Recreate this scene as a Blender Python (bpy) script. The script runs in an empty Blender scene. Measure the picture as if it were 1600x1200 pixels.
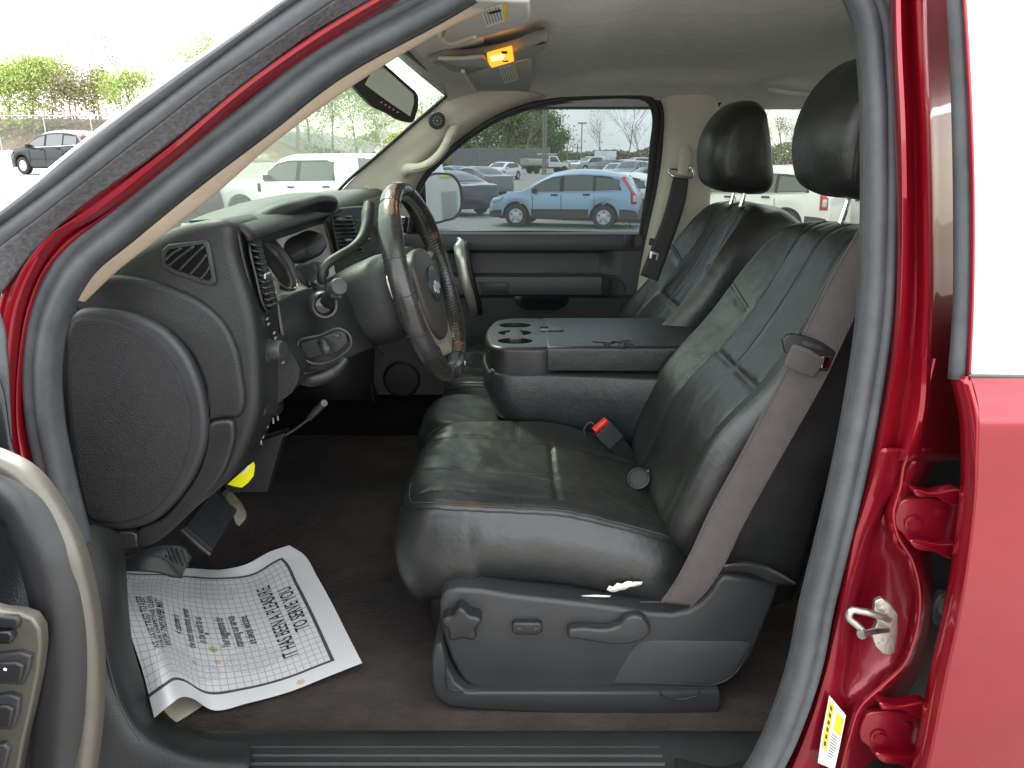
import bpy, bmesh, math, random
from math import sin, cos, pi, sqrt, radians as R
from mathutils import Vector, Matrix, noise
random.seed(7)
S = bpy.context.scene
COL = S.collection
# ---------------------------------------------------------------- camera, world, sun, exposure
CZ, PT, F = 1.85, R(16.5), 1200.0
cp_, sp_ = cos(PT), sin(PT)
cd = bpy.data.cameras.new('camera'); cam = bpy.data.objects.new('camera', cd); COL.objects.link(cam)
cam.location = (0, 0, CZ); cam.rotation_euler = (R(90) - PT, 0, 0)
cd.sensor_width = 36; cd.lens = 36 * F / 1600; cd.clip_start = .05; cd.clip_end = 2000
S.camera = cam
S.view_settings.view_transform = 'Standard'; S.view_settings.look = 'None'
S.view_settings.gamma = 1; S.view_settings.use_curve_mapping = False
S.view_settings.exposure = 1.98
S.cycles.use_denoising = True
S.cycles.max_bounces = 10; S.cycles.diffuse_bounces = 5; S.cycles.glossy_bounces = 4
S.cycles.transparent_max_bounces = 16; S.cycles.caustics_reflective = False; S.cycles.caustics_refractive = False
SUN_EL, SUN_AZ = R(50), R(-37)
W = bpy.data.worlds.new('World'); S.world = W; W.use_nodes = True
nt = W.node_tree; nt.nodes.clear()
out = nt.nodes.new('ShaderNodeOutputWorld'); bg = nt.nodes.new('ShaderNodeBackground')
sky = nt.nodes.new('ShaderNodeTexSky'); sky.sky_type = 'NISHITA'; sky.sun_disc = False
sky.sun_elevation = SUN_EL; sky.sun_rotation = SUN_AZ; sky.dust_density = 3; sky.air_density = 1.0
tc = nt.nodes.new('ShaderNodeTexCoord'); mp = nt.nodes.new('ShaderNodeMapping'); mp.inputs['Scale'].default_value = (1, 1, 2.5)
nz = nt.nodes.new('ShaderNodeTexNoise'); nz.inputs['Scale'].default_value = 2.2; nz.inputs['Detail'].default_value = 5; nz.inputs['Roughness'].default_value = .55
rp = nt.nodes.new('ShaderNodeValToRGB'); rp.color_ramp.elements[0].position = .30; rp.color_ramp.elements[1].position = .70
rp.color_ramp.elements[0].color = (.35, .35, .35, 1); rp.color_ramp.elements[1].color = (1, 1, 1, 1)
mx = nt.nodes.new('ShaderNodeMixRGB'); mx.inputs[2].default_value = (9.3, 9.35, 9.2, 1)
nt.links.new(tc.outputs['Generated'], mp.inputs[0]); nt.links.new(mp.outputs[0], nz.inputs['Vector'])
nt.links.new(nz.outputs['Fac'], rp.inputs[0]); nt.links.new(rp.outputs[0], mx.inputs[0])
nt.links.new(sky.outputs[0], mx.inputs[1]); nt.links.new(mx.outputs[0], bg.inputs[0])
bg.inputs[1].default_value = .145
nt.links.new(bg.outputs[0], out.inputs[0])
sd = bpy.data.lights.new('sun', 'SUN'); sun = bpy.data.objects.new('sun', sd); COL.objects.link(sun)
sd.energy = 1.2; sd.angle = R(12); sd.color = (1, .96, .9)
sun.rotation_euler = (R(90) - SUN_EL, 0, R(217))

# ---------------------------------------------------------------- measuring: a point of the photograph taken to a known distance, height or length
def ray(px, py):
    u = (px - 800) / F; v = (600 - py) / F
    return u, cp_ + sp_ * v, -sp_ + cp_ * v
def V(px, py, Y):
    a, b, c = ray(px, py); k = Y / b
    return Vector((a * k, Y, CZ + c * k))
def Zp(px, py, z):
    a, b, c = ray(px, py); k = (z - CZ) / c
    return Vector((a * k, b * k, z))
def XZ(px, py, Y):
    p = V(px, py, Y); return (p.x, p.z)
def wid(px, Y, py=600):
    a, b, c = ray(px, py); return a * Y / b

# ---------------------------------------------------------------- materials
MATS = {}
def pm(name, col, rough=.6, metal=0, bump=0, bscale=300, var=.0, vscale=6, coat=0, spec=.5, bump2=0, b2scale=25, rvar=0, col2=None, sheen=0, btype='noise', stretch=None):
    if name in MATS: return MATS[name]
    m = bpy.data.materials.new(name); m.use_nodes = True; n = m.node_tree; b = n.nodes['Principled BSDF']
    b.inputs['Base Color'].default_value = (*col, 1); b.inputs['Roughness'].default_value = rough
    b.inputs['Metallic'].default_value = metal; b.inputs['Specular IOR Level'].default_value = spec
    b.inputs['Coat Weight'].default_value = coat; b.inputs['Coat Roughness'].default_value = .04
    b.inputs['Sheen Weight'].default_value = sheen
    t = n.nodes.new('ShaderNodeTexCoord'); co = t.outputs['Object']
    if stretch:
        mp = n.nodes.new('ShaderNodeMapping'); mp.inputs['Scale'].default_value = stretch; n.links.new(co, mp.inputs[0]); co = mp.outputs[0]
    if var or rvar or col2:
        z = n.nodes.new('ShaderNodeTexNoise'); z.inputs['Scale'].default_value = vscale; z.inputs['Detail'].default_value = 6; z.inputs['Roughness'].default_value = .65
        n.links.new(co, z.inputs['Vector'])
        if var or col2:
            r = n.nodes.new('ShaderNodeValToRGB'); e = r.color_ramp.elements
            e[0].position = .32; e[1].position = .68
            c2 = col2 or tuple(min(1, c * (1 + var)) for c in col)
            e[0].color = (*[c * (1 - var) for c in col], 1); e[1].color = (*c2, 1)
            n.links.new(z.outputs['Fac'], r.inputs[0]); n.links.new(r.outputs[0], b.inputs['Base Color'])
        if rvar:
            q = n.nodes.new('ShaderNodeMapRange'); q.inputs['To Min'].default_value = max(0, rough - rvar); q.inputs['To Max'].default_value = min(1, rough + rvar)
            n.links.new(z.outputs['Fac'], q.inputs[0]); n.links.new(q.outputs[0], b.inputs['Roughness'])
    prev = None
    for st, sc in ((bump, bscale), (bump2, b2scale)):
        if not st: continue
        if btype == 'voronoi' and sc == bscale:
            z = n.nodes.new('ShaderNodeTexVoronoi'); z.inputs['Scale'].default_value = sc; o = z.outputs['Distance']
        else:
            z = n.nodes.new('ShaderNodeTexNoise'); z.inputs['Scale'].default_value = sc; z.inputs['Detail'].default_value = 3; o = z.outputs['Fac']
        n.links.new(co, z.inputs['Vector'])
        bp = n.nodes.new('ShaderNodeBump'); bp.inputs['Strength'].default_value = st; bp.inputs['Distance'].default_value = 1.2 / sc
        n.links.new(o, bp.inputs['Height'])
        if prev: n.links.new(prev, bp.inputs['Normal'])
        prev = bp.outputs[0]
    if prev: n.links.new(prev, b.inputs['Normal'])
    MATS[name] = m; return m
def glassm(name, tint, refl=.5, rough=0.0, veil=0):
    m = bpy.data.materials.new(name); m.use_nodes = True; n = m.node_tree; n.nodes.clear()
    o = n.nodes.new('ShaderNodeOutputMaterial'); t = n.nodes.new('ShaderNodeBsdfTransparent'); g = n.nodes.new('ShaderNodeBsdfGlossy')
    f = n.nodes.new('ShaderNodeFresnel'); f.inputs[0].default_value = 1.45; mxx = n.nodes.new('ShaderNodeMixShader')
    mu = n.nodes.new('ShaderNodeMath'); mu.operation = 'MULTIPLY'; mu.inputs[1].default_value = refl
    t.inputs[0].default_value = (*tint, 1); g.inputs['Roughness'].default_value = rough
    n.links.new(f.outputs[0], mu.inputs[0]); n.links.new(mu.outputs[0], mxx.inputs[0]); n.links.new(t.outputs[0], mxx.inputs[1]); n.links.new(g.outputs[0], mxx.inputs[2])
    if veil:
        tl = n.nodes.new('ShaderNodeBsdfTranslucent'); tl.inputs[0].default_value = (.8, .85, .8, 1); m2 = n.nodes.new('ShaderNodeMixShader'); m2.inputs[0].default_value = veil  # small translucent share stands in for reflection haze over the view
        n.links.new(mxx.outputs[0], m2.inputs[1]); n.links.new(tl.outputs[0], m2.inputs[2]); mxx = m2
    n.links.new(mxx.outputs[0], o.inputs[0]); MATS[name] = m; return m
def emitm(name, col, st):
    m = bpy.data.materials.new(name); m.use_nodes = True; b = m.node_tree.nodes['Principled BSDF']
    b.inputs['Base Color'].default_value = (*col, 1); b.inputs['Emission Color'].default_value = (*col, 1); b.inputs['Emission Strength'].default_value = st
    MATS[name] = m; return m
M_leather = pm('black_leather', (.022, .0232, .0225), .37, 0, .10, 700, .25, 9, 0, .6, .06, 34, .10, btype='voronoi')
M_leather2 = pm('console_leather', (.018, .021, .021), .36, 0, .20, 420, .2, 9, 0, .5, .05, 30, .08, btype='voronoi')
M_plas = pm('dark_grained_plastic', (.0145, .015, .0155), .46, 0, .18, 420, .12, 11, 0, .45, 0, 25, .06, btype='voronoi')
M_plas_s = pm('smooth_dark_plastic', (.017, .0172, .018), .38, 0, .05, 500, .12, 10, 0, .45, 0, 25, .06)
M_plas_g = pm('satin_grey_plastic', (.028, .0285, .030), .42, 0, .10, 500, .10, 10, 0, .45, 0, 25, .05)
M_black = pm('black_plastic', (.012, .012, .013), .5)
M_blackr = pm('matt_black', (.006, .006, .006), .95, spec=.1)
M_gloss = pm('gloss_black', (.012, .012, .014), .12)
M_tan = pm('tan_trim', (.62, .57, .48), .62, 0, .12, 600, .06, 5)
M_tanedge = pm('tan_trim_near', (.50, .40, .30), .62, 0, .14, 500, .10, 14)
M_liner = pm('headliner_fabric', (.70, .695, .67), .95, 0, .25, 900, .07, 20)
M_visor = pm('visor_fabric', (.46, .455, .43), .95, 0, .2, 800, .06, 20)
M_champ = pm('champagne_metal', (.125, .118, .10), .40, .6, .04, 90, .06, 12, 0, .5, 0, 25, .08)
M_champ2 = pm('champagne_cluster', (.50, .46, .40), .40, .55, .03, 90, .05, 12)
M_red = pm('candy_red_paint', (.30, .004, .016), .30, .55, 0, 300, .08, 3, 1.0)
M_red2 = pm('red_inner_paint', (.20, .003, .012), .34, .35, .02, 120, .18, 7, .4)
M_reddoor = pm('red_door_paint', (.25, .008, .018), .30, .5, 0, 300, .12, 3, 1.0)
def clear_cracks(m):
    n = m.node_tree; b = n.nodes['Principled BSDF']; src = b.inputs['Base Color'].links[0].from_socket; tc = [q for q in n.nodes if q.type == 'TEX_COORD'][0].outputs['Object']
    nz = n.nodes.new('ShaderNodeTexNoise'); nz.inputs['Scale'].default_value = 14; n.links.new(tc, nz.inputs['Vector'])
    ad = n.nodes.new('ShaderNodeVectorMath'); ad.operation = 'MULTIPLY_ADD'; ad.inputs[1].default_value = (.10, .10, .10); n.links.new(nz.outputs['Color'], ad.inputs[0]); n.links.new(tc, ad.inputs[2])
    vo = n.nodes.new('ShaderNodeTexVoronoi'); vo.feature = 'DISTANCE_TO_EDGE'; vo.inputs['Scale'].default_value = 24; n.links.new(ad.outputs[0], vo.inputs['Vector'])
    k = n.nodes.new('ShaderNodeMapRange'); k.inputs['From Min'].default_value = .022; k.inputs['From Max'].default_value = 0; n.links.new(vo.outputs['Distance'], k.inputs[0])
    sx = n.nodes.new('ShaderNodeSeparateXYZ'); n.links.new(tc, sx.inputs[0]); z = n.nodes.new('ShaderNodeMapRange'); z.inputs['From Min'].default_value = 1.34; z.inputs['From Max'].default_value = 1.16; z.inputs['To Max'].default_value = .28; n.links.new(sx.outputs[2], z.inputs[0])
    mu = n.nodes.new('ShaderNodeMath'); mu.operation = 'MULTIPLY'; n.links.new(k.outputs[0], mu.inputs[0]); n.links.new(z.outputs[0], mu.inputs[1])
    mx = n.nodes.new('ShaderNodeMixRGB'); mx.inputs[2].default_value = (.12, .004, .01, 1); n.links.new(mu.outputs[0], mx.inputs[0]); n.links.new(src, mx.inputs[1]); n.links.new(mx.outputs[0], b.inputs['Base Color'])
clear_cracks(M_reddoor)
M_seal = pm('grey_rubber', (.066, .070, .075), .55, 0, .12, 500, .22, 16, 0, .4, .05, 40, .08)
M_sealb = pm('black_rubber', (.035, .036, .038), .6, 0, .12, 500, .2, 30, 0, .4, .06, 60)
M_fuzz = pm('worn_edge_rubber', (.075, .078, .082), .7, 0, .3, 260, .35, 160, 0, .4, .1, 60)
M_carpet = pm('brown_carpet', (.023, .0192, .0178), 1, 0, .9, 330, .35, 4, 0, .05, .3, 60, 0, col2=(.062, .049, .042), sheen=.1)
M_doorp = pm('far_door_plastic', (.052, .053, .054), .45, 0, .2, 420, .1, 11, 0, .45, 0, 25, .05, btype='voronoi')
M_steel = pm('steel', (.62, .62, .60), .28, 1, .05, 200, .1, 20)
M_zinc = pm('zinc_plate', (.50, .49, .43), .38, .9, .1, 160, .2, 25)
M_chrome = pm('chrome', (.8, .8, .82), .08, 1)
M_belt = pm('belt_webbing', (.078, .066, .066), .75, 0, .5, 520, .10, 40, 0, .3, 0, 25, 0, stretch=(1, 1, 1))
M_beltd = pm('dark_belt_webbing', (.05, .046, .05), .75, 0, .5, 520, .10, 40)
M_white = pm('white_foam', (.75, .72, .66), .8, 0, .3, 200)
M_yellow = pm('yellow_tag', (.85, .80, .0), .5, 0, 0)
M_redbtn = pm('red_button', (.6, .02, .015), .35)
M_thread = pm('grey_thread', (.045, .047, .048), .7)
M_thread2 = pm('pale_thread', (.11, .11, .108), .7)
M_rubpad = pm('pedal_rubber', (.010, .011, .012), .55, 0, .1, 200, .3, 30)
M_wheelL = pm('worn_wheel_leather', (.024, .023, .023), .27, 0, .08, 600, .3, 22, .1, .5, .05, 60, .10)
M_tint = glassm('tinted_window', (.168, .202, .216), .55, veil=.013)
M_tintr = glassm('rear_tinted_window', (.30, .33, .28), .55, veil=.015)
M_wind = glassm('windshield_glass', (.62, .74, .62), .35, veil=.032)
M_sil = pm('silver_marks', (.20, .20, .205), .5)

# ---------------------------------------------------------------- mesh helpers
TR = Vector((.35, 1.96, 0))
truck = None
def link(name, me, mat=None, parent=None, smooth=True, ang=38):
    if mat is not None:
        if isinstance(mat, (list, tuple)):
            for q in mat: me.materials.append(q)
        else: me.materials.append(mat)
    if smooth:
        me.polygons.foreach_set('use_smooth', [True] * len(me.polygons)); me.set_sharp_from_angle(angle=R(ang))
    o = bpy.data.objects.new(name, me); COL.objects.link(o)
    if parent is not None:
        o.parent = parent
        if parent is truck: o.location = -TR
    return o
def mesh(name, vs, fs, mat, parent=None, ang=38, bevel=0, sub=0, solid=0, seg=2, weld=False):
    me = bpy.data.meshes.new(name)
    bm = bmesh.new(); bv = [bm.verts.new(v) for v in vs]
    for f in fs:
        try: bm.faces.new([bv[i] for i in f])
        except ValueError: pass
    if weld: bmesh.ops.remove_doubles(bm, verts=bm.verts, dist=1e-5)
    bmesh.ops.recalc_face_normals(bm, faces=bm.faces)
    bm.to_mesh(me); bm.free()
    o = link(name, me, mat, parent, True, ang)
    if solid: q = o.modifiers.new('s', 'SOLIDIFY'); q.thickness = solid; q.offset = 0
    if bevel: q = o.modifiers.new('b', 'BEVEL'); q.width = bevel; q.segments = seg; q.limit_method = 'ANGLE'; q.angle_limit = R(40)
    if sub: q = o.modifiers.new('u', 'SUBSURF'); q.levels = sub; q.render_levels = sub
    return o
def cr(p, n, closed=False):
    """points resampled along a Catmull-Rom curve"""
    p = [Vector(q) for q in p]; m = len(p)
    if m == 1: return [p[0].copy() for _ in range(n)]
    if m == 2 and not closed: return [p[0].lerp(p[1], i / (n - 1)) for i in range(n)]
    seg = m if closed else m - 1
    L = [0]
    for i in range(seg): L.append(L[-1] + max(1e-9, (p[(i + 1) % m] - p[i]).length))
    r = []
    for k in range(n):
        t = L[-1] * k / (n if closed else n - 1); i = 0
        while i < seg - 1 and L[i + 1] < t: i += 1
        u = (t - L[i]) / (L[i + 1] - L[i])
        if closed: a, b, c, d = p[(i - 1) % m], p[i], p[(i + 1) % m], p[(i + 2) % m]
        else:
            b, c = p[i], p[i + 1]; a = p[i - 1] if i > 0 else b * 2 - c; d = p[i + 2] if i + 2 < m else c * 2 - b
        l0 = max((b - a).length, 1e-9) ** .5; l1 = max((c - b).length, 1e-9) ** .5; l2 = max((d - c).length, 1e-9) ** .5
        m1 = (b - a) / l0 ** 1 * 0; # centripetal tangents
        T1 = ((b - a) / (l0 * l0) - (c - a) / (l0 * l0 + l1 * l1) + (c - b) / (l1 * l1)) * (l1 * l1)
        T2 = ((c - b) / (l1 * l1) - (d - b) / (l1 * l1 + l2 * l2) + (d - c) / (l2 * l2)) * (l1 * l1)
        h00 = 2 * u ** 3 - 3 * u * u + 1; h10 = u ** 3 - 2 * u * u + u; h01 = -2 * u ** 3 + 3 * u * u; h11 = u ** 3 - u * u
        r.append(b * h00 + T1 * h10 + c * h01 + T2 * h11)
    return r
def lin(p, n):
    p = [Vector(q) for q in p]; L = [0]
    for i in range(len(p) - 1): L.append(L[-1] + max(1e-9, (p[i + 1] - p[i]).length))
    r = []
    for k in range(n):
        t = L[-1] * k / (n - 1); i = 0
        while i < len(p) - 2 and L[i + 1] < t: i += 1
        r.append(p[i].lerp(p[i + 1], min(1, (t - L[i]) / (L[i + 1] - L[i]))))
    return r
def pts(l):
    return [V(*q) if not isinstance(q, Vector) else q for q in l]
def gridm(name, rows, mat, parent=None, closed=False, caps=False, ang=38, fn=None, **k):
    n = len(rows[0]); vs = [v for r in rows for v in r]
    if fn: vs = [fn(v) for v in vs]
    fs = []
    for i in range(len(rows) - 1):
        for j in range(n if closed else n - 1):
            a = i * n + j; b = i * n + (j + 1) % n
            fs.append((a, b, b + n, a + n))
    if caps: fs.append(tuple(range(n))[::-1]); fs.append(tuple(range((len(rows) - 1) * n, len(rows) * n)))
    return mesh(name, vs, fs, mat, parent, ang, **k)
def loft(name, rails, mat, parent=None, nu=40, nv=24, straight=False, **k):
    """surface through rails, each a list of (px, py, Y) or Vectors"""
    rs = [cr(pts(r), nu) for r in rails]
    colz = []
    for i in range(nu):
        line = [r[i] for r in rs]
        colz.append(lin(line, nv) if straight else cr(line, nv))
    return gridm(name, colz, mat, parent, **k)
def tube(name, path, rad, mat, parent=None, n=40, sec=12, closed=False, flat=1, up=None, caps=True, prof=None, ang=38, smoothp=True, twist=0):
    """sweep; rad number or list; flat squashes the section along up; prof gives own section [(a,b)] in units of rad"""
    P = pts(path); P = cr(P, n, closed) if smoothp else P
    n = len(P); up0 = Vector(up) if up else Vector((0, 1, 0))
    if isinstance(rad, (int, float)): rr = [rad] * n
    else:
        rr = []
        for i in range(n):
            t = i / (n if closed else n - 1) * (len(rad) - 1); a = min(int(t), len(rad) - 2); rr.append(rad[a] + (rad[a + 1] - rad[a]) * (t - a))
    if prof is None: prof = [(cos(2 * pi * j / sec), sin(2 * pi * j / sec) * flat) for j in range(sec)]
    rows = []
    for i in range(n):
        if closed: t = P[(i + 1) % n] - P[i - 1]
        else: t = P[min(i + 1, n - 1)] - P[max(i - 1, 0)]
        t.normalize(); s = t.cross(up0)
        if s.length < 1e-4: s = t.cross(Vector((1, 0, 0)))
        s.normalize(); u = s.cross(t)
        rows.append([P[i] + (s * a + u * b) * rr[i] for a, b in prof])
    if closed: rows.append(rows[0])
    return gridm(name, rows, mat, parent, closed=True, caps=caps and not closed, ang=ang, weld=closed)
def inset_loop(P, d):
    """P list of 2D tuples (ccw or cw): moved inward by d"""
    n = len(P); A = sum(P[i][0] * P[(i + 1) % n][1] - P[(i + 1) % n][0] * P[i][1] for i in range(n)); s = 1 if A > 0 else -1
    out = []
    for i in range(n):
        ax, ay = P[i - 1]; bx, by = P[i]; cx, cy = P[(i + 1) % n]
        e1 = Vector((bx - ax, by - ay)); e2 = Vector((cx - bx, cy - by))
        if e1.length < 1e-9 or e2.length < 1e-9: out.append(P[i]); continue
        e1.normalize(); e2.normalize(); n1 = Vector((-e1.y, e1.x)) * s; n2 = Vector((-e2.y, e2.x)) * s
        m = n1 + n2
        if m.length < 1e-6: out.append(P[i]); continue
        m.normalize(); k = d / max(.6, m.dot(n1)); out.append((bx + m.x * k, by + m.y * k))
    return out
def planept(px, py, P0, n):
    d = Vector(ray(px, py)); o = Vector((0, 0, CZ)); return o + d * ((P0 - o).dot(n) / d.dot(n))
def soften(L, f=.16):
    out = []
    for i in range(len(L)):
        a, b = Vector(L[i]), Vector(L[(i + 1) % len(L)]); out += [a.lerp(b, f), a.lerp(b, .5), a.lerp(b, 1 - f)]
    return out
def puff(name, loop, a, b, r, mat, parent=None, axis='y', n=0, rs=4, ra=None, rb=None, closed_smooth=True, ang=50, warp=None, **k):
    """prism of a 2D outline between a and b along an axis, its edges rounded by r (ra at a, rb at b)"""
    if n: loop = [(v.x, v.y) for v in cr([Vector((p[0], p[1], 0)) for p in loop], n, True)]
    ra = r if ra is None else ra; rb = r if rb is None else rb
    sg = 1 if b > a else -1; rings = []
    for i in range(rs + 1):
        t = pi / 2 * i / rs
        if ra == 0 and i < rs: continue
        rings.append((a + sg * ra * (1 - sin(t)), ra * (1 - cos(pi / 2 - t)) if 0 else ra * (1 - sin(t)) * 0 + ra * (1 - sqrt(max(0, 1 - (1 - sin(t)) ** 2)))))
    rings = []
    if ra > 0:
        for i in range(rs + 1):
            t = pi / 2 * i / rs; rings.append((a + sg * ra * (1 - cos(t)), ra * (1 - sin(t))))
    else: rings.append((a, 0))
    if rb > 0:
        for i in range(rs + 1):
            t = pi / 2 * i / rs; rings.append((b - sg * rb * (1 - sin(t)), rb * (1 - cos(t))))
    else: rings.append((b, 0))
    rows = []
    for w, d in rings:
        L = inset_loop(loop, d) if d > 1e-7 else loop
        if axis == 'y': rows.append([Vector((p[0], w, p[1])) for p in L])
        elif axis == 'z': rows.append([Vector((p[0], p[1], w)) for p in L])
        else: rows.append([Vector((w, p[0], p[1])) for p in L])
    return gridm(name, rows, mat, parent, closed=True, caps=True, ang=ang, fn=warp, **k)
def plate(name, pxl, Y, th, mat, parent=None, r=.002, n=0, rs=3, **k):
    """outline given in photograph points at distance Y, th thick away from the camera (negative: towards)"""
    return puff(name, [XZ(p[0], p[1], Y) for p in pxl], Y, Y + th, r, mat, parent, 'y', n, rs, rb=0, **k)
def rbox(name, c, s, mat, parent=None, r=.004, rot=None, seg=3):
    bm = bmesh.new(); bmesh.ops.create_cube(bm, size=1)
    for v in bm.verts: v.co = Vector((v.co.x * s[0], v.co.y * s[1], v.co.z * s[2]))
    if r: bmesh.ops.bevel(bm, geom=bm.edges[:], offset=min(r, min(s) * .49), segments=seg, affect='EDGES', profile=.5)
    if rot is not None: bmesh.ops.rotate(bm, verts=bm.verts, matrix=rot if isinstance(rot, Matrix) else Matrix.Rotation(rot[0], 3, rot[1]), cent=(0, 0, 0))
    bmesh.ops.translate(bm, verts=bm.verts, vec=c)
    me = bpy.data.meshes.new(name); bm.to_mesh(me); bm.free()
    return link(name, me, mat, parent)
def lathe(name, prof, c, axis, mat, parent=None, n=32, ang=38, scale=(1, 1)):
    """prof [(radius, along axis)]"""
    ax = Vector(axis).normalized(); s = ax.cross(Vector((0, 0, 1)))
    if s.length < 1e-3: s = Vector((1, 0, 0))
    s.normalize(); u = s.cross(ax); c = Vector(c)
    rows = [[c + ax * h + (s * cos(2 * pi * j / n) * scale[0] + u * sin(2 * pi * j / n) * scale[1]) * max(r, 1e-4) for j in range(n)] for r, h in prof]
    return gridm(name, rows, mat, parent, closed=True, caps=True, ang=ang)
def join(name, objs, mat=None):
    """several meshes put into one object"""
    bm = bmesh.new(); base = objs[0]; mats = []
    for o in objs:
        dg = bpy.context.evaluated_depsgraph_get() if o.modifiers else None
        me = bpy.data.meshes.new_from_object(o.evaluated_get(dg)) if dg else o.data
        off = len(mats)
        for q in o.data.materials:
            mats.append(q)
        n0 = len(bm.faces); bm.from_mesh(me); bm.faces.ensure_lookup_table()
        for f in bm.faces[n0:]: f.material_index += off
    me = bpy.data.meshes.new(name); bm.to_mesh(me); bm.free()
    for q in mats: me.materials.append(q)
    par = base.parent; loc = base.location.copy()
    for o in objs: bpy.data.objects.remove(o)
    me.set_sharp_from_angle(angle=R(38))
    o = bpy.data.objects.new(name, me); COL.objects.link(o); o.parent = par; o.location = loc
    return o
def tag(o, label=None, cat=None, group=None, kind=None):
    if label: o['label'] = label
    if cat: o['category'] = cat
    if group: o['group'] = group
    if kind: o['kind'] = kind
    return o
def empty(name, loc=(0, 0, 0), parent=None):
    o = bpy.data.objects.new(name, None); COL.objects.link(o); o.location = loc; o.empty_display_size = .1
    if parent is not None:
        o.parent = parent
        if parent is truck: o.location = -TR
    return o
def children(o): return [c for c in bpy.data.objects if c.parent is o]
_kids = None
def copy_tree(o, parent=None):
    c = o.copy(); COL.objects.link(c)
    if parent is not None: c.parent = parent
    for k in children(o): 
        if k is not c: copy_tree(k, c)
    return c
def textm(name, txt, size, mat, parent, place, sx=1, align='CENTER', sp=1.0, thick=0, bold=0):
    """lettering as a mesh; place maps (x, y) of the text plane to a point"""
    cu = bpy.data.curves.new(name, 'FONT'); cu.body = txt; cu.size = size; cu.align_x = align; cu.align_y = 'CENTER'; cu.space_character = sp; cu.space_line = .95
    cu.offset = bold; cu.resolution_u = 3
    to = bpy.data.objects.new(name, cu); COL.objects.link(to)
    dg = bpy.context.evaluated_depsgraph_get(); me = bpy.data.meshes.new_from_object(to.evaluated_get(dg))
    bpy.data.objects.remove(to); bpy.data.curves.remove(cu)
    for v in me.vertices: v.co = place(v.co.x * sx, v.co.y)
    return link(name, me, mat, parent, False)
truck = empty('pickup_truck', TR)
tag(truck, 'dark red crew cab pickup with its driver door open, black leather front seats and grey dashboard seen from outside', 'pickup truck')
truck['label'] = 'dark red crew cab pickup with open driver door, black leather seats and carpeted floor'
# ================================================================ TRUCK: body shell round the driver doorway
body = truck
# --- outer A pillar and windshield edge mouldings (run from the cowl up over the roof)
def band(name, up, lo, Ya, Yb, mat, parent, bulge=.006, nu=70, nv=10, th=.006):
    """strip between two edges given as photograph points; bulges towards the camera"""
    a = cr([V(x, y, Ya) for x, y in up], nu); b = cr([V(x, y, Yb) for x, y in lo], nu)
    rows = []
    for i in range(nu):
        rows.append([a[i].lerp(b[i], j / (nv - 1)) - Vector((0, bulge * sin(pi * j / (nv - 1)), 0)) for j in range(nv)])
    return gridm(name, rows, mat, parent, solid=th)
E0 = [(-140, 425), (0, 327), (160, 200), (275, 115), (370, 50), (440, 2), (520, -48), (640, -110)]
E1 = [(-140, 432), (0, 334), (161, 206), (277, 121), (374, 55), (446, 2), (530, -50), (650, -110)]
E2 = [(-140, 448), (0, 352), (100, 279), (200, 199), (300, 123), (392, 52), (467, 0), (560, -60), (680, -120)]
E3 = [(-140, 495), (0, 384), (50, 346), (150, 268), (250, 191), (325, 133), (400, 82), (520, 0), (620, -62), (720, -120)]
E4 = [(-140, 590), (0, 462), (50, 395), (100, 345), (250, 235), (397, 117), (480, 55), (575, 0), (700, -62), (800, -110)]
band('windshield_edge_trim', E0, E1, 1.045, 1.043, M_chrome, body, .002, nv=5)
band('outer_pillar_moulding', E1, E2, 1.045, 1.05, M_seal, body, .008)
band('drip_channel', [(x, y - 2) for x, y in E2], [(x, y + 6) for x, y in E2], 1.065, 1.065, M_black, body, 0, nv=4)
band('pillar_weatherstrip', [(x, y + 2) for x, y in E2], E3, 1.05, 1.045, M_seal, body, .006)
band('pillar_worn_strip', E3, E4, 1.045, 1.062, M_fuzz, body, -.002)
# --- red A pillar flange running down to the hinge side and up over the door
E4f = [(-60, 900), (-10, 700), (-6, 560), (0, 470), (22, 420), (60, 378), (100, 343), (250, 233), (397, 116), (480, 54), (575, -1), (700, -62), (900, -120), (1150, -130)]
E5f = [(95, 900), (62, 760), (42, 660), (45, 560), (60, 480), (85, 420), (125, 378), (165, 345), (265, 264), (397, 150), (510, 72), (625, -1), (720, -50), (900, -100), (1150, -112)]
E45 = [(10, 900), (18, 740), (12, 640), (16, 560), (28, 478), (52, 420), (90, 368), (140, 340), (257, 250), (397, 131), (490, 66), (598, 0), (705, -56), (900, -110), (1150, -121)]
def vz(l, Y): return [V(x, y, Y) for x, y in l]
nuA = 90
rA = [cr(vz(E4f, 1.064), nuA), cr(vz([(x + .25 * (q[0] - x), y + .25 * (q[1] - y)) for (x, y), q in zip(E4f, E5f[:1] + E5f[1:])], 1.058), nuA) if 0 else None, cr(vz(E45, 1.052), nuA), cr(vz(E5f, 1.085), nuA)]
rA = [r for r in rA if r]
rows = []
for i in range(nuA):
    a, m, b = rA[0][i], rA[1][i], rA[2][i]; line = []
    for j in range(17):
        t = j / 16; p = a.lerp(m, t * 2) if t < .5 else m.lerp(b, t * 2 - 1)
        line.append(p + Vector((0, .008 * sin(t * pi * 4), 0)))
    rows.append(line)
gridm('red_door_pillar', rows, M_red, body, solid=.004)
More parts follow.
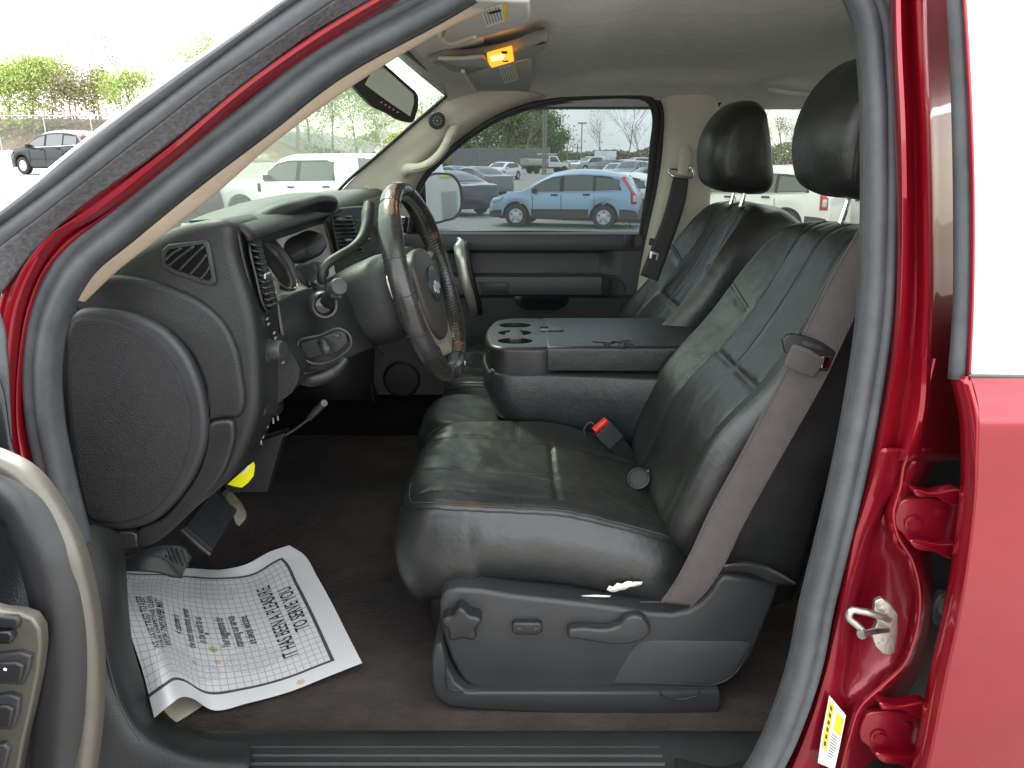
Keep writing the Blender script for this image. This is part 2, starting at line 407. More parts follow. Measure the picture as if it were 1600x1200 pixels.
# --- rubber door seal: one loop round the opening
SEAL = [(112, 850), (84, 740), (66, 640), (64, 560), (80, 480), (118, 410), (185, 352), (300, 258), (400, 182), (505, 100), (680, 2), (760, -42), (880, -68), (1060, -78), (1240, -70), (1325, -45), (1362, 20), (1374, 110), (1378, 240), (1377, 360), (1372, 480), (1353, 620), (1330, 740), (1302, 860), (1280, 950), (1262, 1040), (1240, 1110), (1205, 1190), (1150, 1270)]
SY = [1.08] * 10 + [1.10] * 6 + [1.10, 1.10, 1.09, 1.08, 1.075, 1.07, 1.06, 1.05, 1.045, 1.04, 1.035, 1.03, 1.03]
sprof = [(1, .2), (.8, .75), (.3, 1.0), (-.2, .85), (-.35, .55), (-.6, .75), (-.95, .5), (-1, -.1), (-.6, -.6), (.4, -.7), (.9, -.4)]
sprof = [(-b, a) for a, b in sprof]
def sealtube(name, P, Ys, rads, mat, prof, flip=1):
    Q = cr([V(x, y, Y) for (x, y), Y in zip(P, Ys)], 160)
    n = len(Q); rows = []
    for i in range(n):
        t = (Q[min(i + 1, n - 1)] - Q[max(i - 1, 0)]).normalized(); s = t.cross(Vector((0, 1, 0))).normalized(); u = Vector((0, -1, 0))
        f = i / (n - 1) * (len(rads) - 1); k = min(int(f), len(rads) - 2); r = rads[k] + (rads[k + 1] - rads[k]) * (f - k)
        rows.append([Q[i] + (s * a * flip + u * b) * r for a, b in prof])
    return gridm(name, rows, mat, body, closed=True, caps=True, ang=60)
pr = [(-1, -.5), (-1.02, .1), (-.9, .38), (-.6, .52), (-.38, .42), (-.28, .34), (-.16, .44), (.1, .75), (.45, .86), (.78, .72), (.98, .35), (1, -.5)]
sealtube('door_seal', SEAL, SY, [.0235, .024, .024, .022, .022, .022, .022, .021, .0205, .0205, .0215, .022, .0225, .023], M_seal, pr, -1)
# dark inner lip of the seal
ins = []
for (x, y), Y in zip(SEAL, SY): ins.append((x, y))
def off(P, d):
    o = []
    for i in range(len(P)):
        a = P[max(i - 1, 0)]; b = P[min(i + 1, len(P) - 1)]; tx, ty = b[0] - a[0], b[1] - a[1]; l = sqrt(tx * tx + ty * ty)
        o.append((P[i][0] - ty / l * d, P[i][1] + tx / l * d))
    return o
tube('seal_lip', [V(x, y, Y + .014) for (x, y), Y in zip(off(SEAL, 26), SY)], .0075, M_sealb, body, 150, 8)

# --- tan inner A pillar trim at the near side, then the windshield glass
TP = [(120, 458), (168, 412), (237, 358), (330, 283), (400, 220), (500, 142), (600, 73), (700, 14), (820, -35), (960, -60)]
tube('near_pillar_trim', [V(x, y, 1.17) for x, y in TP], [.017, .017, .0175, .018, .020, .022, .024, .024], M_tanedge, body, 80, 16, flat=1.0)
wr = []
for Y, bx, bz, tx, tz in ((1.14, -.70, 1.675, -.17, 2.03), (1.4, -.86, 1.66, -.21, 2.07), (1.85, -.94, 1.655, -.235, 2.085), (2.3, -.86, 1.66, -.21, 2.07), (2.60, -.62, 1.70, -.185, 2.035)):
    wr.append([Vector((bx, Y, bz)), Vector(((bx + tx) / 2 - .02, Y, (bz + tz) / 2 + .025)), Vector((tx, Y, tz))])
loft('windshield', wr, M_wind, body, 16, 24)
# cowl, wipers and hood ahead of the glass
cowl = loft('cowl_panel', [[Vector((-.98, 1.1, 1.60)), Vector((-1.02, 1.85, 1.60)), Vector((-.98, 2.75, 1.60))], [Vector((-.78, 1.1, 1.655)), Vector((-.93, 1.85, 1.65)), Vector((-.62, 2.7, 1.67))]], M_black, body, 20, 4, solid=.01)
hood = loft('hood', [[Vector((-2.1, 1.05, 1.38)), Vector((-2.1, 1.9, 1.44)), Vector((-2.1, 2.85, 1.38))], [Vector((-1.5, 1.03, 1.50)), Vector((-1.5, 1.9, 1.54)), Vector((-1.5, 2.87, 1.50))], [Vector((-.98, 1.03, 1.56)), Vector((-1.02, 1.9, 1.585)), Vector((-.98, 2.87, 1.56))]], M_red, body, 24, 12, solid=.01)
for a, b in (((330, 317, 1.42), (395, 313, 1.62)), ((345, 305, 1.95), (480, 300, 2.15))):
    p, q = V(*a), V(*b)
w = empty('wiper', (0, 0, 0), body)
tube('wiper_arm', [Vector((-.90, 1.25, 1.672)), Vector((-.93, 1.6, 1.70)), Vector((-.95, 1.95, 1.695))], .007, M_black, w, 20, 8)
tube('wiper_blade', [Vector((-.87, 1.3, 1.70)), Vector((-.905, 1.65, 1.715)), Vector((-.915, 2.0, 1.712))], .006, M_black, w, 20, 8)

# --- red B pillar with its channels, dents, striker and hinges
SH = []
prof_rows = [  # per row: y, then x of seal edge .. x of outer edge (photograph), left to right
 (-60, 1390, 1402, 1418, 1436, 1455, 1500), (60, 1393, 1404, 1422, 1440, 1458, 1503), (200, 1398, 1410, 1430, 1447, 1463, 1506), (350, 1400, 1412, 1432, 1450, 1466, 1508),
 (480, 1396, 1408, 1430, 1450, 1466, 1508), (570, 1386, 1400, 1422, 1446, 1462, 1510), (640, 1374, 1388, 1410, 1440, 1458, 1512), (720, 1356, 1372, 1395, 1415, 1440, 1512)]
rr = []
for row in prof_rows:
    y, xs = row[0], row[1:]
    Ys = (1.085, 1.05, 1.068, 1.03, 1.055, 1.14)
    L = [V(x, y, Y) for x, Y in zip(xs, Ys)]
    if y < 700: pass
    rr.append(cr(L, 33))
rowsB = [cr([r[i] for r in rr], 50) for i in range(33)]
# lower part: a broad shelf (Y 1.07) with the striker pocket pressed in
gridm('red_rear_pillar', rowsB, M_red, body, solid=.004)
low = []
EDG = [(700, 1360, 1384, 1412, 1436, 1470, 1515), (760, 1345, 1366, 1400, 1410, 1440, 1512), (800, 1336, 1352, 1385, 1396, 1440, 1510), (835, 1326, 1340, 1372, 1398, 1440, 1505), (880, 1317, 1330, 1360, 1424, 1450, 1500), (940, 1304, 1317, 1345, 1436, 1455, 1490),
       (1000, 1292, 1305, 1335, 1426, 1450, 1480), (1040, 1284, 1297, 1330, 1410, 1440, 1475), (1070, 1276, 1290, 1325, 1380, 1420, 1465), (1105, 1262, 1281, 1305, 1342, 1400, 1455), (1160, 1240, 1262, 1290, 1325, 1390, 1440), (1250, 1200, 1225, 1262, 1310, 1370, 1410)]
for y, *xs in EDG:
    if 780 < y < 1080: Ys = (1.08, 1.045, 1.075, 1.06, 1.085, 1.10)
    else: Ys = (1.08, 1.045, 1.055, 1.038, 1.07, 1.10)
    k = max(0, 1 - abs(y - 930) / 150)
    L = [V(xs[0], y, Ys[0]), V(xs[1], y, Ys[1])]
    L += [V(xs[1] + (xs[2] - xs[1]) * .5, y, 1.05 + .01 * k), V(xs[2], y, Ys[2] + .02 * k), V((xs[2] + xs[3]) / 2, y, 1.07 + .03 * k), V(xs[3] - 12, y, 1.06 + .02 * k), V(xs[3], y, 1.045), V(xs[3] + 12, y, 1.055), V(xs[4], y, 1.11), V(xs[5], y, 1.20)]
    low.append(cr(L, 61))
rowsL = [cr([r[i] for r in low], 90) for i in range(61)]
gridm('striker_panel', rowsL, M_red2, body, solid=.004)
# raised welded flange lines
tube('pillar_flange', [V(x, y, Y) for x, y, Y in ((1460, 560, 1.038), (1446, 620, 1.035), (1432, 690, 1.041), (1414, 722, 1.042), (1407, 760, 1.043), (1396, 805, 1.043), (1402, 835, 1.043), (1424, 872, 1.043), (1437, 925, 1.043), (1428, 1000, 1.043), (1411, 1040, 1.043), (1380, 1070, 1.043), (1345, 1103, 1.041), (1328, 1150, 1.040), (1310, 1220, 1.040))], .0030, M_red, body, 90, 8)
# striker
st = empty('door_striker', (0, 0, 0), body)
plate('striker_plate', [(1368, 940), (1378, 935), (1392, 944), (1403, 960), (1403, 985), (1398, 1020), (1390, 1024), (1380, 1022), (1368, 1010), (1362, 990), (1372, 972), (1366, 955)], 1.030, .008, M_zinc, st, .0018, 0)
tube('striker_loop', [V(1388, 968, 1.03), V(1372, 962, .995), V(1345, 955, .985), V(1330, 954, .985), V(1326, 962, .985), V(1340, 978, .985), V(1352, 990, .985)], .0052, M_zinc, st, 40, 12)
tube('striker_pin', [V(1386, 984, 1.03), V(1362, 987, .99), V(1346, 990, .975)], .0048, M_steel, st, 12, 14)
lathe('striker_nut', [(.0001, 0), (.007, 0), (.0075, .003), (.0075, .007), (.0001, .007)], V(1350, 990, .985), V(1346, 990, .975) - V(1362, 987, .99), M_steel, st, 16)
for x, y in ((1380, 952), (1377, 1004)):
    lathe('striker_screw', [(.004, 0), (.0042, -.002), (.0001, -.0022)], V(x, y, 1.030), (0, 1, 0), M_zinc, st, 12)
# hinges of the rear door
def hinge(ox, oy, s=1):
    h = empty('rear_door_hinge', (0, 0, 0), body)
    def q(l, Y): return [(ox + x * s, oy + y * s) for x, y in l]
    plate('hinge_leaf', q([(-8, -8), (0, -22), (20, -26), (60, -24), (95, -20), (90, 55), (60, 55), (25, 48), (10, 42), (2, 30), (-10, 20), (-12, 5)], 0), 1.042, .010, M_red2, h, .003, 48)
    plate('hinge_flange', q([(18, -38), (45, -34), (95, -36), (95, -15), (70, -18), (55, -27), (22, -30)], 0), 1.025, .02, M_red, h, .003, 30)
    plate('hinge_flange', q([(12, 42), (60, 46), (95, 50), (95, 66), (70, 68), (55, 60), (20, 52)], 0), 1.025, .02, M_red, h, .003, 30)
    lathe('hinge_bolt', [(.013, 0), (.013, -.003), (.0095, -.0035), (.0095, -.008), (.0001, -.008)], V(ox + 16 * s, oy + 12 * s, 1.041), (0, 1, 0), M_red2, h, 6 if 0 else 18)
    lathe('hinge_bolt', [(.009, 0), (.009, -.003), (.0001, -.0035)], V(ox + 62 * s, oy - 2 * s, 1.041), (0, 1, 0), M_red2, h, 18)
    lathe('hinge_pin', [(.0001, -.05), (.008, -.05), (.008, .05), (.0001, .05)], V(ox + 100 * s, oy + 8 * s, 1.03), (0, 0, 1), M_zinc, h, 14)
hinge(1410, 805); hinge(1356, 1138, 1.0)
lathe('door_bump_stop', [(.030, 0), (.030, -.012), (.024, -.016), (.0001, -.016)], V(1466, 946, 1.085), (0, 1, 0), M_sealb, body, 28, scale=(.55, 1))
lathe('grommet', [(.014, 0), (.014, -.006), (.0001, -.007)], V(1472, 946, 1.065), (0, 1, 0), M_zinc, body, 20, scale=(.5, 1))
# warning label on the pillar
lab = plate('pillar_label', [(1296, 1087), (1322, 1118), (1311, 1172), (1304, 1203), (1278, 1192), (1284, 1150)], 1.034, .0012, pm('label_white', (.72, .72, .68), .5), body, .0004)
def lp(u, v):  # u across 0..1, v down 0..1
    a = V(1296, 1087, 1.0325).lerp(V(1279, 1190, 1.0325), v); b = V(1322, 1118, 1.0325).lerp(V(1304, 1203, 1.0325), v); return a.lerp(b, u)
def quad(name, f, u0, v0, u1, v1, mat, parent):
    return mesh(name, [f(u0, v0), f(u1, v0), f(u1, v1), f(u0, v1)], [(0, 1, 2, 3)], mat, parent)
lbg = [quad('label_band', lp, .05, .06, .34, .78, pm('label_yellow', (.85, .55, .02), .5), body), quad('label_band', lp, .52, .1, .93, .4, pm('label_yellow', (.85, .55, .02), .5), body)]
for i in range(9): lbg.append(quad('label_print', lambda u, v: lp(u, v) - Vector((0, .0004, 0)), .45 + .0 * i, .46 + i * .045, .45 + random.uniform(.3, .45), .475 + i * .045, M_seal, body))
for i in range(6): lbg.append(quad('label_print', lambda u, v: lp(u, v) - Vector((0, .0004, 0)), .12, .1 + i * .11, .26, .17 + i * .11, M_seal, body))
lo = join('label_print', lbg); 

# --- rear door: applique, glass, red skin
rd = empty('rear_door', (0, 0, 0), body)
loft('window_applique', [[(1478, -60, 1.03), (1484, 60, 1.02), (1489, 200, 1.01), (1491, 350, 1.0), (1490, 480, .995), (1482, 592, .99)],
     [(1488, -60, .99), (1493, 60, .985), (1498, 200, .98), (1500, 350, .975), (1499, 480, .97), (1492, 593, .965)],
     [(1500, -60, .985), (1507, 60, .98), (1513, 200, .975), (1516, 350, .97), (1514, 480, .965), (1508, 594, .96)]], M_seal, rd, 40, 10, solid=.003)
loft('window_frame', [[(1499, -60, .988), (1506, 60, .983), (1512, 200, .978), (1515, 350, .973), (1513, 480, .968), (1509, 596, .963)],
     [(1504, -60, .975), (1512, 60, .97), (1519, 200, .965), (1522, 350, .962), (1520, 480, .957), (1515, 596, .952)]], M_red, rd, 40, 6, solid=.003)
gw = [[(1502, -120, .985), (1511, 60, .972), (1518, 200, .967), (1521, 350, .964), (1519, 480, .959), (1514, 588, .954)],
      [Vector((1.52, .985, V(1600, -120, .985).z)), Vector((1.54, .972, V(1600, 60, .972).z)), Vector((1.56, .967, V(1600, 200, .967).z)), Vector((1.58, .964, V(1600, 350, .964).z)), Vector((1.59, .959, V(1600, 480, .959).z)), Vector((1.60, .954, V(1600, 590, .954).z))]]
M_pane = pm('white_glossy_pane', (.90, .90, .90), .08, .30)  # even near-white base, glossy and partly metallic
loft('rear_door_glass', gw, M_pane, rd, 30, 4)
loft('window_belt_trim', [[(1513, 585, .951), (1650, 587, .951), Vector((1.65, .951, V(1650, 587, .951).z))], [(1516, 590, .949), (1650, 592, .949), Vector((1.65, .949, V(1650, 592, .949).z))]], M_champ, rd, 6, 3, solid=.003)
sk = []
for y, xe, Y in ((588, 1516, .952), (612, 1524, .945), (636, 1529, .940), (650, 1530, .936), (700, 1529, .932), (760, 1527, .930), (850, 1518, .930), (950, 1503, .932), (1050, 1482, .938), (1150, 1462, .945), (1260, 1440, .95)):
    sk.append([V(xe, y, Y), V(xe + 60, y, Y - .002), V(1720, y, Y - .004), Vector((1.72, Y - .004, V(1700, y, Y).z))])
# straight in height: a crease under the glass, then the broad flank
loft('door_skin', sk, M_reddoor, rd, 24, 70)
fl = []
for y, xe, Y in ((588, 1490, .985), (650, 1504, .97), (700, 1507, .965), (760, 1506, .965), (850, 1496, .967), (950, 1480, .97), (1050, 1458, .975), (1150, 1440, .98), (1260, 1416, .985)):
    fl.append((y, xe, Y))
lipR = [[V(x, y, Y + .05) for y, x, Y in fl], [V(x - 2, y, Y) for y, x, Y in fl], [V(x + 8, y, Y - .02) for y, x, Y in fl], [V(x + 14, y, Y - .026) for y, x, Y in fl],
        [V(x, y, Y) for (y, x, Y) in [(a, b, c) for a, b, c in ((588, 1516, .953), (650, 1530, .937), (700, 1529, .933), (760, 1527, .931), (850, 1518, .931), (950, 1503, .933), (1050, 1482, .939), (1150, 1462, .946), (1260, 1440, .951))]]]
loft('door_edge', lipR, M_red, rd, 60, 24, solid=.003)

# rear quarter behind the door, rocker, front fender: the rest of the near side
zt_ = V(1600, -120, .985).z
puff('rear_pillar_skin', [(1.60, 1.30), (1.58, zt_), (1.76, zt_ + .02), (1.78, 1.30)], .955, 1.10, .006, M_red, body, 'y', 0, 3)
puff('rear_quarter', [(1.725, .62), (1.725, 1.42), (1.80, 1.45), (1.80, .62)], .925, 1.05, .01, M_red, body, 'y', 0, 3)
tube('roof_rail', [Vector((-.08, 1.07, 2.185)), Vector((.1, 1.06, 2.19)), Vector((.9, 1.06, 2.19)), Vector((1.76, 1.06, 2.17))], .035, M_red, body, 40, 12)
puff('rocker', [(-.80, .56), (-.80, .80), (1.80, .80), (1.80, .56)], 1.0, 1.15, .02, M_red, body, 'y', 0, 4)
puff('front_fender', [(-.745, .78), (-.745, 1.50), (-1.2, 1.56), (-2.1, 1.46), (-2.1, 1.05), (-1.95, .92), (-1.5, .80), (-1.2, .78)], .955, 1.06, .02, M_red, body, 'y', 0, 4)

# --- sill, scuff plate, kick panel
rows = []
for z, y in (): pass
sill_r = [[Vector((-1.0, 1.18, .828)), Vector((-.2, 1.178, .828)), Vector((.5, 1.178, .828)), Vector((1.2, 1.178, .828))],
          [Vector((-1.0, 1.16, .846)), Vector((-.2, 1.16, .846)), Vector((.5, 1.16, .846)), Vector((1.2, 1.16, .846))],
          [Vector((-1.0, 1.08, .849)), Vector((-.2, 1.08, .849)), Vector((.5, 1.08, .849)), Vector((1.2, 1.08, .849))],
          [Vector((-1.0, 1.03, .84)), Vector((-.2, 1.03, .84)), Vector((.5, 1.03, .84)), Vector((1.2, 1.03, .84))],
          [Vector((-1.0, 1.0, .80)), Vector((-.2, 1.0, .80)), Vector((.5, 1.0, .80)), Vector((1.2, 1.0, .80))]]
loft('sill_plate', sill_r, M_plas, body, 40, 24, solid=.004)
ribs = []
for k, py in enumerate((1157, 1171, 1185, 1199)):
    a = Zp(322 - k * 3, py - 6, .85); b = Zp(1030 + k * 4, py + 14 - k * 1, .85)
    Yc = 1.132 - k * .0185
    ribs.append(tube('sill_rib', [Vector((a.x, Yc, .852)), Vector(((a.x + b.x) / 2, Yc, .852)), Vector((b.x, Yc, .852))], .0036, M_plas_g, body, 12, 8))
join('sill_ribs', ribs)
# rear corner of the sill sweeping up the B pillar
loft('sill_corner', [[(1045, 1163, 1.17), (1130, 1166, 1.17), (1190, 1143, 1.17), (1222, 1100, 1.17), (1240, 1020, 1.18), (1262, 930, 1.2), (1290, 820, 1.22)],
                     [(1055, 1190, 1.08), (1140, 1195, 1.08), (1200, 1175, 1.085), (1235, 1110, 1.09), (1258, 1020, 1.09), (1285, 910, 1.1), (1320, 800, 1.1)],
                     [(1060, 1215, 1.03), (1140, 1215, 1.03), (1215, 1195, 1.04), (1250, 1110, 1.05), (1275, 1020, 1.06), (1305, 900, 1.06), (1340, 790, 1.06)]], M_plas, body, 60, 14, solid=.004)
# kick panel by the hinge pillar
loft('kick_panel', [[(60, 780, 1.10), (62, 860, 1.09), (70, 960, 1.08), (85, 1080, 1.06), (120, 1180, 1.04), (200, 1260, 1.02), (330, 1290, 1.01)],
                    [(112, 815, 1.10), (125, 880, 1.10), (150, 980, 1.09), (180, 1080, 1.08), (225, 1150, 1.07), (300, 1185, 1.06), (390, 1196, 1.06)],
                    [(150, 820, 1.13), (168, 880, 1.13), (184, 960, 1.13), (196, 1040, 1.13), (228, 1112, 1.13), (290, 1150, 1.13), (390, 1160, 1.13)],
                    [(180, 830, 1.17), (188, 890, 1.17), (196, 960, 1.17), (206, 1030, 1.17), (240, 1102, 1.17), (300, 1143, 1.17), (390, 1155, 1.17)],
                    [(186, 850, 1.30), (190, 890, 1.30), (196, 950, 1.28), (206, 1010, 1.26), (236, 1085, 1.22), (300, 1150, 1.185), (390, 1160, 1.18)]], M_plas, body, 60, 36, solid=.004)
tube('kick_seam', [V(x, y, Y) for x, y, Y in ((128, 830, 1.10), (150, 930, 1.09), (168, 1030, 1.085), (196, 1120, 1.07), (240, 1180, 1.055), (290, 1215, 1.04))], .0016, M_plas_g, body, 50, 6)

# --- floor carpet and toe board, firewall, side wall under the far door
fl_rows = []
for i in range(60):
    x = -1.3 + i * 3.05 / 59; line = []
    for j in range(40):
        y = 1.12 + j * 1.64 / 39
        z = .825 + .07 * math.exp(-((y - 2.0) / .17) ** 2) * (1 if x < .1 else .6)
        z += .055 * min(1, max(0, (y - 2.0) / .5))
        if x < -.88: z += (-.88 - x) * 1.2
        z += .003 * noise.noise(Vector((x * 9, y * 9, 0)))
        line.append(Vector((x, y, z)))
    fl_rows.append(line)
gridm('floor_carpet', fl_rows, M_carpet, body)
mesh('firewall', [Vector((-1.0, 1.05, .8)), Vector((-1.0, 2.85, .8)), Vector((-1.0, 2.85, 1.62)), Vector((-1.0, 1.05, 1.62))], [(0, 1, 2, 3)], M_black, body)

# --- headliner
hr = []
for i in range(70):
    x = -.20 + i * 1.95 / 69; line = []
    for j in range(60):
        y = 1.12 + j * 1.54 / 59; t = (y - 1.89) / .77
        z = 2.092 - .075 * max(0, t) ** 7 - .02 * t * t * (1 if t > 0 else .3)
        a = min(1, max(0, (x - .16) / .10)); a = a * a * (3 - 2 * a); b = min(1, max(0, (.62 - abs(y - 1.89)) / .08)); b = b * b * (3 - 2 * b)
        z += .020 * a * b * (1 - min(1, max(0, (x - .95) / .1)))
        z -= .03 * max(0, (.02 - x) / .22) ** 2
        line.append(Vector((x, y, z)))
    hr.append(line)
gridm('headliner', hr, M_liner, body)
gridm('roof_skin', [[v + Vector((0, 0, .05)) for v in r] for r in hr], M_red, body)
loft('roof_side_skin', [[Vector((-.7, 1.04, 1.9)), Vector((0, 1.045, 2.12)), Vector((1.7, 1.045, 2.15))], [Vector((-.25, 1.10, 2.10)), Vector((0, 1.12, 2.14)), Vector((1.7, 1.12, 2.16))]], M_red, body, 10, 4) if 0 else None
# back of the cab
mesh('cab_back_panel', [Vector((1.70, 1.0, .8)), Vector((1.70, 2.8, .8)), Vector((1.70, 2.8, 1.55)), Vector((1.70, 1.0, 1.55))], [(0, 1, 2, 3)], M_plas, body)
mesh('cab_back_window', [Vector((1.69, 1.05, 1.55)), Vector((1.69, 2.7, 1.55)), Vector((1.62, 2.65, 2.05)), Vector((1.62, 1.1, 2.05))], [(0, 1, 2, 3)], M_tintr, body)
# near rear side wall inside (behind the B pillar) so that no light leaks in
mesh('near_rear_wall', [Vector((.62, 1.12, .8)), Vector((1.75, 1.12, .8)), Vector((1.75, 1.12, 1.62)), Vector((.66, 1.12, 1.62))], [(0, 1, 2, 3)], M_plas, body)
# ================================================================ DASHBOARD
dash = empty('dashboard', (0, 0, 0), truck)
def pr_(l, Y): return [XZ(x, y, Y) for x, y in l]
# end block behind the near end cap
side = [(150, 418), (190, 395), (235, 373), (285, 352), (325, 345), (352, 345), (360, 352), (365, 388), (375, 425), (388, 465), (397, 502), (402, 540), (405, 600), (404, 640), (400, 660), (390, 690), (366, 740), (300, 800), (240, 848), (212, 856), (160, 848), (122, 800), (104, 700), (97, 600), (99, 500), (120, 445)]
puff('end_block', pr_(side, 1.21), 1.21, 1.345, .018, M_plas, dash, 'y', 120, 5, rb=0)
# bulging padded band, fuse cover and lower corner on the end face
mid = [(112, 470), (130, 440), (170, 430), (215, 434), (262, 448), (310, 470), (345, 500), (367, 540), (378, 590), (380, 640), (374, 652), (345, 655), (325, 660), (318, 600), (290, 545), (245, 510), (190, 494), (120, 492)]
plate('padded_band', mid, 1.200, .04, M_plas, dash, .010, 110, 5)
cov = [(106, 500), (122, 484), (160, 482), (205, 490), (250, 511), (286, 548), (309, 595), (321, 645), (322, 685), (313, 722), (294, 760), (268, 793), (238, 818), (205, 829), (165, 830), (134, 824), (122, 790), (110, 720), (103, 640), (101, 560)]
plate('end_cover_rim', cov, 1.188, .05, M_plas_g, dash, .012, 110, 6)
cin = [(108, 520), (118, 500), (150, 497), (192, 506), (232, 526), (264, 558), (287, 603), (298, 650), (296, 695), (284, 735), (264, 772), (240, 800), (205, 815), (165, 818), (140, 812), (128, 780), (116, 710), (109, 640), (107, 570)]
M_cover = pm('coarse_grained_cover', (.024, .024, .025), .75, 0, .55, 420, .15, 60, 0, .35, 0, 25, 0, btype='voronoi')
plate('end_cover', cin, 1.184, .04, M_cover, dash, .006, 110, 4)
kc = [(326, 662), (350, 657), (362, 658), (366, 672), (362, 705), (348, 742), (322, 775), (290, 808), (258, 838), (236, 852), (216, 855), (212, 832), (250, 812), (285, 775), (310, 735), (322, 695)]
plate('lower_corner_trim', kc, 1.196, .04, M_plas_s, dash, .007, 90, 4)
plate('hood_release', [(152, 832), (205, 832), (213, 836), (214, 856), (170, 862), (156, 856)], 1.19, .03, M_plas_s, dash, .003)
plate('hood_release_mark', [(163, 840), (167, 846), (186, 856), (184, 857.5), (166, 849)], 1.1885, .001, M_sil, dash, .0003)
# side demister vent with its five fins
vf = [(253, 390), (262, 382), (322, 375), (327, 380), (338, 440), (332, 447), (318, 445), (268, 428), (251, 418)]
dv = empty('side_demister_vent', (0, 0, 0), truck)
plate('vent_frame', vf, 1.203, .03, M_plas_g, dv, .003, 0, 3)
plate('vent_opening', [(259, 396), (265, 389), (316, 381), (321, 386), (330, 434), (325, 439), (272, 421), (258, 412)], 1.2018, .03, M_blackr, dv, .001)
for a, b, c in (((258, 406), (268, 396), (283, 387)), ((262, 415), (280, 400), (303, 384)), ((278, 423), (295, 405), (318, 384)), ((295, 429), (310, 413), (322, 397)), ((312, 436), (320, 427), (327, 416))):
    loft('vent_fin', [[(*a, 1.2012), (*b, 1.2012), (*c, 1.2012)], [(a[0] + 4, a[1] + 3, 1.206), (b[0] + 4, b[1] + 3, 1.206), (c[0] + 3, c[1] + 3, 1.206)]], M_plas_g, dv, 10, 4, solid=.0032)
# dash top running under the windshield
def W_(x, y, z): return Vector((x, y, z))
tr = []
for Y, h in ((1.245, -.006), (1.30, .0), (1.5, .006), (1.75, .008), (1.9, .008), (2.2, .008), (2.5, .0), (2.74, -.02)):
    e = .16 * (1 - ((Y - 1.9) / .85) ** 2)
    tr.append([W_(-.72 - e, Y, 1.655), W_(-.66 - e * .5, Y, 1.69 + h * .3), W_(-.60, Y, 1.712 + h * .6), W_(-.54, Y, 1.732 + h), W_(-.47, Y, 1.748 + h * .8), W_(-.435, Y, 1.742), W_(-.42, Y, 1.72)])
top = loft('dash_top', tr, M_plas, dash, 30, 50, solid=.008)
# ---- instrument hood
hr_ = [[(296, 346, 1.33), (330, 333, 1.42), (380, 318, 1.52), (430, 307, 1.64), (470, 302, 1.76), (500, 303, 1.84), (514, 312, 1.90)],
       [(371, 344, 1.325), (392, 336, 1.39), (425, 321, 1.485), (469, 309, 1.625), (503, 303, 1.75), (519, 305, 1.815), (523, 314, 1.88)],
       [(378, 348, 1.31), (398, 341, 1.37), (430, 327, 1.46), (474, 314, 1.60), (508, 307, 1.73), (523, 308, 1.80), (526, 318, 1.86)],
       [(386, 355, 1.305), (404, 350, 1.36), (430, 338, 1.45), (475, 321, 1.59), (508, 313, 1.72), (526, 314, 1.79), (526, 324, 1.85)],
       [(392, 366, 1.31), (408, 360, 1.36), (430, 348, 1.45), (466, 333, 1.57), (495, 326, 1.70), (512, 331, 1.785), (518, 334, 1.84)],
       [(396, 374, 1.32), (414, 371, 1.38), (432, 363, 1.46), (466, 352, 1.58), (490, 345, 1.705), (503, 343, 1.79), (508, 343, 1.845)],
       [(400, 382, 1.34), (418, 378, 1.41), (440, 371, 1.49), (472, 360, 1.61), (492, 352, 1.73), (503, 349, 1.81), (508, 348, 1.855)]]
loft('instrument_hood', hr_, M_plas, dash, 60, 60, straight=False, solid=.003)
# ---- instrument bezel (champagne) with gauge barrels
bz = [[(385, 362, 1.38), (388, 400, 1.36), (400, 450, 1.35), (420, 475, 1.35), (432, 480, 1.35)],
      [(430, 365, 1.58), (425, 400, 1.50), (432, 440, 1.46), (442, 460, 1.44), (450, 466, 1.43)],
      [(475, 352, 1.74), (470, 380, 1.70), (478, 420, 1.64), (492, 448, 1.58), (500, 455, 1.56)],
      [(502, 342, 1.84), (511, 368, 1.83), (518, 400, 1.80), (524, 430, 1.76), (526, 445, 1.72)]]
loft('cluster_bezel', bz, M_champ2, dash, 30, 40, solid=.003)
def barrel(name, c0, c1, r0, r1, parent, mat=M_plas_s, n=40):
    a, b = Vector(c0), Vector(c1); ax = b - a
    return lathe(name, [(r0 * .86, -.0005), (r0, .001), (r0, .004), (r0 * .97, .01), ((r0 + r1) / 2, ax.length * .5), (r1, ax.length), (r1 * .93, ax.length + .001), (r1 * .90, ax.length - .004), (r1 * .86, ax.length * .2), (.0001, ax.length * .2)], a, ax, mat, parent, n)
gc = empty('instrument_cluster', (0, 0, 0), truck)
loft('gauge_hood', [[(391, 362, 1.41), (415, 366, 1.46), (440, 386, 1.50), (458, 413, 1.50), (465, 440, 1.47), (461, 454, 1.43)],
   [(389, 370, 1.385), (409, 378, 1.41), (431, 399, 1.43), (448, 424, 1.43), (456, 443, 1.42), (450, 455, 1.40)],
   [(392, 384, 1.40), (401, 393, 1.42), (417, 412, 1.44), (431, 432, 1.44), (437, 446, 1.42), (437, 452, 1.41)]], M_plas_s, gc, 50, 16, solid=.002)
loft('gauge_hood', [[(392, 392, 1.39), (402, 398, 1.39), (418, 420, 1.40), (428, 445, 1.40), (428, 458, 1.39)], [(394, 412, 1.42), (400, 420, 1.43), (408, 440, 1.43), (412, 460, 1.42), (414, 470, 1.41)]], M_gloss, gc, 30, 8, solid=.002)
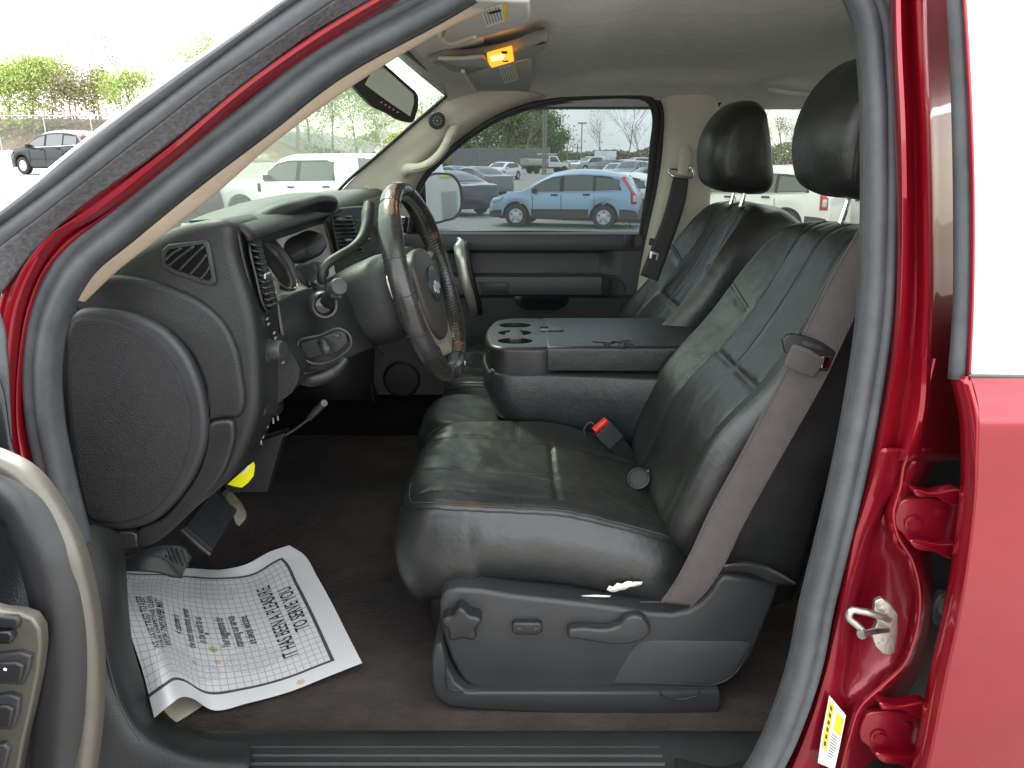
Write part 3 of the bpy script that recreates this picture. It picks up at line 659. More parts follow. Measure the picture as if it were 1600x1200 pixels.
# elongated flush pods seen at the far side of the bezel
def pod(name, px, Y, mat, parent, d=.010):
    A = [V(x, y, yy) for x, y, yy in px]; c = sum(A, Vector()) / len(A); rows = []
    lp_ = cr(A, 48, True)
    for k in (1.0, .96, .8, .5, .2, .01):
        rows.append([c + (p - c) * k + Vector((.7, -.7, .1)) * d * sqrt(1 - k * k) for p in lp_])
    return gridm(name, rows, mat, parent, closed=True, ang=60)
pod('gauge_pod', [(432, 386, 1.575), (440, 375, 1.615), (465, 366, 1.695), (490, 361, 1.755), (505, 368, 1.765), (510, 380, 1.765), (505, 394, 1.735), (490, 404, 1.685), (470, 412, 1.635), (450, 416, 1.575), (440, 408, 1.555)], 0, M_plas_s, gc)
pod('gauge_pod', [(462, 420, 1.555), (475, 410, 1.595), (495, 405, 1.655), (512, 410, 1.685), (514, 425, 1.685), (505, 438, 1.635), (490, 446, 1.575), (478, 445, 1.545)], 0, M_plas_s, gc)
tube('gauge_rim', [(432, 384, 1.58), (446, 396, 1.585), (456, 410, 1.58), (458, 418, 1.57)], .005, M_plas_s, gc, 24, 8)
tube('gauge_rim', [(462, 420, 1.555), (474, 431, 1.56), (482, 443, 1.55), (484, 448, 1.54)], .004, M_plas_s, gc, 24, 8)
tube('chrome_rim', [(398, 398, 1.375), (410, 410, 1.38), (420, 430, 1.385), (428, 450, 1.38), (430, 460, 1.375), (424, 465, 1.37)], .0028, M_steel, gc, 40, 8)
tube('chrome_rim', [(397, 370, 1.40), (425, 385, 1.43), (450, 410, 1.45), (463, 440, 1.445), (462, 450, 1.42), (448, 450, 1.40), (428, 435, 1.385), (420, 428, 1.38)], .0016, M_steel, gc, 60, 6)
# ---- rear-facing outer vent in the near end of the dash
nv = empty('outer_air_vent', (0, 0, 0), truck)
fc = [[(374, 362, 1.232), (380, 395, 1.232), (390, 435, 1.235), (401, 475, 1.24), (412, 530, 1.245), (416, 590, 1.25), (414, 650, 1.25)],
      [(380, 356, 1.30), (388, 395, 1.30), (400, 435, 1.30), (413, 475, 1.30), (424, 530, 1.30), (430, 590, 1.30), (428, 650, 1.30)],
      [(386, 358, 1.36), (394, 390, 1.36), (410, 435, 1.36), (424, 475, 1.36), (434, 530, 1.36), (440, 590, 1.36), (438, 640, 1.36)]]
loft('vent_column', [[(x + 3 - (6 if k == 0 else 0), y, Y) for x, y, Y in r] for k, r in enumerate(fc)], M_plas_s, dash, 40, 10, solid=.004)
def slot(t, s):  # t 0..1 down, s 0..1 across on the vent column
    a = V(375, 374, 1.235).lerp(V(403, 487, 1.245), t); b = V(388, 378, 1.31).lerp(V(419, 480, 1.315), t); return a.lerp(b, s) + Vector((.0105, 0, 0))
mouth = [slot(.0, .55), slot(.04, .25), slot(.15, .08), slot(.5, .03), slot(.9, .06), slot(.99, .2), slot(1.0, .6), slot(.95, .9), slot(.5, .97), slot(.1, .85)]
rim = cr(mouth, 50, True)
tube('vent_rim', mouth, .0022, M_plas_g, nv, 60, 8, closed=True)
mesh('vent_opening', rim, [tuple(range(50))], M_gloss, nv)
for i in range(11):
    t = .06 + i * .085
    a, b = slot(t, .10), slot(t + .012, .93)
    loft('vent_fin', [[a + Vector((.002, 0, 0)), b + Vector((.002, 0, 0))], [a + Vector((.011, 0, -.002)), b + Vector((.011, 0, -.002))]], M_plas_g, nv, 4, 3, solid=.0028)
rbox('vent_tab', slot(.5, .5) + Vector((.011, 0, 0)), (.006, .032, .009), M_steel, nv, .002)
# headlamp knob, dimmer and small marks below the vent
kn = V(431, 548, 1.265)
lathe('headlamp_knob', [(.0001, .027), (.014, .026), (.0165, .022), (.018, .002), (.021, 0), (.021, -.004), (.0001, -.004)], kn + Vector((-.010, 0, 0)), (1, -.25, .12), M_plas_g, truck, 30)
for x, y in ((411, 498), (413, 506), (422, 520), (424, 528), (436, 566)):
    rbox('panel_mark', V(x + 3, y, 1.27) + Vector((.004, 0, 0)), (.002, .010, .004), M_sil, dash, .0005)
rbox('dimmer_wheel', V(404, 503, 1.255) + Vector((.004, 0, 0)), (.010, .012, .02), M_plas_g, dash, .002)
# ---- knee panel under the column, to the centre of the cab, and the dark lower face
def sec(Y, dx=0, dz=0): return [(-.395 + dx, 1.535), (-.372 + dx, 1.49), (-.385 + dx, 1.455 + dz), (-.43, 1.42 + dz), (-.50, 1.34), (-.60, 1.26), (-.74, 1.24), (-.9, 1.3), (-.9, 1.55), (-.6, 1.56)]
rows = []
for Y, dx, dz in ((1.30, 0, 0), (1.45, .0, 0), (1.6, .0, -.0), (1.75, -.01, 0), (1.95, -.03, .02), (2.1, -.06, .05), (2.3, -.06, .05), (2.74, -.06, .05)):
    rows.append(cr([Vector((x, Y, z)) for x, z in sec(Y, dx, dz)], 60, True))
rows2 = []
for j in range(60): rows2.append(cr([r[j] for r in rows], 40))
gridm('knee_panel', [list(r) for r in zip(*rows2)], M_plas, dash, closed=True, caps=True)
# ---- centre stack with two vents, passenger side pad
cs = [(-.50, 1.740), (-.485, 1.725), (-.475, 1.66), (-.465, 1.58), (-.455, 1.50), (-.45, 1.44), (-.60, 1.40), (-.65, 1.70)]
puff('centre_stack', cs, 1.835, 2.215, .012, M_plas_s, dash, 'y', 0, 4)
pp = [(-.50, 1.745), (-.44, 1.742), (-.405, 1.715), (-.385, 1.66), (-.385, 1.60), (-.405, 1.54), (-.43, 1.47), (-.60, 1.42), (-.75, 1.5), (-.72, 1.70)]
puff('passenger_pad', pp, 2.205, 2.735, .03, M_plas, dash, 'y', 80, 6)
loft('stack_face', [[(503, 330, 1.835), (512, 365, 1.83), (521, 400, 1.825), (526, 440, 1.80), (530, 470, 1.80)], [(530, 325, 1.92), (546, 360, 1.92), (560, 400, 1.92), (566, 440, 1.90), (566, 470, 1.90)],
   [(565, 322, 2.03), (584, 355, 2.03), (596, 400, 2.02), (600, 440, 2.02), (600, 470, 2.0)], [(598, 322, 2.14), (612, 345, 2.15), (624, 400, 2.15), (628, 440, 2.14), (628, 470, 2.1)]], M_plas_s, dash, 40, 40, solid=.003)
def cvent(TL, TR, BR, BL, n_):
    v_ = empty('centre_air_vent', (0, 0, 0), truck); f = Vector((.010, -.008, 0))
    q = [V(*p) + f for p in (TL, TR, BR, BL)]
    mesh('vent_opening', q, [(0, 1, 2, 3)], M_black, v_, solid=.002)
    tube('vent_rim', [p + f * .3 for p in q], .0028, M_plas_g, v_, 4, 8, closed=True, smoothp=False)
    for i in range(n_):
        t = (i + .5) / n_; a, b = q[0].lerp(q[3], t), q[1].lerp(q[2], t)
        loft('vent_fin', [[a + f * .2, b + f * .2], [a + f * .9 + Vector((0, 0, -.004)), b + f * .9 + Vector((0, 0, -.004))]], M_plas_g, v_, 3, 3, solid=.0014)
    m = (q[0] + q[1] + q[2] + q[3]) / 4 + f * .9 + Vector((0, .0, -.012)); d = (q[1] - q[0]).normalized()
    tube('vent_tab', [m - d * .014, m + d * .014], .0035, M_sil, v_, 4, 8)
cvent((511, 338, 1.835), (541, 338, 1.915), (559, 393, 1.915), (522, 396, 1.83), 9)
cvent((592, 338, 2.06), (607, 338, 2.12), (624, 396, 2.13), (603, 396, 2.06), 9)
ra = empty('radio', (0, 0, 0), truck)
loft('radio_face', [[(552, 346, 1.955), (562, 346, 2.0), (574, 346, 2.03)], [(568, 405, 1.955), (578, 405, 2.0), (590, 405, 2.03)]], M_gloss, ra, 6, 6, solid=.008)
for i in range(4): rbox('radio_button', V(560 + i * 5, 372 + i * 1, 1.955) + Vector((.004, 0, 0)), (.006, .012, .008), M_plas_g, ra, .002)
loft('display_slot', [[(548, 345, 1.94), (575, 343, 2.02)], [(550, 352, 1.94), (577, 350, 2.02)]], M_gloss, ra, 4, 4, solid=.004)
# ---- column bezel: the panel below the gauges with the lock cylinder
colp = [[(432, 472, 1.34), (438, 520, 1.33), (446, 556, 1.33), (460, 580, 1.33), (478, 585, 1.34)],
        [(462, 456, 1.40), (466, 500, 1.37), (472, 548, 1.37), (485, 574, 1.37), (505, 578, 1.38)],
        [(505, 446, 1.47), (508, 490, 1.43), (515, 530, 1.42), (528, 556, 1.42), (540, 562, 1.43)],
        [(536, 440, 1.52), (540, 470, 1.48), (550, 505, 1.47), (563, 535, 1.47), (575, 545, 1.48)],
        [(555, 430, 1.60), (565, 470, 1.60), (580, 510, 1.60), (595, 545, 1.60), (600, 555, 1.60)]]
loft('column_bezel', colp, M_plas_s, dash, 30, 40, solid=.004)
br = empty('brake_release', (0, 0, 0), truck)
plate('recess', [(468, 536), (500, 526), (530, 516), (540, 520), (544, 535), (530, 550), (482, 562), (474, 556)], 1.355, .02, M_black, br, .003, 0)
tube('recess_rim', [V(x, y, 1.352) for x, y in ((466, 535), (500, 524), (532, 514), (545, 522), (548, 540), (536, 553), (484, 566), (472, 558))], .0025, M_plas_g, br, 60, 8, closed=True)
tube('release_handle', [V(499, 532, 1.345), V(505, 538, 1.335), V(510, 548, 1.33), V(518, 553, 1.335)], [.007, .009, .010, .006], M_plas_s, br, 20, 12, flat=.6)
rbox('release_tab', V(526, 525, 1.345), (.012, .006, .007), M_plas_g, br, .002)
tube('knee_cup', [V(455, 585, 1.40), V(490, 590, 1.40), (525, 575, 1.42), (540, 560, 1.43)], [.014, .018, .018, .010], M_plas_s, dash, 30, 12)
# ignition lock, shroud, stalks
colm = empty('steering_column', (0, 0, 0), truck)
WC = Vector((-.175, 1.56, 1.603)); WN = Vector((cos(R(15.5)), 0, sin(R(15.5)))); WU = Vector((-sin(R(15.5)), 0, cos(R(15.5)))); WS = Vector((.09, 1, 0)).normalized(); WN = WU.cross(WS).normalized()*-1
def wl(a, b, c=0): return WC + WS * a + WU * b + WN * c   # a: away from the camera, b: up, c: towards the driver
rows = []
for c, w, h, dz in ((-.25, .060, .060, -.01), (-.20, .075, .072, -.012), (-.14, .085, .085, -.012), (-.09, .088, .090, -.01), (-.05, .080, .085, -.006), (-.035, .06, .065, -.004)):
    rows.append([wl(w * (abs(cos(t)) ** .75) * (1 if cos(t) > 0 else -1), dz + h * (abs(sin(t)) ** .75) * (1 if sin(t) > 0 else -1), c) for t in [2 * pi * i / 48 for i in range(48)]])
gridm('column_shroud', rows, M_plas, colm, closed=True, caps=True, ang=50)
lk = V(507, 477, 1.37)
ld = Vector((.45, -.85, .1)).normalized()
lathe('lock_bezel', [(.0255, -.02), (.0255, .0), (.023, .004), (.019, .003), (.018, -.012), (.0001, -.012)], lk, ld, M_plas_g, colm, 36)
lathe('lock_cylinder', [(.0165, -.012), (.0165, -.003), (.013, -.001), (.0001, -.001)], lk, ld, M_gloss, colm, 30)
k0, k1 = V(512, 468, 1.36), V(529, 447, 1.325)
tube('turn_signal_stalk', [V(520, 478, 1.40), k0, k1], [.012, .0115, .012], M_black, colm, 12, 16)
lathe('stalk_knob', [(.0001, .0245), (.0135, .024), (.0155, .021), (.0165, .002), (.0155, 0), (.0001, 0)], V(524, 453, 1.335), V(531, 441, 1.30) - V(524, 453, 1.335) + Vector((.012, -.01, .004)), M_plas_g, colm, 30)
rbox('stalk_switch', V(527, 461, 1.325), (.022, .02, .012), M_black, colm, .004)
# gear lever curving up over the column
tube('gear_lever', [V(506, 448, 1.46), V(503, 436, 1.45), V(503, 425, 1.45), V(512, 412, 1.46), V(530, 400, 1.48), V(550, 388, 1.51), V(564, 374, 1.54), V(572, 355, 1.57), V(575, 335, 1.60), V(577, 320, 1.62)], [.009, .009, .009, .009, .009, .0095, .0105, .012, .014, .012], M_plas, colm, 60, 16)
lathe('lever_collar', [(.015, -.012), (.016, 0), (.013, .008), (.0001, .008)], V(501, 447, 1.45), (.2, -.2, 1), M_black, colm, 20)

# ---- steering wheel
sw = empty('steering_wheel', (0, 0, 0), truck)
RW = .190; rows = []
NS = 160
for i in range(NS):
    t = 2 * pi * i / NS; ring = []
    g = 1 + .13 * math.exp(-((abs(((t + pi) % (2 * pi)) - pi) - R(38)) / .22) ** 2) + .13 * math.exp(-((abs(((t + pi) % (2 * pi)) - pi) - R(142)) / .22) ** 2)
    for j in range(20):
        p = 2 * pi * j / 20; rr_ = .0166 * g; d = RW + rr_ * cos(p); c = rr_ * 1.25 * sin(p)
        # wrap seams: shallow creases
        for s0 in SEAMS if 'SEAMS' in globals() else ():
            pass
        ring.append(wl(d * cos(t), d * sin(t), c))
    rows.append(ring)
rows.append(rows[0])
rim_o = gridm('wheel_rim', rows, M_wheelL, sw, closed=True, weld=True)
def rp(t, p, r=.0176, g=1): d = RW + r * g * cos(p); return wl(d * cos(t), d * sin(t), r * g * 1.25 * sin(p))
sm_ = []
for deg in (200, 178, 158, 140, 222, 244, 262, 120, 98, 75, 52, 30, 12, -12, -35, -60, -80):
    t = R(deg)
    sm_.append(tube('wrap_seam', [rp(t + .01 * sin(3 * p), p, .0168, 1.0 if abs(abs(((t + pi) % (2 * pi)) - pi) - R(38)) > .5 else 1.0) for p in [2 * pi * k / 24 for k in range(24)]], .0009, M_black, sw, 30, 5, closed=True))
rim_o = join('wheel_rim', [rim_o] + sm_)
# lacing along the inside of the rim
lc = []
for i in range(150):
    t = 2 * pi * i / 150
    if 1: lc.append(tube('lacing', [rp(t, R(185), .0175), rp(t + .014, R(160), .0179), rp(t + .02, R(148), .0176)], .0011, M_thread2, sw, 4, 4))
join('rim_lacing', lc)
# scuffed orange patches where the leather has worn through
M_scuff = pm('worn_leather_patch', (.11, .042, .018), .5, 0, .4, 200, .5, 90)
def patch(t0, t1, p0, p1, mat=M_scuff, r=.0178):
    rows = []
    for i in range(16):
        t = t0 + (t1 - t0) * i / 15; w = sin(pi * i / 15) ** .6; line = []
        for j in range(7):
            p = (p0 + p1) / 2 + (p1 - p0) / 2 * w * (j / 3 - 1) * (1 + .3 * sin(i * 2.3 + j)); line.append(rp(t, p, r))
        rows.append(line)
    return gridm('worn_patch', rows, mat, sw)
patch(R(97), R(140), R(20), R(42)); patch(R(-72), R(-58), R(120), R(190)); patch(R(-38), R(-30), R(130), R(180)); patch(R(24), R(30), R(120), R(170)); patch(R(12), R(18), R(60), R(110))
patch(R(-84), R(-78), R(60), R(100), M_white)
# spokes, bezel and airbag cover
def shapew(name, pts2, c0, c1, mat, r=.004, n=60, dome=0, **k):
    L = [(v.x, v.y) for v in cr([Vector((a, b, 0)) for a, b in pts2], n, True)]
    rings = []
    for i in range(4): t = pi / 2 * i / 3; rings.append((c1 - r * (1 - sin(t)), 0 if 0 else r * (1 - cos(t))))
    rows = [[wl(a, b, c0) for a, b in L]]
    for c, d in [(c1 - r * (1 - sin(pi / 2 * i / 4)), r * (1 - cos(pi / 2 * i / 4))) for i in range(5)]:
        rows.append([wl(a, b, c) for a, b in inset_loop(L, d)])
    Lb = inset_loop(L, r); ca = sum(a for a, b in Lb) / n; cb = sum(b for a, b in Lb) / n
    for s in (.85, .6, .3, .02):
        rows.append([wl(ca + (a - ca) * s, cb + (b - cb) * s, c1 + dome * (1 - s * s)) for a, b in Lb])
    return gridm(name, rows, mat, sw, closed=True, caps=True, ang=45)
M_spoke = pm('spoke_champagne', (.46, .42, .35), .40, .55, .04, 150, .08, 14)
sp = [(-.075, .035), (-.12, .040), (-.176, .044), (-.180, .012), (-.15, -.02), (-.125, -.07), (-.105, -.12), (-.105, -.148), (-.065, -.170), (-.04, -.13), (0, -.115), (.04, -.13), (.065, -.170), (.105, -.148), (.105, -.12), (.125, -.07), (.15, -.02), (.185, .012), (.18, .044), (.12, .040), (.075, .035), (.0, .03)]
shapew('spoke_frame', sp, -.026, -.004, M_spoke, .004, 120)
shapew('spoke_back_cover', [(-.07, .06), (-.09, .0), (-.085, -.07), (-.05, -.11), (.05, -.11), (.085, -.07), (.09, 0), (.07, .06), (0, .08)], -.05, -.012, M_plas, .006, 60)
shapew('airbag_cover', [(-.078, .050), (-.088, .01), (-.084, -.045), (-.060, -.095), (-.03, -.115), (.03, -.115), (.060, -.095), (.084, -.045), (.088, .01), (.078, .050), (.045, .066), (0, .070), (-.045, .066)], -.02, .008, pm('airbag_plastic', (.040, .037, .036), .5, 0, .15, 420, .08, 12), .008, 80, .008)
shapew('emblem_ring', [(.046 * cos(t), -.006 + .036 * sin(t)) for t in [2 * pi * i / 24 for i in range(24)]], .010, .0185, pm('emblem_blue', (.014, .028, .038), .3), .002, 48, .0)
shapew('emblem', [(-.026, -.020), (-.008, -.020), (-.008, -.024), (.008, -.024), (.008, -.019), (.026, -.019), (.022, -.006), (.006, -.006), (.006, -.001), (-.008, -.001), (-.008, -.006), (-.022, -.006)], .018, .0205, pm('emblem_silver', (.42, .43, .44), .4, .3), .0006, 60)
for s in (-1, 1):
    shapew('control_pad', [(s * .10, .030), (s * .135, .036), (s * .165, .036), (s * .168, .016), (s * .145, -.002), (s * .12, -.02), (s * .10, -.01)], -.006, .002, M_plas_s, .003, 40)
# ---- lower switches, yellow tag, pedals and OBD panel
for x, y in ((418, 664), (427, 657), (411, 680), (408, 690), (434, 652)):
    rbox('trim_mark', V(x, y, 1.33), (.003, .004, .012), M_sil, dash, .0008)
pl = empty('parking_brake_lever', (0, 0, 0), truck)
tube('lever_arm', [V(446, 680, 1.35), V(465, 668, 1.35), V(482, 655, 1.35)], .0022, M_plas_g, pl, 14, 8)
tube('lever_grip', [V(482, 655, 1.35), V(494, 642, 1.35), V(504, 632, 1.35)], [.005, .007, .007], M_black, pl, 10, 12)
lathe('lever_tip', [(.007, -.002), (.007, .002), (.006, .004), (.0001, .004)], V(506, 630, 1.345), (.4, -.9, .3), M_plas_g, pl, 20)
puff('tunnel_side_panel', pr_([(372, 700), (446, 676), (440, 690), (418, 769), (360, 770), (330, 765)], 1.62), 1.62, 1.66, .004, M_plas_s, truck, 'y')
def pedal(name, outline, Y, th, arm):
    e = empty(name, (0, 0, 0), truck)
    o = plate('pad', outline, Y, th, M_rubpad, e, .004, 0)
    return e
bp_ = empty('brake_pedal', (0, 0, 0), truck)
A_, B_, C_, D_ = V(333, 765, 1.50), V(372, 796, 1.50), V(328, 867, 1.40), V(283, 828, 1.40)
def bil(u, v): return A_.lerp(B_, u).lerp(D_.lerp(C_, u), v)
nrm = (B_ - A_).cross(D_ - A_).normalized()
if nrm.y > 0: nrm = -nrm
mesh('pedal_plate', [bil(0, 0), bil(1, 0), bil(1, 1), bil(0, 1)] + [p - nrm * .012 for p in (bil(0, 0), bil(1, 0), bil(1, 1), bil(0, 1))], [(0, 1, 2, 3), (7, 6, 5, 4), (0, 4, 5, 1), (1, 5, 6, 2), (2, 6, 7, 3), (3, 7, 4, 0)], M_rubpad, bp_, bevel=.004, seg=3)
rb_ = [tube('pad_rib', [bil(.08 + .095 * i, .05) + nrm * .001, bil(.08 + .095 * i, .88) + nrm * .001], .0024, M_rubpad, bp_, 4, 6) for i in range(10)]
join('pad_ribs', rb_)
tube('pad_edge', [bil(0, 1) + nrm * .002, bil(.5, 1.02) + nrm * .004, bil(1, 1) + nrm * .002], .005, M_plas_g, bp_, 16, 10)
tube('pedal_arm', [V(352, 770, 1.52), V(345, 730, 1.6), V(360, 680, 1.65)], .010, M_black, bp_, 10, 10, flat=.5)
gp = empty('accelerator_pedal', (0, 0, 0), truck)
loft('accelerator_pad', [[(338, 752, 1.66), (346, 768, 1.65), (360, 795, 1.62), (368, 818, 1.60)], [(352, 752, 1.68), (365, 772, 1.66), (380, 792, 1.64), (385, 808, 1.62), (374, 822, 1.60)]], pm('dusty_metal', (.20, .17, .13), .6, .3, .2, 200, .3, 40), gp, 20, 6, solid=.006)
pb = empty('parking_brake_pedal', (0, 0, 0), truck)
loft('pedal_pad', [[(195, 868, 1.26), (225, 858, 1.27), (258, 850, 1.29), (285, 853, 1.30), (300, 872, 1.30)], [(193, 882, 1.255), (230, 872, 1.26), (262, 864, 1.28), (284, 868, 1.29), (292, 884, 1.285)], [(192, 892, 1.25), (225, 893, 1.25), (250, 896, 1.26), (270, 902, 1.27), (284, 903, 1.275)]], M_rubpad, pb, 30, 12, solid=.008)
rb_ = [tube('pad_rib', [(244 + i * 8, 852 + i * 1.2, 1.284 - .0 * i), (256 + i * 7.5, 874 + i * 2.5, 1.268)], .002, M_rubpad, pb, 5, 6) for i in range(6)]
join('pad_ribs', rb_)
tube('pad_edge', [(240, 866, 1.255), (262, 874, 1.262), (275, 890, 1.266), (284, 903, 1.27)], .0022, M_plas_g, pb, 16, 6)
yt = plate('yellow_tag', [(355, 757), (372, 742), (390, 726), (396, 722), (398, 728), (396, 744), (388, 754), (378, 762), (366, 760)], 1.40, .0015, M_yellow, None, .0004)
tag(yt, 'bright yellow plastic tag hanging below the dashboard knee panel above the pedals', 'tag')
plate('tag_sticker', [(376, 740), (388, 727), (391, 729), (380, 741)], 1.3988, .0006, pm('tag_white', (.7, .7, .7), .5), yt, .0002)
# leather rubbed brown at the front corners of the driver cushion (its own marks)
def worn_leather():
    m = M_leather.copy(); m.name = 'rubbed_black_leather'; n = m.node_tree; b = n.nodes['Principled BSDF']
    src = b.inputs['Base Color'].links[0].from_socket; tc = [q for q in n.nodes if q.type == 'TEX_COORD'][0].outputs['Object']
    nz = n.nodes.new('ShaderNodeTexNoise'); nz.inputs['Scale'].default_value = 55; nz.inputs['Detail'].default_value = 5; n.links.new(tc, nz.inputs['Vector'])
    tot = None
    for c, r in ((V(705, 668, 1.80), .075), (V(745, 676, 1.79), .06), (V(700, 780, 1.325), .032), (V(735, 790, 1.325), .036), (V(775, 800, 1.32), .03), (V(700, 760, 1.40), .03)):
        d = n.nodes.new('ShaderNodeVectorMath'); d.operation = 'DISTANCE'; n.links.new(tc, d.inputs[0]); d.inputs[1].default_value = c
        q = n.nodes.new('ShaderNodeMapRange'); q.inputs['From Min'].default_value = r; q.inputs['From Max'].default_value = 0; n.links.new(d.outputs['Value'], q.inputs[0])
        if tot is None: tot = q.outputs[0]
        else:
            a = n.nodes.new('ShaderNodeMath'); a.operation = 'MAXIMUM'; n.links.new(tot, a.inputs[0]); n.links.new(q.outputs[0], a.inputs[1]); tot = a.outputs[0]
    mu = n.nodes.new('ShaderNodeMath'); mu.operation = 'MULTIPLY'; n.links.new(tot, mu.inputs[0]); n.links.new(nz.outputs['Fac'], mu.inputs[1])
    k = n.nodes.new('ShaderNodeMapRange'); k.inputs['From Min'].default_value = .16; k.inputs['From Max'].default_value = .38; k.inputs['To Max'].default_value = .75; n.links.new(mu.outputs[0], k.inputs[0])
    mx = n.nodes.new('ShaderNodeMixRGB'); mx.inputs[2].default_value = (.085, .038, .018, 1); n.links.new(k.outputs[0], mx.inputs[0]); n.links.new(src, mx.inputs[1]); n.links.new(mx.outputs[0], b.inputs['Base Color'])
    return m
# ================================================================ SEATS
def pillow(name, O, ex, ey, ez, plan, topf, skirt, mat, parent, n=90, sq=5.0, edge=.03, base=True):
    """cushion: plan(a, b)->(x, y) for a, b in -1..1, topf(a, b)->height, skirt [(outward, drop)] below the rim"""
    O = Vector(O); rows = []
    ang_n = 4 * n // 2
    # square spiral rings: radius r in 0..1, angle position s round the square
    def sqp(s):  # s in 0..4
        k = int(s) % 4; f = s - int(s); f = 2 * f - 1
        return ((1, f), (-f, 1), (-1, -f), (f, -1))[k]
    N = 4 * (n // 2); rings = []
    R_ = [i / 34 for i in range(1, 35)]; R_[0] = .012
    def sc(a, b):  # square to squircle
        m = max(abs(a), abs(b));
        if m < 1e-9: return 0, 0
        l = (abs(a) ** sq + abs(b) ** sq) ** (1 / sq); return a * m / l, b * m / l
    for r in R_:
        ring = []
        for i in range(N):
            a, b = sqp(4 * i / N); a, b = sc(a * r, b * r); x, y = plan(a, b); z = topf(a, b)
            e = (1 - r); 
            if e * .5 < edge: z -= edge * .55 * (1 - sqrt(max(0, 1 - (1 - e * .5 / edge) ** 2)))
            ring.append((x, y, z, a, b))
        rings.append(ring)
    last = rings[-1]; out_r = []
    for (o_, d) in skirt:
        ring = []
        for i in range(N):
            x, y, z, a, b = last[i]; p = last[i - 1]; q = last[(i + 1) % N]
            tx, ty = q[0] - p[0], q[1] - p[1]; l = sqrt(tx * tx + ty * ty) or 1
            dd = d(a, b) if callable(d) else d; oo = o_(a, b) if callable(o_) else o_
            ring.append((x + ty / l * oo, y - tx / l * oo, z - dd, a, b))
        rings.append(ring)
    rows = [[O + ex * v[0] + ey * v[1] + ez * v[2] for v in r] for r in rings]
    return gridm(name, rows, mat, parent, closed=True, caps=True, ang=60)
def groove(d, w, k): return -k * math.exp(-(d / w) ** 2)
def sstp(a, b, x): t = min(1, max(0, (x - a) / (b - a))); return t * t * (3 - 2 * t)
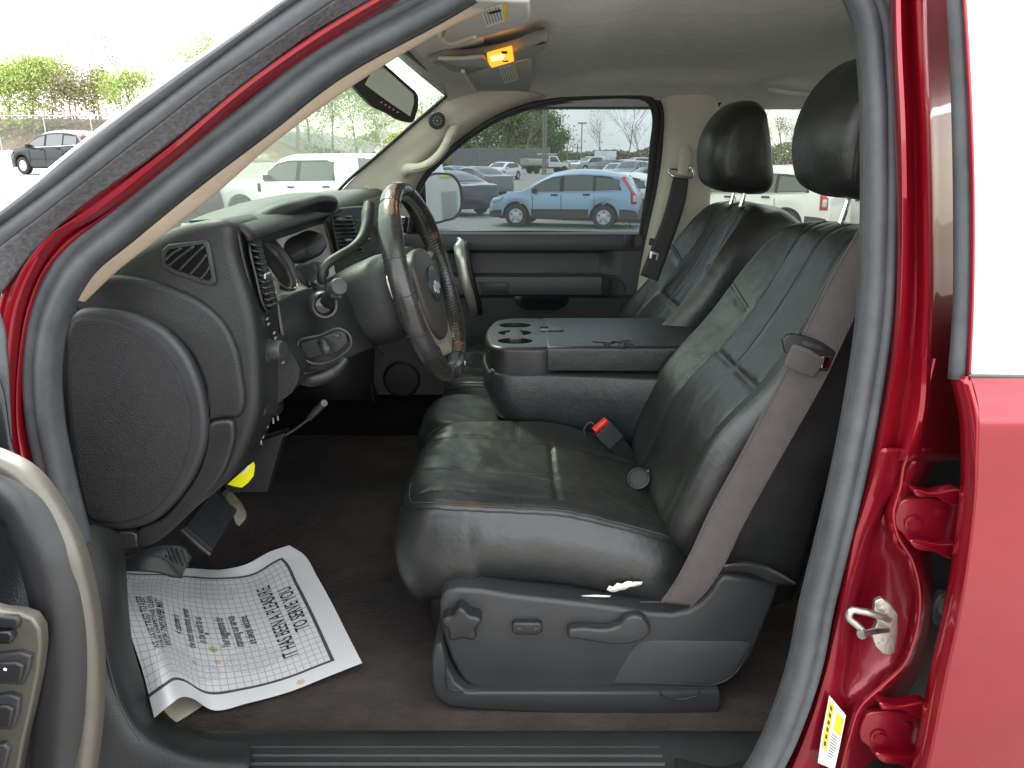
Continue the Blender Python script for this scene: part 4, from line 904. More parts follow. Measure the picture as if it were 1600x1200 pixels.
def seat(dx, dy, kind, label=None):
    s = empty('front_seat', (0, 0, 0), truck)
    if label: s['label'] = label
    X, Y, Z = Vector((1, 0, 0)), Vector((0, 1, 0)), Vector((0, 0, 1))
    # ---- cushion: a along x (front -1 .. back 1), b across (-1 near .. 1 far)
    cx, cy = .075 + dx, 1.56 + dy
    def plan(a, b):
        hw = .262 - .012 * max(0, -a) ; f = .285
        return a * f - .018 * (1 - b * b) * max(0, -a), b * hw
    def topf(a, b):
        z = -.055 * (a + 1) * .5 - .055 * max(0, a) ** 1.5
        z += .030 * max(0, (abs(b) - .52) / .48) ** 1.2 * (.35 + .65 * min(1, (a + 1) / 1.0)) * (1 if abs(b) < .9 else 1) 
        z -= .012 * (1 - min(1, abs(b) / .55) ** 2) * min(1, max(0, (a + .95) / .3))
        z -= .035 * max(0, (-a - .72) / .28) ** 2
        if abs(b) < .60: z += groove(a - .06, .022, .008) + groove(a + .16 + .42 * 0 - (.0 if a > -1 else 0), .0001, 0)
        z += groove(abs(b) - .60, .018, .007)
        if abs(b) < .60 and a < .06: z += groove(b + .05 - .0, .016, .003)
        if abs(b) > .60: z += groove(a + .22, .02, .003)
        z += .0018 * abs(noise.noise(Vector((a * 16 + b * 5, b * 2, 2.7 + dy)))) * max(0, (abs(b) - .55) / .45) * (1 if a < .3 else .3)
        z += .0035 * noise.noise(Vector((a * 4 + dx * 30, b * 3.5, 1.3 + dy))) + .0016 * noise.noise(Vector((a * 11, b * 9, 4.3)))
        return z
    sk = [(.004, .006), (.010, .016), (.016, .032), (.020, .055), (.018, .08), (.010, .105), (-.002, .125), (-.02, .14)]
    sk = [(o_, (lambda D: (lambda a, b: D * (1.35 if a < -.5 else 1)))(d)) for o_, d in sk]
    cush = pillow('seat_cushion', (cx, cy, 1.222), X, Y, Z, plan, topf, sk, worn_leather() if kind == 'driver' else M_leather, s, 100, 6, .05)
    # piping seam along the rim, double stitched
    def ctop(a, b, up=.001):
        m = max(abs(a), abs(b)); l = (abs(a) ** 6 + abs(b) ** 6) ** (1 / 6); a2, b2 = (a * m / l, b * m / l) if m else (0, 0)
        x, y = plan(a2, b2); z = topf(a2, b2); e = (1 - m) * .5
        if e < .05: z -= .05 * .55 * (1 - sqrt(max(0, 1 - (1 - e / .05) ** 2)))
        return Vector((cx + x, cy + y, 1.222 + z + up))
    for off_ in (.985, .955):
        P = [ctop(-off_ + 1.85 * i / 40, -off_, .0008) for i in range(41)][::-1] + [ctop(-off_, -off_ + 2 * off_ * i / 20, .0008) for i in range(1, 20)] 
        if kind == 'driver': P = P[:48]
        tube('edge_seam', P, .0011, M_thread if off_ < .97 else M_black, s, 140, 5)
    if kind == 'driver':
        st_ = []
        st_.append(tube('stitching', [ctop(-.93 + .98 * i / 24, -.05 - .0 + .10 * ((i / 24) ** 3) * -1, .0006) for i in range(25)], .0009, M_thread, s, 60, 5))
        for q in (.0, .035): st_.append(tube('stitching', [ctop(-.22 + q, .62 + .36 * i / 12, .0008) for i in range(13)], .0010, M_thread, s, 30, 5))
        for q in (.0, .03): st_.append(tube('stitching', [ctop(-.22 + q, -.66 - .3 * i / 12, .0008) for i in range(13)], .0009, M_thread, s, 30, 5))
        join('stitching', st_)
        # worn orange spots and the torn side
        M_wornL = pm('rubbed_leather', (.085, .05, .032), .5, 0, .2, 300, .6, 45)
        # torn side: pale foam showing
        def sidept(px, py): return V(px, py, 1.2745)
        tr_ = [(948, 921), (952, 915), (958, 917), (964, 911), (972, 912), (980, 908), (990, 909), (1004, 909), (1002, 913), (992, 916), (984, 917), (976, 921), (968, 922), (960, 925), (953, 924)]
        me_ = mesh('torn_foam', [sidept(x, y) for x, y in tr_], [tuple(range(len(tr_)))], M_white, s, solid=.002)
        mesh('torn_foam', [V(x, y, 1.276) for x, y in ((908, 930.5), (930, 929.5), (955, 930.5), (952, 933), (930, 932.5), (912, 932))], [tuple(range(6))], M_white, s, solid=.002)
        wr_ = [tube('tear_wrinkle', [V(950 + 9 * i, 905 + (i % 2) * 3 - i * .8, 1.2755), V(953 + 9 * i, 914 - i, 1.2735)], .0009, M_black, s, 4, 4) for i in range(5)]
        join('tear_wrinkles', wr_)
    # ---- backrest: a up (-1 bottom .. 1 top), b across
    lean = R(30.5)
    eu = Vector((sin(lean), 0, cos(lean))); ef = Vector((-cos(lean), 0, sin(lean)))
    O = Vector((.480 + dx, cy, 1.425))
    H = .375
    def plan2(a, b):
        hw = .268 + .004 * (1 - a * a) - .045 * max(0, a - .1) ** 1.6 - .0 * a
        return a * H - .012 * b * b * (a > .5) * (a - .5) * 2, b * hw
    def top2(a, b):
        z = .030 * math.exp(-((a + .35) / .35) ** 2) + .012 * math.exp(-((a - .75) / .3) ** 2)
        z += .042 * max(0, (abs(b) - .50) / .5) ** 1.3 * (1 - .75 * max(0, a - .35) / .65) * (1 if a > -.8 else 1)
        z -= .05 * max(0, (a - .80) / .2) ** 2
        z -= .03 * max(0, (-a - .85) / .15) ** 2
        if abs(b) < .53: z += groove(a + .02 - .12 * b * 0, .022, .006) + groove(a + .52, .0001, 0)
        z += groove(abs(b) - (.55 - .12 * max(0, a)), .022, .006) * (1 if a < .35 else .35)
        if a > -.02: z += groove(b + .02, .012, .0032) + groove(b - .30, .0001, 0)
        z += groove(a - .28 - .20 * (abs(b) - .6), .016, .0035) * (abs(b) > .56)
        z += .003 * noise.noise(Vector((a * 3.3, b * 3.5, 7.3 + dy))) + .0012 * noise.noise(Vector((a * 11, b * 9, 2.3)))
        return z
    sk2 = [(o_, (lambda D: (lambda a, b: D * (1 + .95 * sstp(.5, -.8, a))))(d)) for o_, d in [(.004, .006), (.009, .02), (.010, .04), (.008, .07), (.004, .10), (-.004, .125), (-.025, .14)]]
    back = pillow('backrest', O, eu, Y, ef, plan2, top2, sk2, M_leather, s, 110, 5.5, .05)
    def btop(a, b, up=.0008):
        m = max(abs(a), abs(b)); l = (abs(a) ** 5.5 + abs(b) ** 5.5) ** (1 / 5.5); a2, b2 = (a * m / l, b * m / l) if m else (0, 0)
        x, y = plan2(a2, b2); z = top2(a2, b2); e = (1 - m) * .5
        if e < .05: z -= .05 * .55 * (1 - sqrt(max(0, 1 - (1 - e / .05) ** 2)))
        return O + eu * x + Y * y + ef * (z + up)
    bs = []
    bs.append(tube('stitching', [btop(.02 + .93 * i / 24, -.02) for i in range(25)], .0010, M_thread2, s, 60, 5))
    bs.append(tube('stitching', [btop(.02 + .93 * i / 24, .035) for i in range(25)], .0007, M_thread, s, 60, 5))
    bs.append(tube('stitching', [btop(.40 + .55 * i / 24, -.56 - .06 * sin(i / 24 * 3)) for i in range(25)], .0010, M_thread2, s, 60, 5))
    bs.append(tube('stitching', [btop(.40 + .55 * i / 24, .50) for i in range(25)], .0008, M_thread, s, 60, 5))
    for q in (0, .03):
        for sg in (1, -1): bs.append(tube('stitching', [btop(.28 + q + .2 * (.4 * i / 12 - .04), sg * (.56 + .38 * i / 12)) for i in range(13)], .0010, M_black, s, 30, 5))
    join('stitching', bs)
    # ---- headrest on two chrome posts
    HP = [(-.075, -.095), (-.092, -.05), (-.095, .0), (-.082, .055), (-.055, .10), (-.02, .128), (.018, .133), (.045, .115), (.062, .07), (.075, .015), (.086, -.045), (.092, -.095), (.080, -.118), (.045, -.124), (.0, -.120), (-.045, -.112)]
    hc = (.672 + dx, 1.893) if kind == 'driver' else (.632 + dx + .008, 1.868)
    hz = 1.02 if kind == 'driver' else 1.0
    lp2 = [(v.x, v.y) for v in cr([Vector((p[0] * hz, p[1] * hz, 0)) for p in HP], 72, True)]
    rows = []
    for k in range(-16, 17):
        t = k / 16; y = cy + .138 * (1 if kind == 'driver' else .96) * t; ins_ = .042 * (1 - sqrt(max(0, 1 - abs(t) ** 3.4)))
        L = [(a * (1 - ins_ / .1), b * (1 - ins_ / .12)) for a, b in lp2]
        g = 1 + .014 * noise.noise(Vector((t * 2, 1, dy)))
        fw = -.010 * (1 - t * t) 
        rows.append([Vector((hc[0] + (p[0]) * g + (fw if p[0] < 0 else 0), y, hc[1] + p[1] * g)) for p in L])
    gridm('headrest', rows, M_leather, s, closed=True, caps=True, ang=70)
    if kind == 'driver':
        hs = []
        for q in (0, .007):
            hs.append(tube('headrest_seam', [V(1345 + q * 900, 190, 1.419), V(1338 + q * 900, 225, 1.4185), V(1333 + q * 900, 260, 1.419), V(1330 + q * 900, 285, 1.4235)], .0012, M_black, s, 24, 5))
        join('headrest_seams', hs)
    for yy in (-.055, .055):
        tube('headrest_post', [Vector((hc[0] + .022, cy + yy, hc[1] - .09)), Vector((hc[0] + .014, cy + yy, hc[1] - .14)), Vector((hc[0] + .006, cy + yy, hc[1] - .175))], .0065, M_chrome, s, 12, 14)
    return s
drv = seat(0, 0, 'driver')
pas = seat(.02, .80, 'passenger')
# ---- plastic side shield and base of the driver seat
drv_b = empty('seat_base', (0, 0, 0), truck)
sh = [(687, 947), (690, 932), (698, 924), (715, 920), (750, 921), (800, 930), (865, 937), (940, 946), (1015, 957), (1050, 959), (1075, 954), (1095, 942), (1110, 925), (1120, 908), (1131, 899), (1160, 903), (1217, 916), (1213, 935), (1202, 962), (1189, 994), (1176, 1026), (1157, 1052), (1131, 1071), (1090, 1075), (947, 1074), (942, 1080), (936, 1084), (827, 1084), (752, 1079), (735, 1073), (722, 1062), (712, 1045), (704, 1030), (697, 1010), (692, 992), (688, 970)]
plate('side_shield', sh, 1.255, .09, M_plas_g, drv_b, .010, 0, 6)
plate('storage_flap', [(958, 1064), (990, 1012), (1000, 1004), (1015, 1001), (1160, 1003), (1172, 1006), (1150, 1048), (1138, 1060), (1120, 1068), (1080, 1068)], 1.2535, .01, pm('flap_plastic', (.034, .035, .037), .6, 0, .1, 500, .1, 10), drv_b, .0015)
tube('flap_edge', [V(x, y, 1.2535) for x, y in ((958, 1065), (1000, 1066), (1080, 1069), (1118, 1069), (1138, 1061), (1152, 1048), (1172, 1007))], .0013, M_plas_g, drv_b, 60, 6)
puff('base_trim', [XZ(x, y, 1.235) for x, y in ((680, 1008), (690, 1004), (694, 1020), (700, 1045), (712, 1068), (730, 1082), (1124, 1082), (1128, 1100), (1122, 1114), (1105, 1120), (902, 1118), (734, 1109), (700, 1104), (682, 1090), (675, 1070), (674, 1037))], 1.235, 1.35, .006, M_plas_g, drv_b, 'y', 0, 4)
rbox('seat_track', (.08, 1.44, .95), (.50, .06, .12), M_black, drv_b, .01); rbox('seat_track', (.08, 1.72, .95), (.50, .06, .12), M_black, drv_b, .01)
rbox('seat_pan', (.09, 1.56, 1.05), (.50, .42, .10), M_black, drv_b, .02)
tube('trim_line', [V(x, y, 1.2335) for x, y in ((697, 1020), (697, 1060), (699, 1074), (706, 1078), (730, 1079), (752, 1078))], .0011, M_black, drv_b, 40, 5)
tube('trim_line', [V(x, y, 1.2335) for x, y in ((1030, 1078), (1034, 1086), (1042, 1090), (1080, 1090), (1090, 1086), (1094, 1078))], .0011, M_black, drv_b, 40, 5)
# star knob, lumbar switch, recliner lever
kc_ = V(722, 973, 1.235); stl = []
for i in range(60):
    t = 2 * pi * i / 60; r = .0325 + .0055 * cos(5 * (t - R(92))); r = max(r, .028); stl.append((kc_.x + r * cos(t), kc_.z + r * sin(t) * .98))
puff('star_knob', stl, 1.222, 1.258, .007, M_plas_s, drv_b, 'y', 0, 5)
puff('lumbar_switch', [XZ(x, y, 1.24) for x, y in ((800, 978), (804, 974), (842, 974), (847, 978), (848, 988), (840, 993), (806, 993), (800, 988))], 1.240, 1.258, .004, M_plas_s, drv_b, 'y', 0, 4)
for x in (812, 838): lathe('switch_button', [(.0055, 0), (.005, -.002), (.0001, -.001)], V(x, 980, 1.241), (0, 1, 0), M_plas_g, drv_b, 16)
puff('recliner_lever', [XZ(x, y, 1.232) for x, y in ((887, 992), (890, 985), (900, 983), (958, 982), (968, 978), (980, 967), (992, 963), (1006, 966), (1015, 976), (1017, 988), (1010, 998), (996, 1004), (900, 1000), (890, 999))], 1.232, 1.256, .006, M_plas_g, drv_b, 'y', 90, 5)
tube('lever_hub_line', [V(1004, 966, 1.2315), V(1012, 975, 1.2315), V(1013, 988, 1.2315), V(1006, 1000, 1.2315)], .0012, M_black, drv_b, 20, 5)
# skirt fold at the bottom of the backrest
loft('backrest_skirt', [[(1100, 905, 1.262), (1118, 893, 1.258), (1150, 878, 1.256), (1185, 880, 1.256), (1215, 893, 1.256), (1245, 912, 1.258)], [(1104, 898, 1.25), (1125, 886, 1.247), (1155, 880, 1.246), (1185, 886, 1.246), (1212, 900, 1.246), (1243, 914, 1.25)], [(1110, 906, 1.252), (1130, 896, 1.25), (1158, 893, 1.248), (1185, 900, 1.248), (1210, 912, 1.248), (1240, 914, 1.252)]], M_leather, drv_b, 40, 10, solid=.002)
# anchor clip of the belt on the shield
rbox('belt_anchor', V(1018, 940, 1.248), (.045, .006, .004), M_black, drv_b, .001)
# ---- passenger seat base
rbox('passenger_seat_base', (.11, 2.36, 1.0), (.50, .44, .20), M_plas, truck, .03)
# ---- middle seat: cushion and folded-down console backrest
ms = empty('middle_seat', (0, 0, 0), truck)
def plm(a, b): return a * .285 - .02 * (1 - b * b) * max(0, -a), b * .142
def tpm(a, b): return -.05 * (a + 1) * .5 - .03 * max(0, (-a - .7) / .3) ** 2 + groove(abs(b) - .9, .03, .004) + .003 * noise.noise(Vector((a * 4, b * 2, 3)))
pillow('middle_cushion', (.055, 1.985, 1.205), Vector((1, 0, 0)), Vector((0, 1, 0)), Vector((0, 0, 1)), plm, tpm, [(.004, .008), (.006, .03), (.006, .07), (0, .11), (-.02, .13)], M_leather, ms, 80, 5, .06)
tube('edge_seam', [Vector((x, 1.838, z)) for x, z in ((-.215, 1.165), (-.19, 1.188), (-.15, 1.197), (-.05, 1.194), (.1, 1.178), (.25, 1.162))], .0016, M_thread, ms, 50, 6)
rbox('middle_base', (.10, 1.985, .98), (.44, .26, .20), M_plas, ms, .03)
co = empty('centre_console', (0, 0, 0), truck)
zt = 1.398
def zpts(l, z): return [(Zp(x, y, z).x, Zp(x, y, z).y) for x, y in l]
XL = V(762, 545, 1.84).x
fr_ = [(-.062, 1.905), (-.060, 2.12), (-.045, 2.175), (-.005, 2.205), (.078, 2.208), (.078, 1.842), (.01, 1.842), (-.035, 1.850), (-.055, 1.872)]
tray = puff('cup_holder_tray', fr_, zt, zt - .072, .012, M_plas_s, co, 'z', 90, 5, rb=0)
cut = []
for i, yy in enumerate((1.915, 2.010, 2.105)):
    c_ = lathe('c', [(.036, -.07), (.036, .05)], (.008, yy, zt - .01), (0, 0, 1), M_black, None, 40, scale=(1.25, .92) if 1 else None); cut.append(c_)
cut.append(rbox('c', (.008, 2.01, zt - .01), (.03, .19, .10), M_black, None, .004))
for c_ in cut:
    md = tray.modifiers.new('x', 'BOOLEAN'); md.object = c_; md.operation = 'DIFFERENCE'; md.solver = 'EXACT'
dg = bpy.context.evaluated_depsgraph_get(); me = bpy.data.meshes.new_from_object(tray.evaluated_get(dg)); tray.modifiers.clear(); tray.data = me; me.set_sharp_from_angle(angle=R(35))
for c_ in cut: bpy.data.objects.remove(c_)
rbox('cup_well', (.008, 2.02, zt - .066), (.125, .33, .012), M_black, co, .004)
rbox('cup_divider', (.006, 2.03, zt - .030), (.05, .15, .05), M_black, co, .004)
lid = [(.084, 1.846), (.084, 2.205), (.30, 2.205), (.56, 2.205), (.56, 1.846), (.30, 1.842)]
puff('console_lid', lid, zt + .002, zt - .062, .012, M_leather2, co, 'z', 0, 5, rb=.004)
plate_l = rbox('latch', (.118, 2.045, zt + .0035), (.040, .062, .006), M_plas_g, co, .002); rbox('latch_gap', (.088, 2.045, zt + .001), (.022, .05, .006), M_gloss, co, .001)
# cracked leather on the lid
random.seed(3); ck = []
p0 = Zp(925, 535, zt + .003)
ck.append(tube('lid_crack', [Zp(x, y, zt + .0028) for x, y in ((926, 534), (940, 535), (955, 536), (968, 534), (978, 537), (990, 538))], .0014, M_black, co, 20, 5))
for i in range(12):
    x, y = random.uniform(945, 985), random.uniform(533, 541); ck.append(tube('lid_crack', [Zp(x, y, zt + .0028), Zp(x + random.uniform(-5, 5), y + random.uniform(-4, 4), zt + .003), Zp(x + random.uniform(-7, 7), y + random.uniform(-4, 4), zt + .0028)], .0012, M_black, co, 6, 5))
join('lid_cracks', ck)
bo = [(-.068, 1.90), (-.066, 2.13), (-.045, 2.19), (.0, 2.212), (.56, 2.212), (.56, 1.838), (.06, 1.838), (-.03, 1.842), (-.058, 1.862)]
rows = []
L0 = [(v.x, v.y) for v in cr([Vector((p[0], p[1], 0)) for p in bo], 110, True)]
for z, d, sx_ in ((zt - .066, .012, 0), (zt - .068, .004, 0), (zt - .076, .0, 0), (zt - .13, 0, .003), (zt - .18, .002, .018), (zt - .205, .008, .045), (zt - .225, .02, .09)):
    L = inset_loop(L0, d) if d else L0
    rows.append([Vector((p[0] + sx_ * max(0, 1 - (p[0] + .07) / .25), p[1] + .0, z + -.10 * max(0, (p[0] + .02)) * (.9 if z < zt - .15 else .0) )) for p in L])
gridm('console_body', rows, M_leather2, co, closed=True, caps=True, ang=50)

# ---- buckle stalk
bk = empty('seat_belt_buckle', (0, 0, 0), truck)
def bar(name, a, b, w0, w1, th, mat, parent, nrm_=Vector((0, -1, .35))):
    a, b = V(*a), V(*b); t = (b - a).normalized(); s_ = t.cross(nrm_).normalized(); u_ = s_.cross(t).normalized(); vs = []
    for p, w in ((a, w0), (b, w1)):
        for sx, su in ((-1, -1), (1, -1), (1, 1), (-1, 1)): vs.append(p + s_ * sx * w / 2 + u_ * su * th / 2)
    return mesh(name, vs, [(0, 1, 2, 3), (7, 6, 5, 4), (0, 4, 5, 1), (1, 5, 6, 2), (2, 6, 7, 3), (3, 7, 4, 0)], mat, parent, bevel=.003, seg=3)
bar('buckle_body', (940, 668, 1.74), (962, 692, 1.74), .052, .050, .024, M_black, bk)
bar('buckle_stalk', (958, 688, 1.745), (988, 722, 1.76), .046, .034, .016, M_plas, bk)
bar('red_button', (936, 662, 1.733), (940, 667, 1.735), .042, .042, .020, M_redbtn, bk)
tube('buckle_loop', [V(935, 672, 1.77), V(922, 660, 1.78), V(914, 668, 1.78), V(916, 685, 1.775), V(930, 694, 1.77)], .004, M_black, bk, 24, 8)
lathe('anchor_disc', [(.025, -.004), (.0265, 0), (.0255, .004), (.0215, .005), (.020, .0035), (.0195, .0035), (.0001, .0042)], V(998, 748, 1.61), (-.35, -.8, .75), M_plas, truck, 40)
rbox('anchor_bolt', V(1010, 736, 1.62), (.012, .008, .006), M_steel, truck, .002)
tube('middle_belt', [V(968, 680, 1.86), V(985, 676, 1.86), V(1000, 690, 1.86)], [.012, .014, .012], M_beltd, truck, 14, 8)
# ---- driver belt webbing and latch plate
belt = empty('driver_seat_belt', (0, 0, 0), truck)
BL = [(1405, 232, 1.16), (1376, 290, 1.185), (1352, 338, 1.205), (1302, 425, 1.228), (1258, 512, 1.238), (1238, 555, 1.24), (1196, 636, 1.24), (1150, 722, 1.24), (1110, 795, 1.24), (1076, 868, 1.24), (1052, 912, 1.242), (1031, 941, 1.246)]
BR = [(1450, 262, 1.16), (1430, 330, 1.175), (1408, 372, 1.185), (1354, 462, 1.21), (1312, 548, 1.222), (1296, 582, 1.225), (1248, 668, 1.228), (1200, 752, 1.23), (1160, 825, 1.23), (1128, 890, 1.232), (1106, 922, 1.236), (1082, 946, 1.244)]
loft('webbing', [BL, [((a[0] + b[0]) / 2, (a[1] + b[1]) / 2, (a[2] + b[2]) / 2 - .002) for a, b in zip(BL, BR)], BR], M_belt, belt, 120, 14, solid=.0016)
for E_, s_ in ((BL, 1), (BR, -1)):
    tube('selvedge', [(x + s_ * 3, y + 1, Y - .0022) for x, y, Y in E_], .0012, M_belt, belt, 120, 5)
plate('latch_plate', [(1223, 532), (1230, 524), (1240, 522), (1262, 526), (1285, 535), (1306, 549), (1309, 554), (1300, 575), (1293, 581), (1275, 578), (1262, 568), (1240, 556), (1227, 552)], 1.222, .008, M_black, belt, .0025, 0, 4)
plate('latch_recess', [(1254, 537), (1258, 532), (1284, 541), (1289, 546), (1286, 550), (1258, 542)], 1.2205, .002, M_plas_g, belt, .001, 0)
plate('folded_webbing', [(1238, 541), (1242, 538), (1266, 546), (1288, 560), (1284, 572), (1272, 590), (1268, 589), (1226, 572), (1227, 565)], 1.2185, .004, M_belt, belt, .0015, 0)
tube('belt_stitching', [V(x, y, 1.2178) for x, y in ((1240, 543), (1264, 551), (1284, 562))], .0009, M_thread2, belt, 20, 5)
rbox('latch_tongue', V(1290, 566, 1.222), (.014, .004, .02), M_chrome, belt, .001)
# ================================================================ FAR SIDE: passenger door, pillars, windows
def sil(py, Y): return V(800, py, Y).z
pd = empty('passenger_door', (0, 0, 0), truck)
xl, xr = -.78, .46
def drow(py, Y, x0=xl, x1=None, n=2):
    z = sil(py, Y); x1 = xr if x1 is None else x1
    return [Vector((x0, Y, z)), Vector(((x0 + x1) / 2, Y, z)), Vector((x1, Y, z))]
drs = [(361, 2.80), (362.5, 2.765), (366, 2.745), (374, 2.738), (386, 2.738), (391, 2.742), (392.5, 2.765), (396, 2.775), (410, 2.778), (426, 2.774), (429, 2.765), (430.5, 2.70), (433, 2.683), (438, 2.68), (458, 2.68), (461, 2.683), (463, 2.705), (466, 2.712), (500, 2.722), (540, 2.74), (600, 2.75), (645, 2.75), (655, 2.72), (664, 2.715)]
rows = []
for i in range(60):
    x = xl + (xr - xl) * i / 59; line = []
    fx_ = V(0, 0, 1)
    for py, Y in drs:
        k = max(0, (x - .315) / .055); k = min(1, k); k = k * k * (3 - 2 * k)
        if 391 < py < 462:  # recess and ledge die out towards the rear edge of the door
            Y = Y + (2.735 - Y) * k
        line.append(Vector((x, Y, sil(py, Y))))
    rows.append(line)
gridm('door_panel', rows, M_doorp, pd, ang=28)
# recess upper corners: rounded front end hidden by the handle
tube('window_sweep', [V(678, 364, 2.775), V(850, 362.5, 2.775), V(1004, 366, 2.775)], .0055, M_sealb, pd, 10, 8)
M_pull = pm('pull_handle_metal', (.52, .52, .47), .34, .7, .03, 90, .06, 12)
hp = [(716, 378, 2.745), (717, 382, 2.70), (719, 398, 2.672), (724, 425, 2.665), (730, 450, 2.668), (736, 470, 2.68), (739, 485, 2.70), (740, 492, 2.72)]
tube('pull_handle', hp, [.018, .0195, .020, .0195, .0185, .018, .016, .014], M_pull, pd, 50, 20, up=(0, 1, 0), prof=[(cos(t) * 1.0, .45 * sin(t)) for t in [2 * pi * i / 20 for i in range(20)]])
tube('handle_edge', [(x + 11.5, y, Y + .006) for x, y, Y in hp], [.009, .010, .010, .010, .009, .008, .008, .006], M_plas_s, pd, 50, 12)
for x in (745, 800): pass
plate('armrest_switch_panel', [(748, 441), (794, 441), (794, 459), (752, 459)], 2.679, .004, M_plas_s, pd, .001)
tube('ledge_line', [V(742, 441.5, 2.678), V(793, 441.5, 2.678), V(793, 458, 2.679)], .0014, M_plas_g, pd, 20, 6, smoothp=False)
for x in (741, 757): rbox('window_switch', V(x, 436, 2.69) + Vector((0, 0, .003)), (.018, .012, .006), M_sil, pd, .002)
plate('pull_cup', [(803, 462), (889, 462), (888, 474), (882, 480), (874, 484), (820, 484), (812, 479), (806, 472)], 2.704, .003, M_gloss, pd, .001, 0)
tube('pull_cup_rim', [V(x, y, 2.701) for x, y in ((803, 463), (806, 472), (812, 480), (820, 484), (874, 484), (882, 480), (888, 473), (890, 463))], .0018, M_plas_g, pd, 50, 6)
tube('panel_edge_line', [V(x, y, 2.70) for x, y in ((795, 434), (960, 435), (972, 440), (976, 448), (972, 470), (966, 500))], .0022, M_plas_g, pd, 50, 6)
lathe('speaker_grille', [(.068, .004), (.070, -.004), (.064, -.009), (.060, -.003), (.0001, -.001)], V(628, 592, 2.74), (0, 1, 0), M_plas_s, pd, 40)
lathe('speaker_mesh', [(.058, -.004), (.0001, -.006)], V(628, 592, 2.74), (0, 1, 0), M_black, pd, 40)
tube('map_pocket_edge', [V(x, y, 2.69) for x, y in ((580, 600), (583, 625), (592, 642), (606, 652), (640, 656), (730, 657))], .006, M_plas_s, pd, 40, 8)
tube('map_pocket_edge', [V(x, y, 2.70) for x, y in ((725, 527), (752, 527))], .003, M_plas_s, pd, 6, 6)
tube('map_pocket_edge', [V(x, y, 2.70) for x, y in ((720, 560), (756, 560))], .003, M_plas_s, pd, 6, 6)
plate('lock_plate', [(975, 367), (992, 367), (991, 387), (974, 387)], 2.733, .004, M_plas_s, pd, .001); plate('lock_slot', [(979, 371), (988, 371), (987, 384), (978, 384)], 2.731, .004, M_black, pd, .001)
# door sill on the far side
loft('far_sill', [[Vector((-.9, 2.76, .995)), Vector((1.6, 2.76, .995))], [Vector((-.9, 2.72, .99)), Vector((1.6, 2.72, .99))], [Vector((-.9, 2.66, .985)), Vector((1.6, 2.66, .985))], [Vector((-.9, 2.62, .88)), Vector((1.6, 2.62, .88))], [Vector((-.9, 2.60, .81)), Vector((1.6, 2.60, .81))]], M_blackr, truck, 4, 8)
mesh('far_kick_panel', [V(556, 480, 2.70), V(586, 520, 2.70), V(584, 600, 2.70), V(600, 650, 2.70), V(600, 700, 2.70), V(400, 700, 2.7), V(400, 480, 2.7)], [tuple(range(7))], M_black, truck, solid=.01)
# window opening of the passenger door: black rubber, then the glass
WO = [(640, 362), (652, 300), (676, 262), (712, 228), (745, 203), (785, 180), (830, 164), (880, 155), (940, 150), (985, 149), (1005, 151), (1017, 158), (1023, 172), (1021, 230), (1016, 290), (1008, 340), (1004, 366)]
def wY(py): return 2.775 - .15 * max(0, (362 - py)) / 210
tube('window_seal', [V(x, y, wY(y) - .02) for x, y in WO], [.010, .010, .009, .008, .008, .008, .009, .011, .013, .014, .014, .014], M_sealb, pd, 120, 10)
tube('glass_run_channel', [V(x, y + 5, wY(y) + .005) for x, y in WO[2:12]], .0045, M_seal, pd, 80, 8)
rows = []
for i in range(24):
    py = 364 - i * (364 - 143) / 23; Y = wY(py) + .012; z = sil(py, Y)
    # front edge follows the pillar
    xf = V({0: 630}.get(i, 630) + (362 - py) * .45 if py > 262 else 676 + (262 - py) * .98, py, Y).x
    xb = V(1026, py, Y).x
    if py < 170: xf = V(760 + (180 - py) * 1.6, py, Y).x
    rows.append([Vector((xf + (xb - xf) * j / 10, Y, z)) for j in range(11)])
gridm('side_window_glass', rows, M_tint, pd)
# glass etching
random.seed(5)
et = [rbox('glass_mark', V(976 + 4 * (i % 3) + random.uniform(-1, 1), 348 + 3.4 * (i // 3), 2.755), (.006, .001, .003), M_black if i % 3 == 2 else M_sil, pd, 0) for i in range(9)]
join('glass_marks', et)
# far A pillar trim between windshield and door window
ap = [[(516, 318, 2.585), (540, 291, 2.585), (600, 235, 2.58), (650, 192, 2.575), (690, 158, 2.565), (703, 146, 2.55), (704, 138, 2.53)],
      [(535, 325, 2.60), (565, 300, 2.60), (622, 248, 2.60), (672, 208, 2.59), (715, 176, 2.58), (745, 158, 2.565), (770, 140, 2.55)],
      [(600, 332, 2.64), (625, 300, 2.64), (655, 262, 2.64), (700, 222, 2.63), (748, 190, 2.62), (800, 165, 2.60), (850, 148, 2.58)],
      [(640, 340, 2.72), (650, 300, 2.72), (672, 264, 2.71), (710, 229, 2.70), (756, 198, 2.68), (806, 172, 2.655), (862, 155, 2.64)]]
loft('passenger_pillar_trim', ap, M_tan, truck, 60, 30)
tube('windshield_black_edge', [(512, 322, 2.58), (522, 307, 2.58), (600, 234, 2.575), (650, 190, 2.57), (690, 156, 2.56), (700, 147, 2.555), (702, 141, 2.54), (697, 134, 2.50), (680, 118, 2.30), (655, 98, 2.0), (630, 78, 1.7), (600, 55, 1.4)], .0055, M_black, truck, 120, 8)
tube('pillar_speaker_ring', [V(x, y, 2.60) for x, y in ((546, 310), (550, 302), (558, 295), (568, 292), (575, 293), (574, 305), (570, 313), (558, 315))], .004, M_tan, truck, 50, 8, closed=True)
gh = empty('grab_handle', (0, 0, 0), truck)
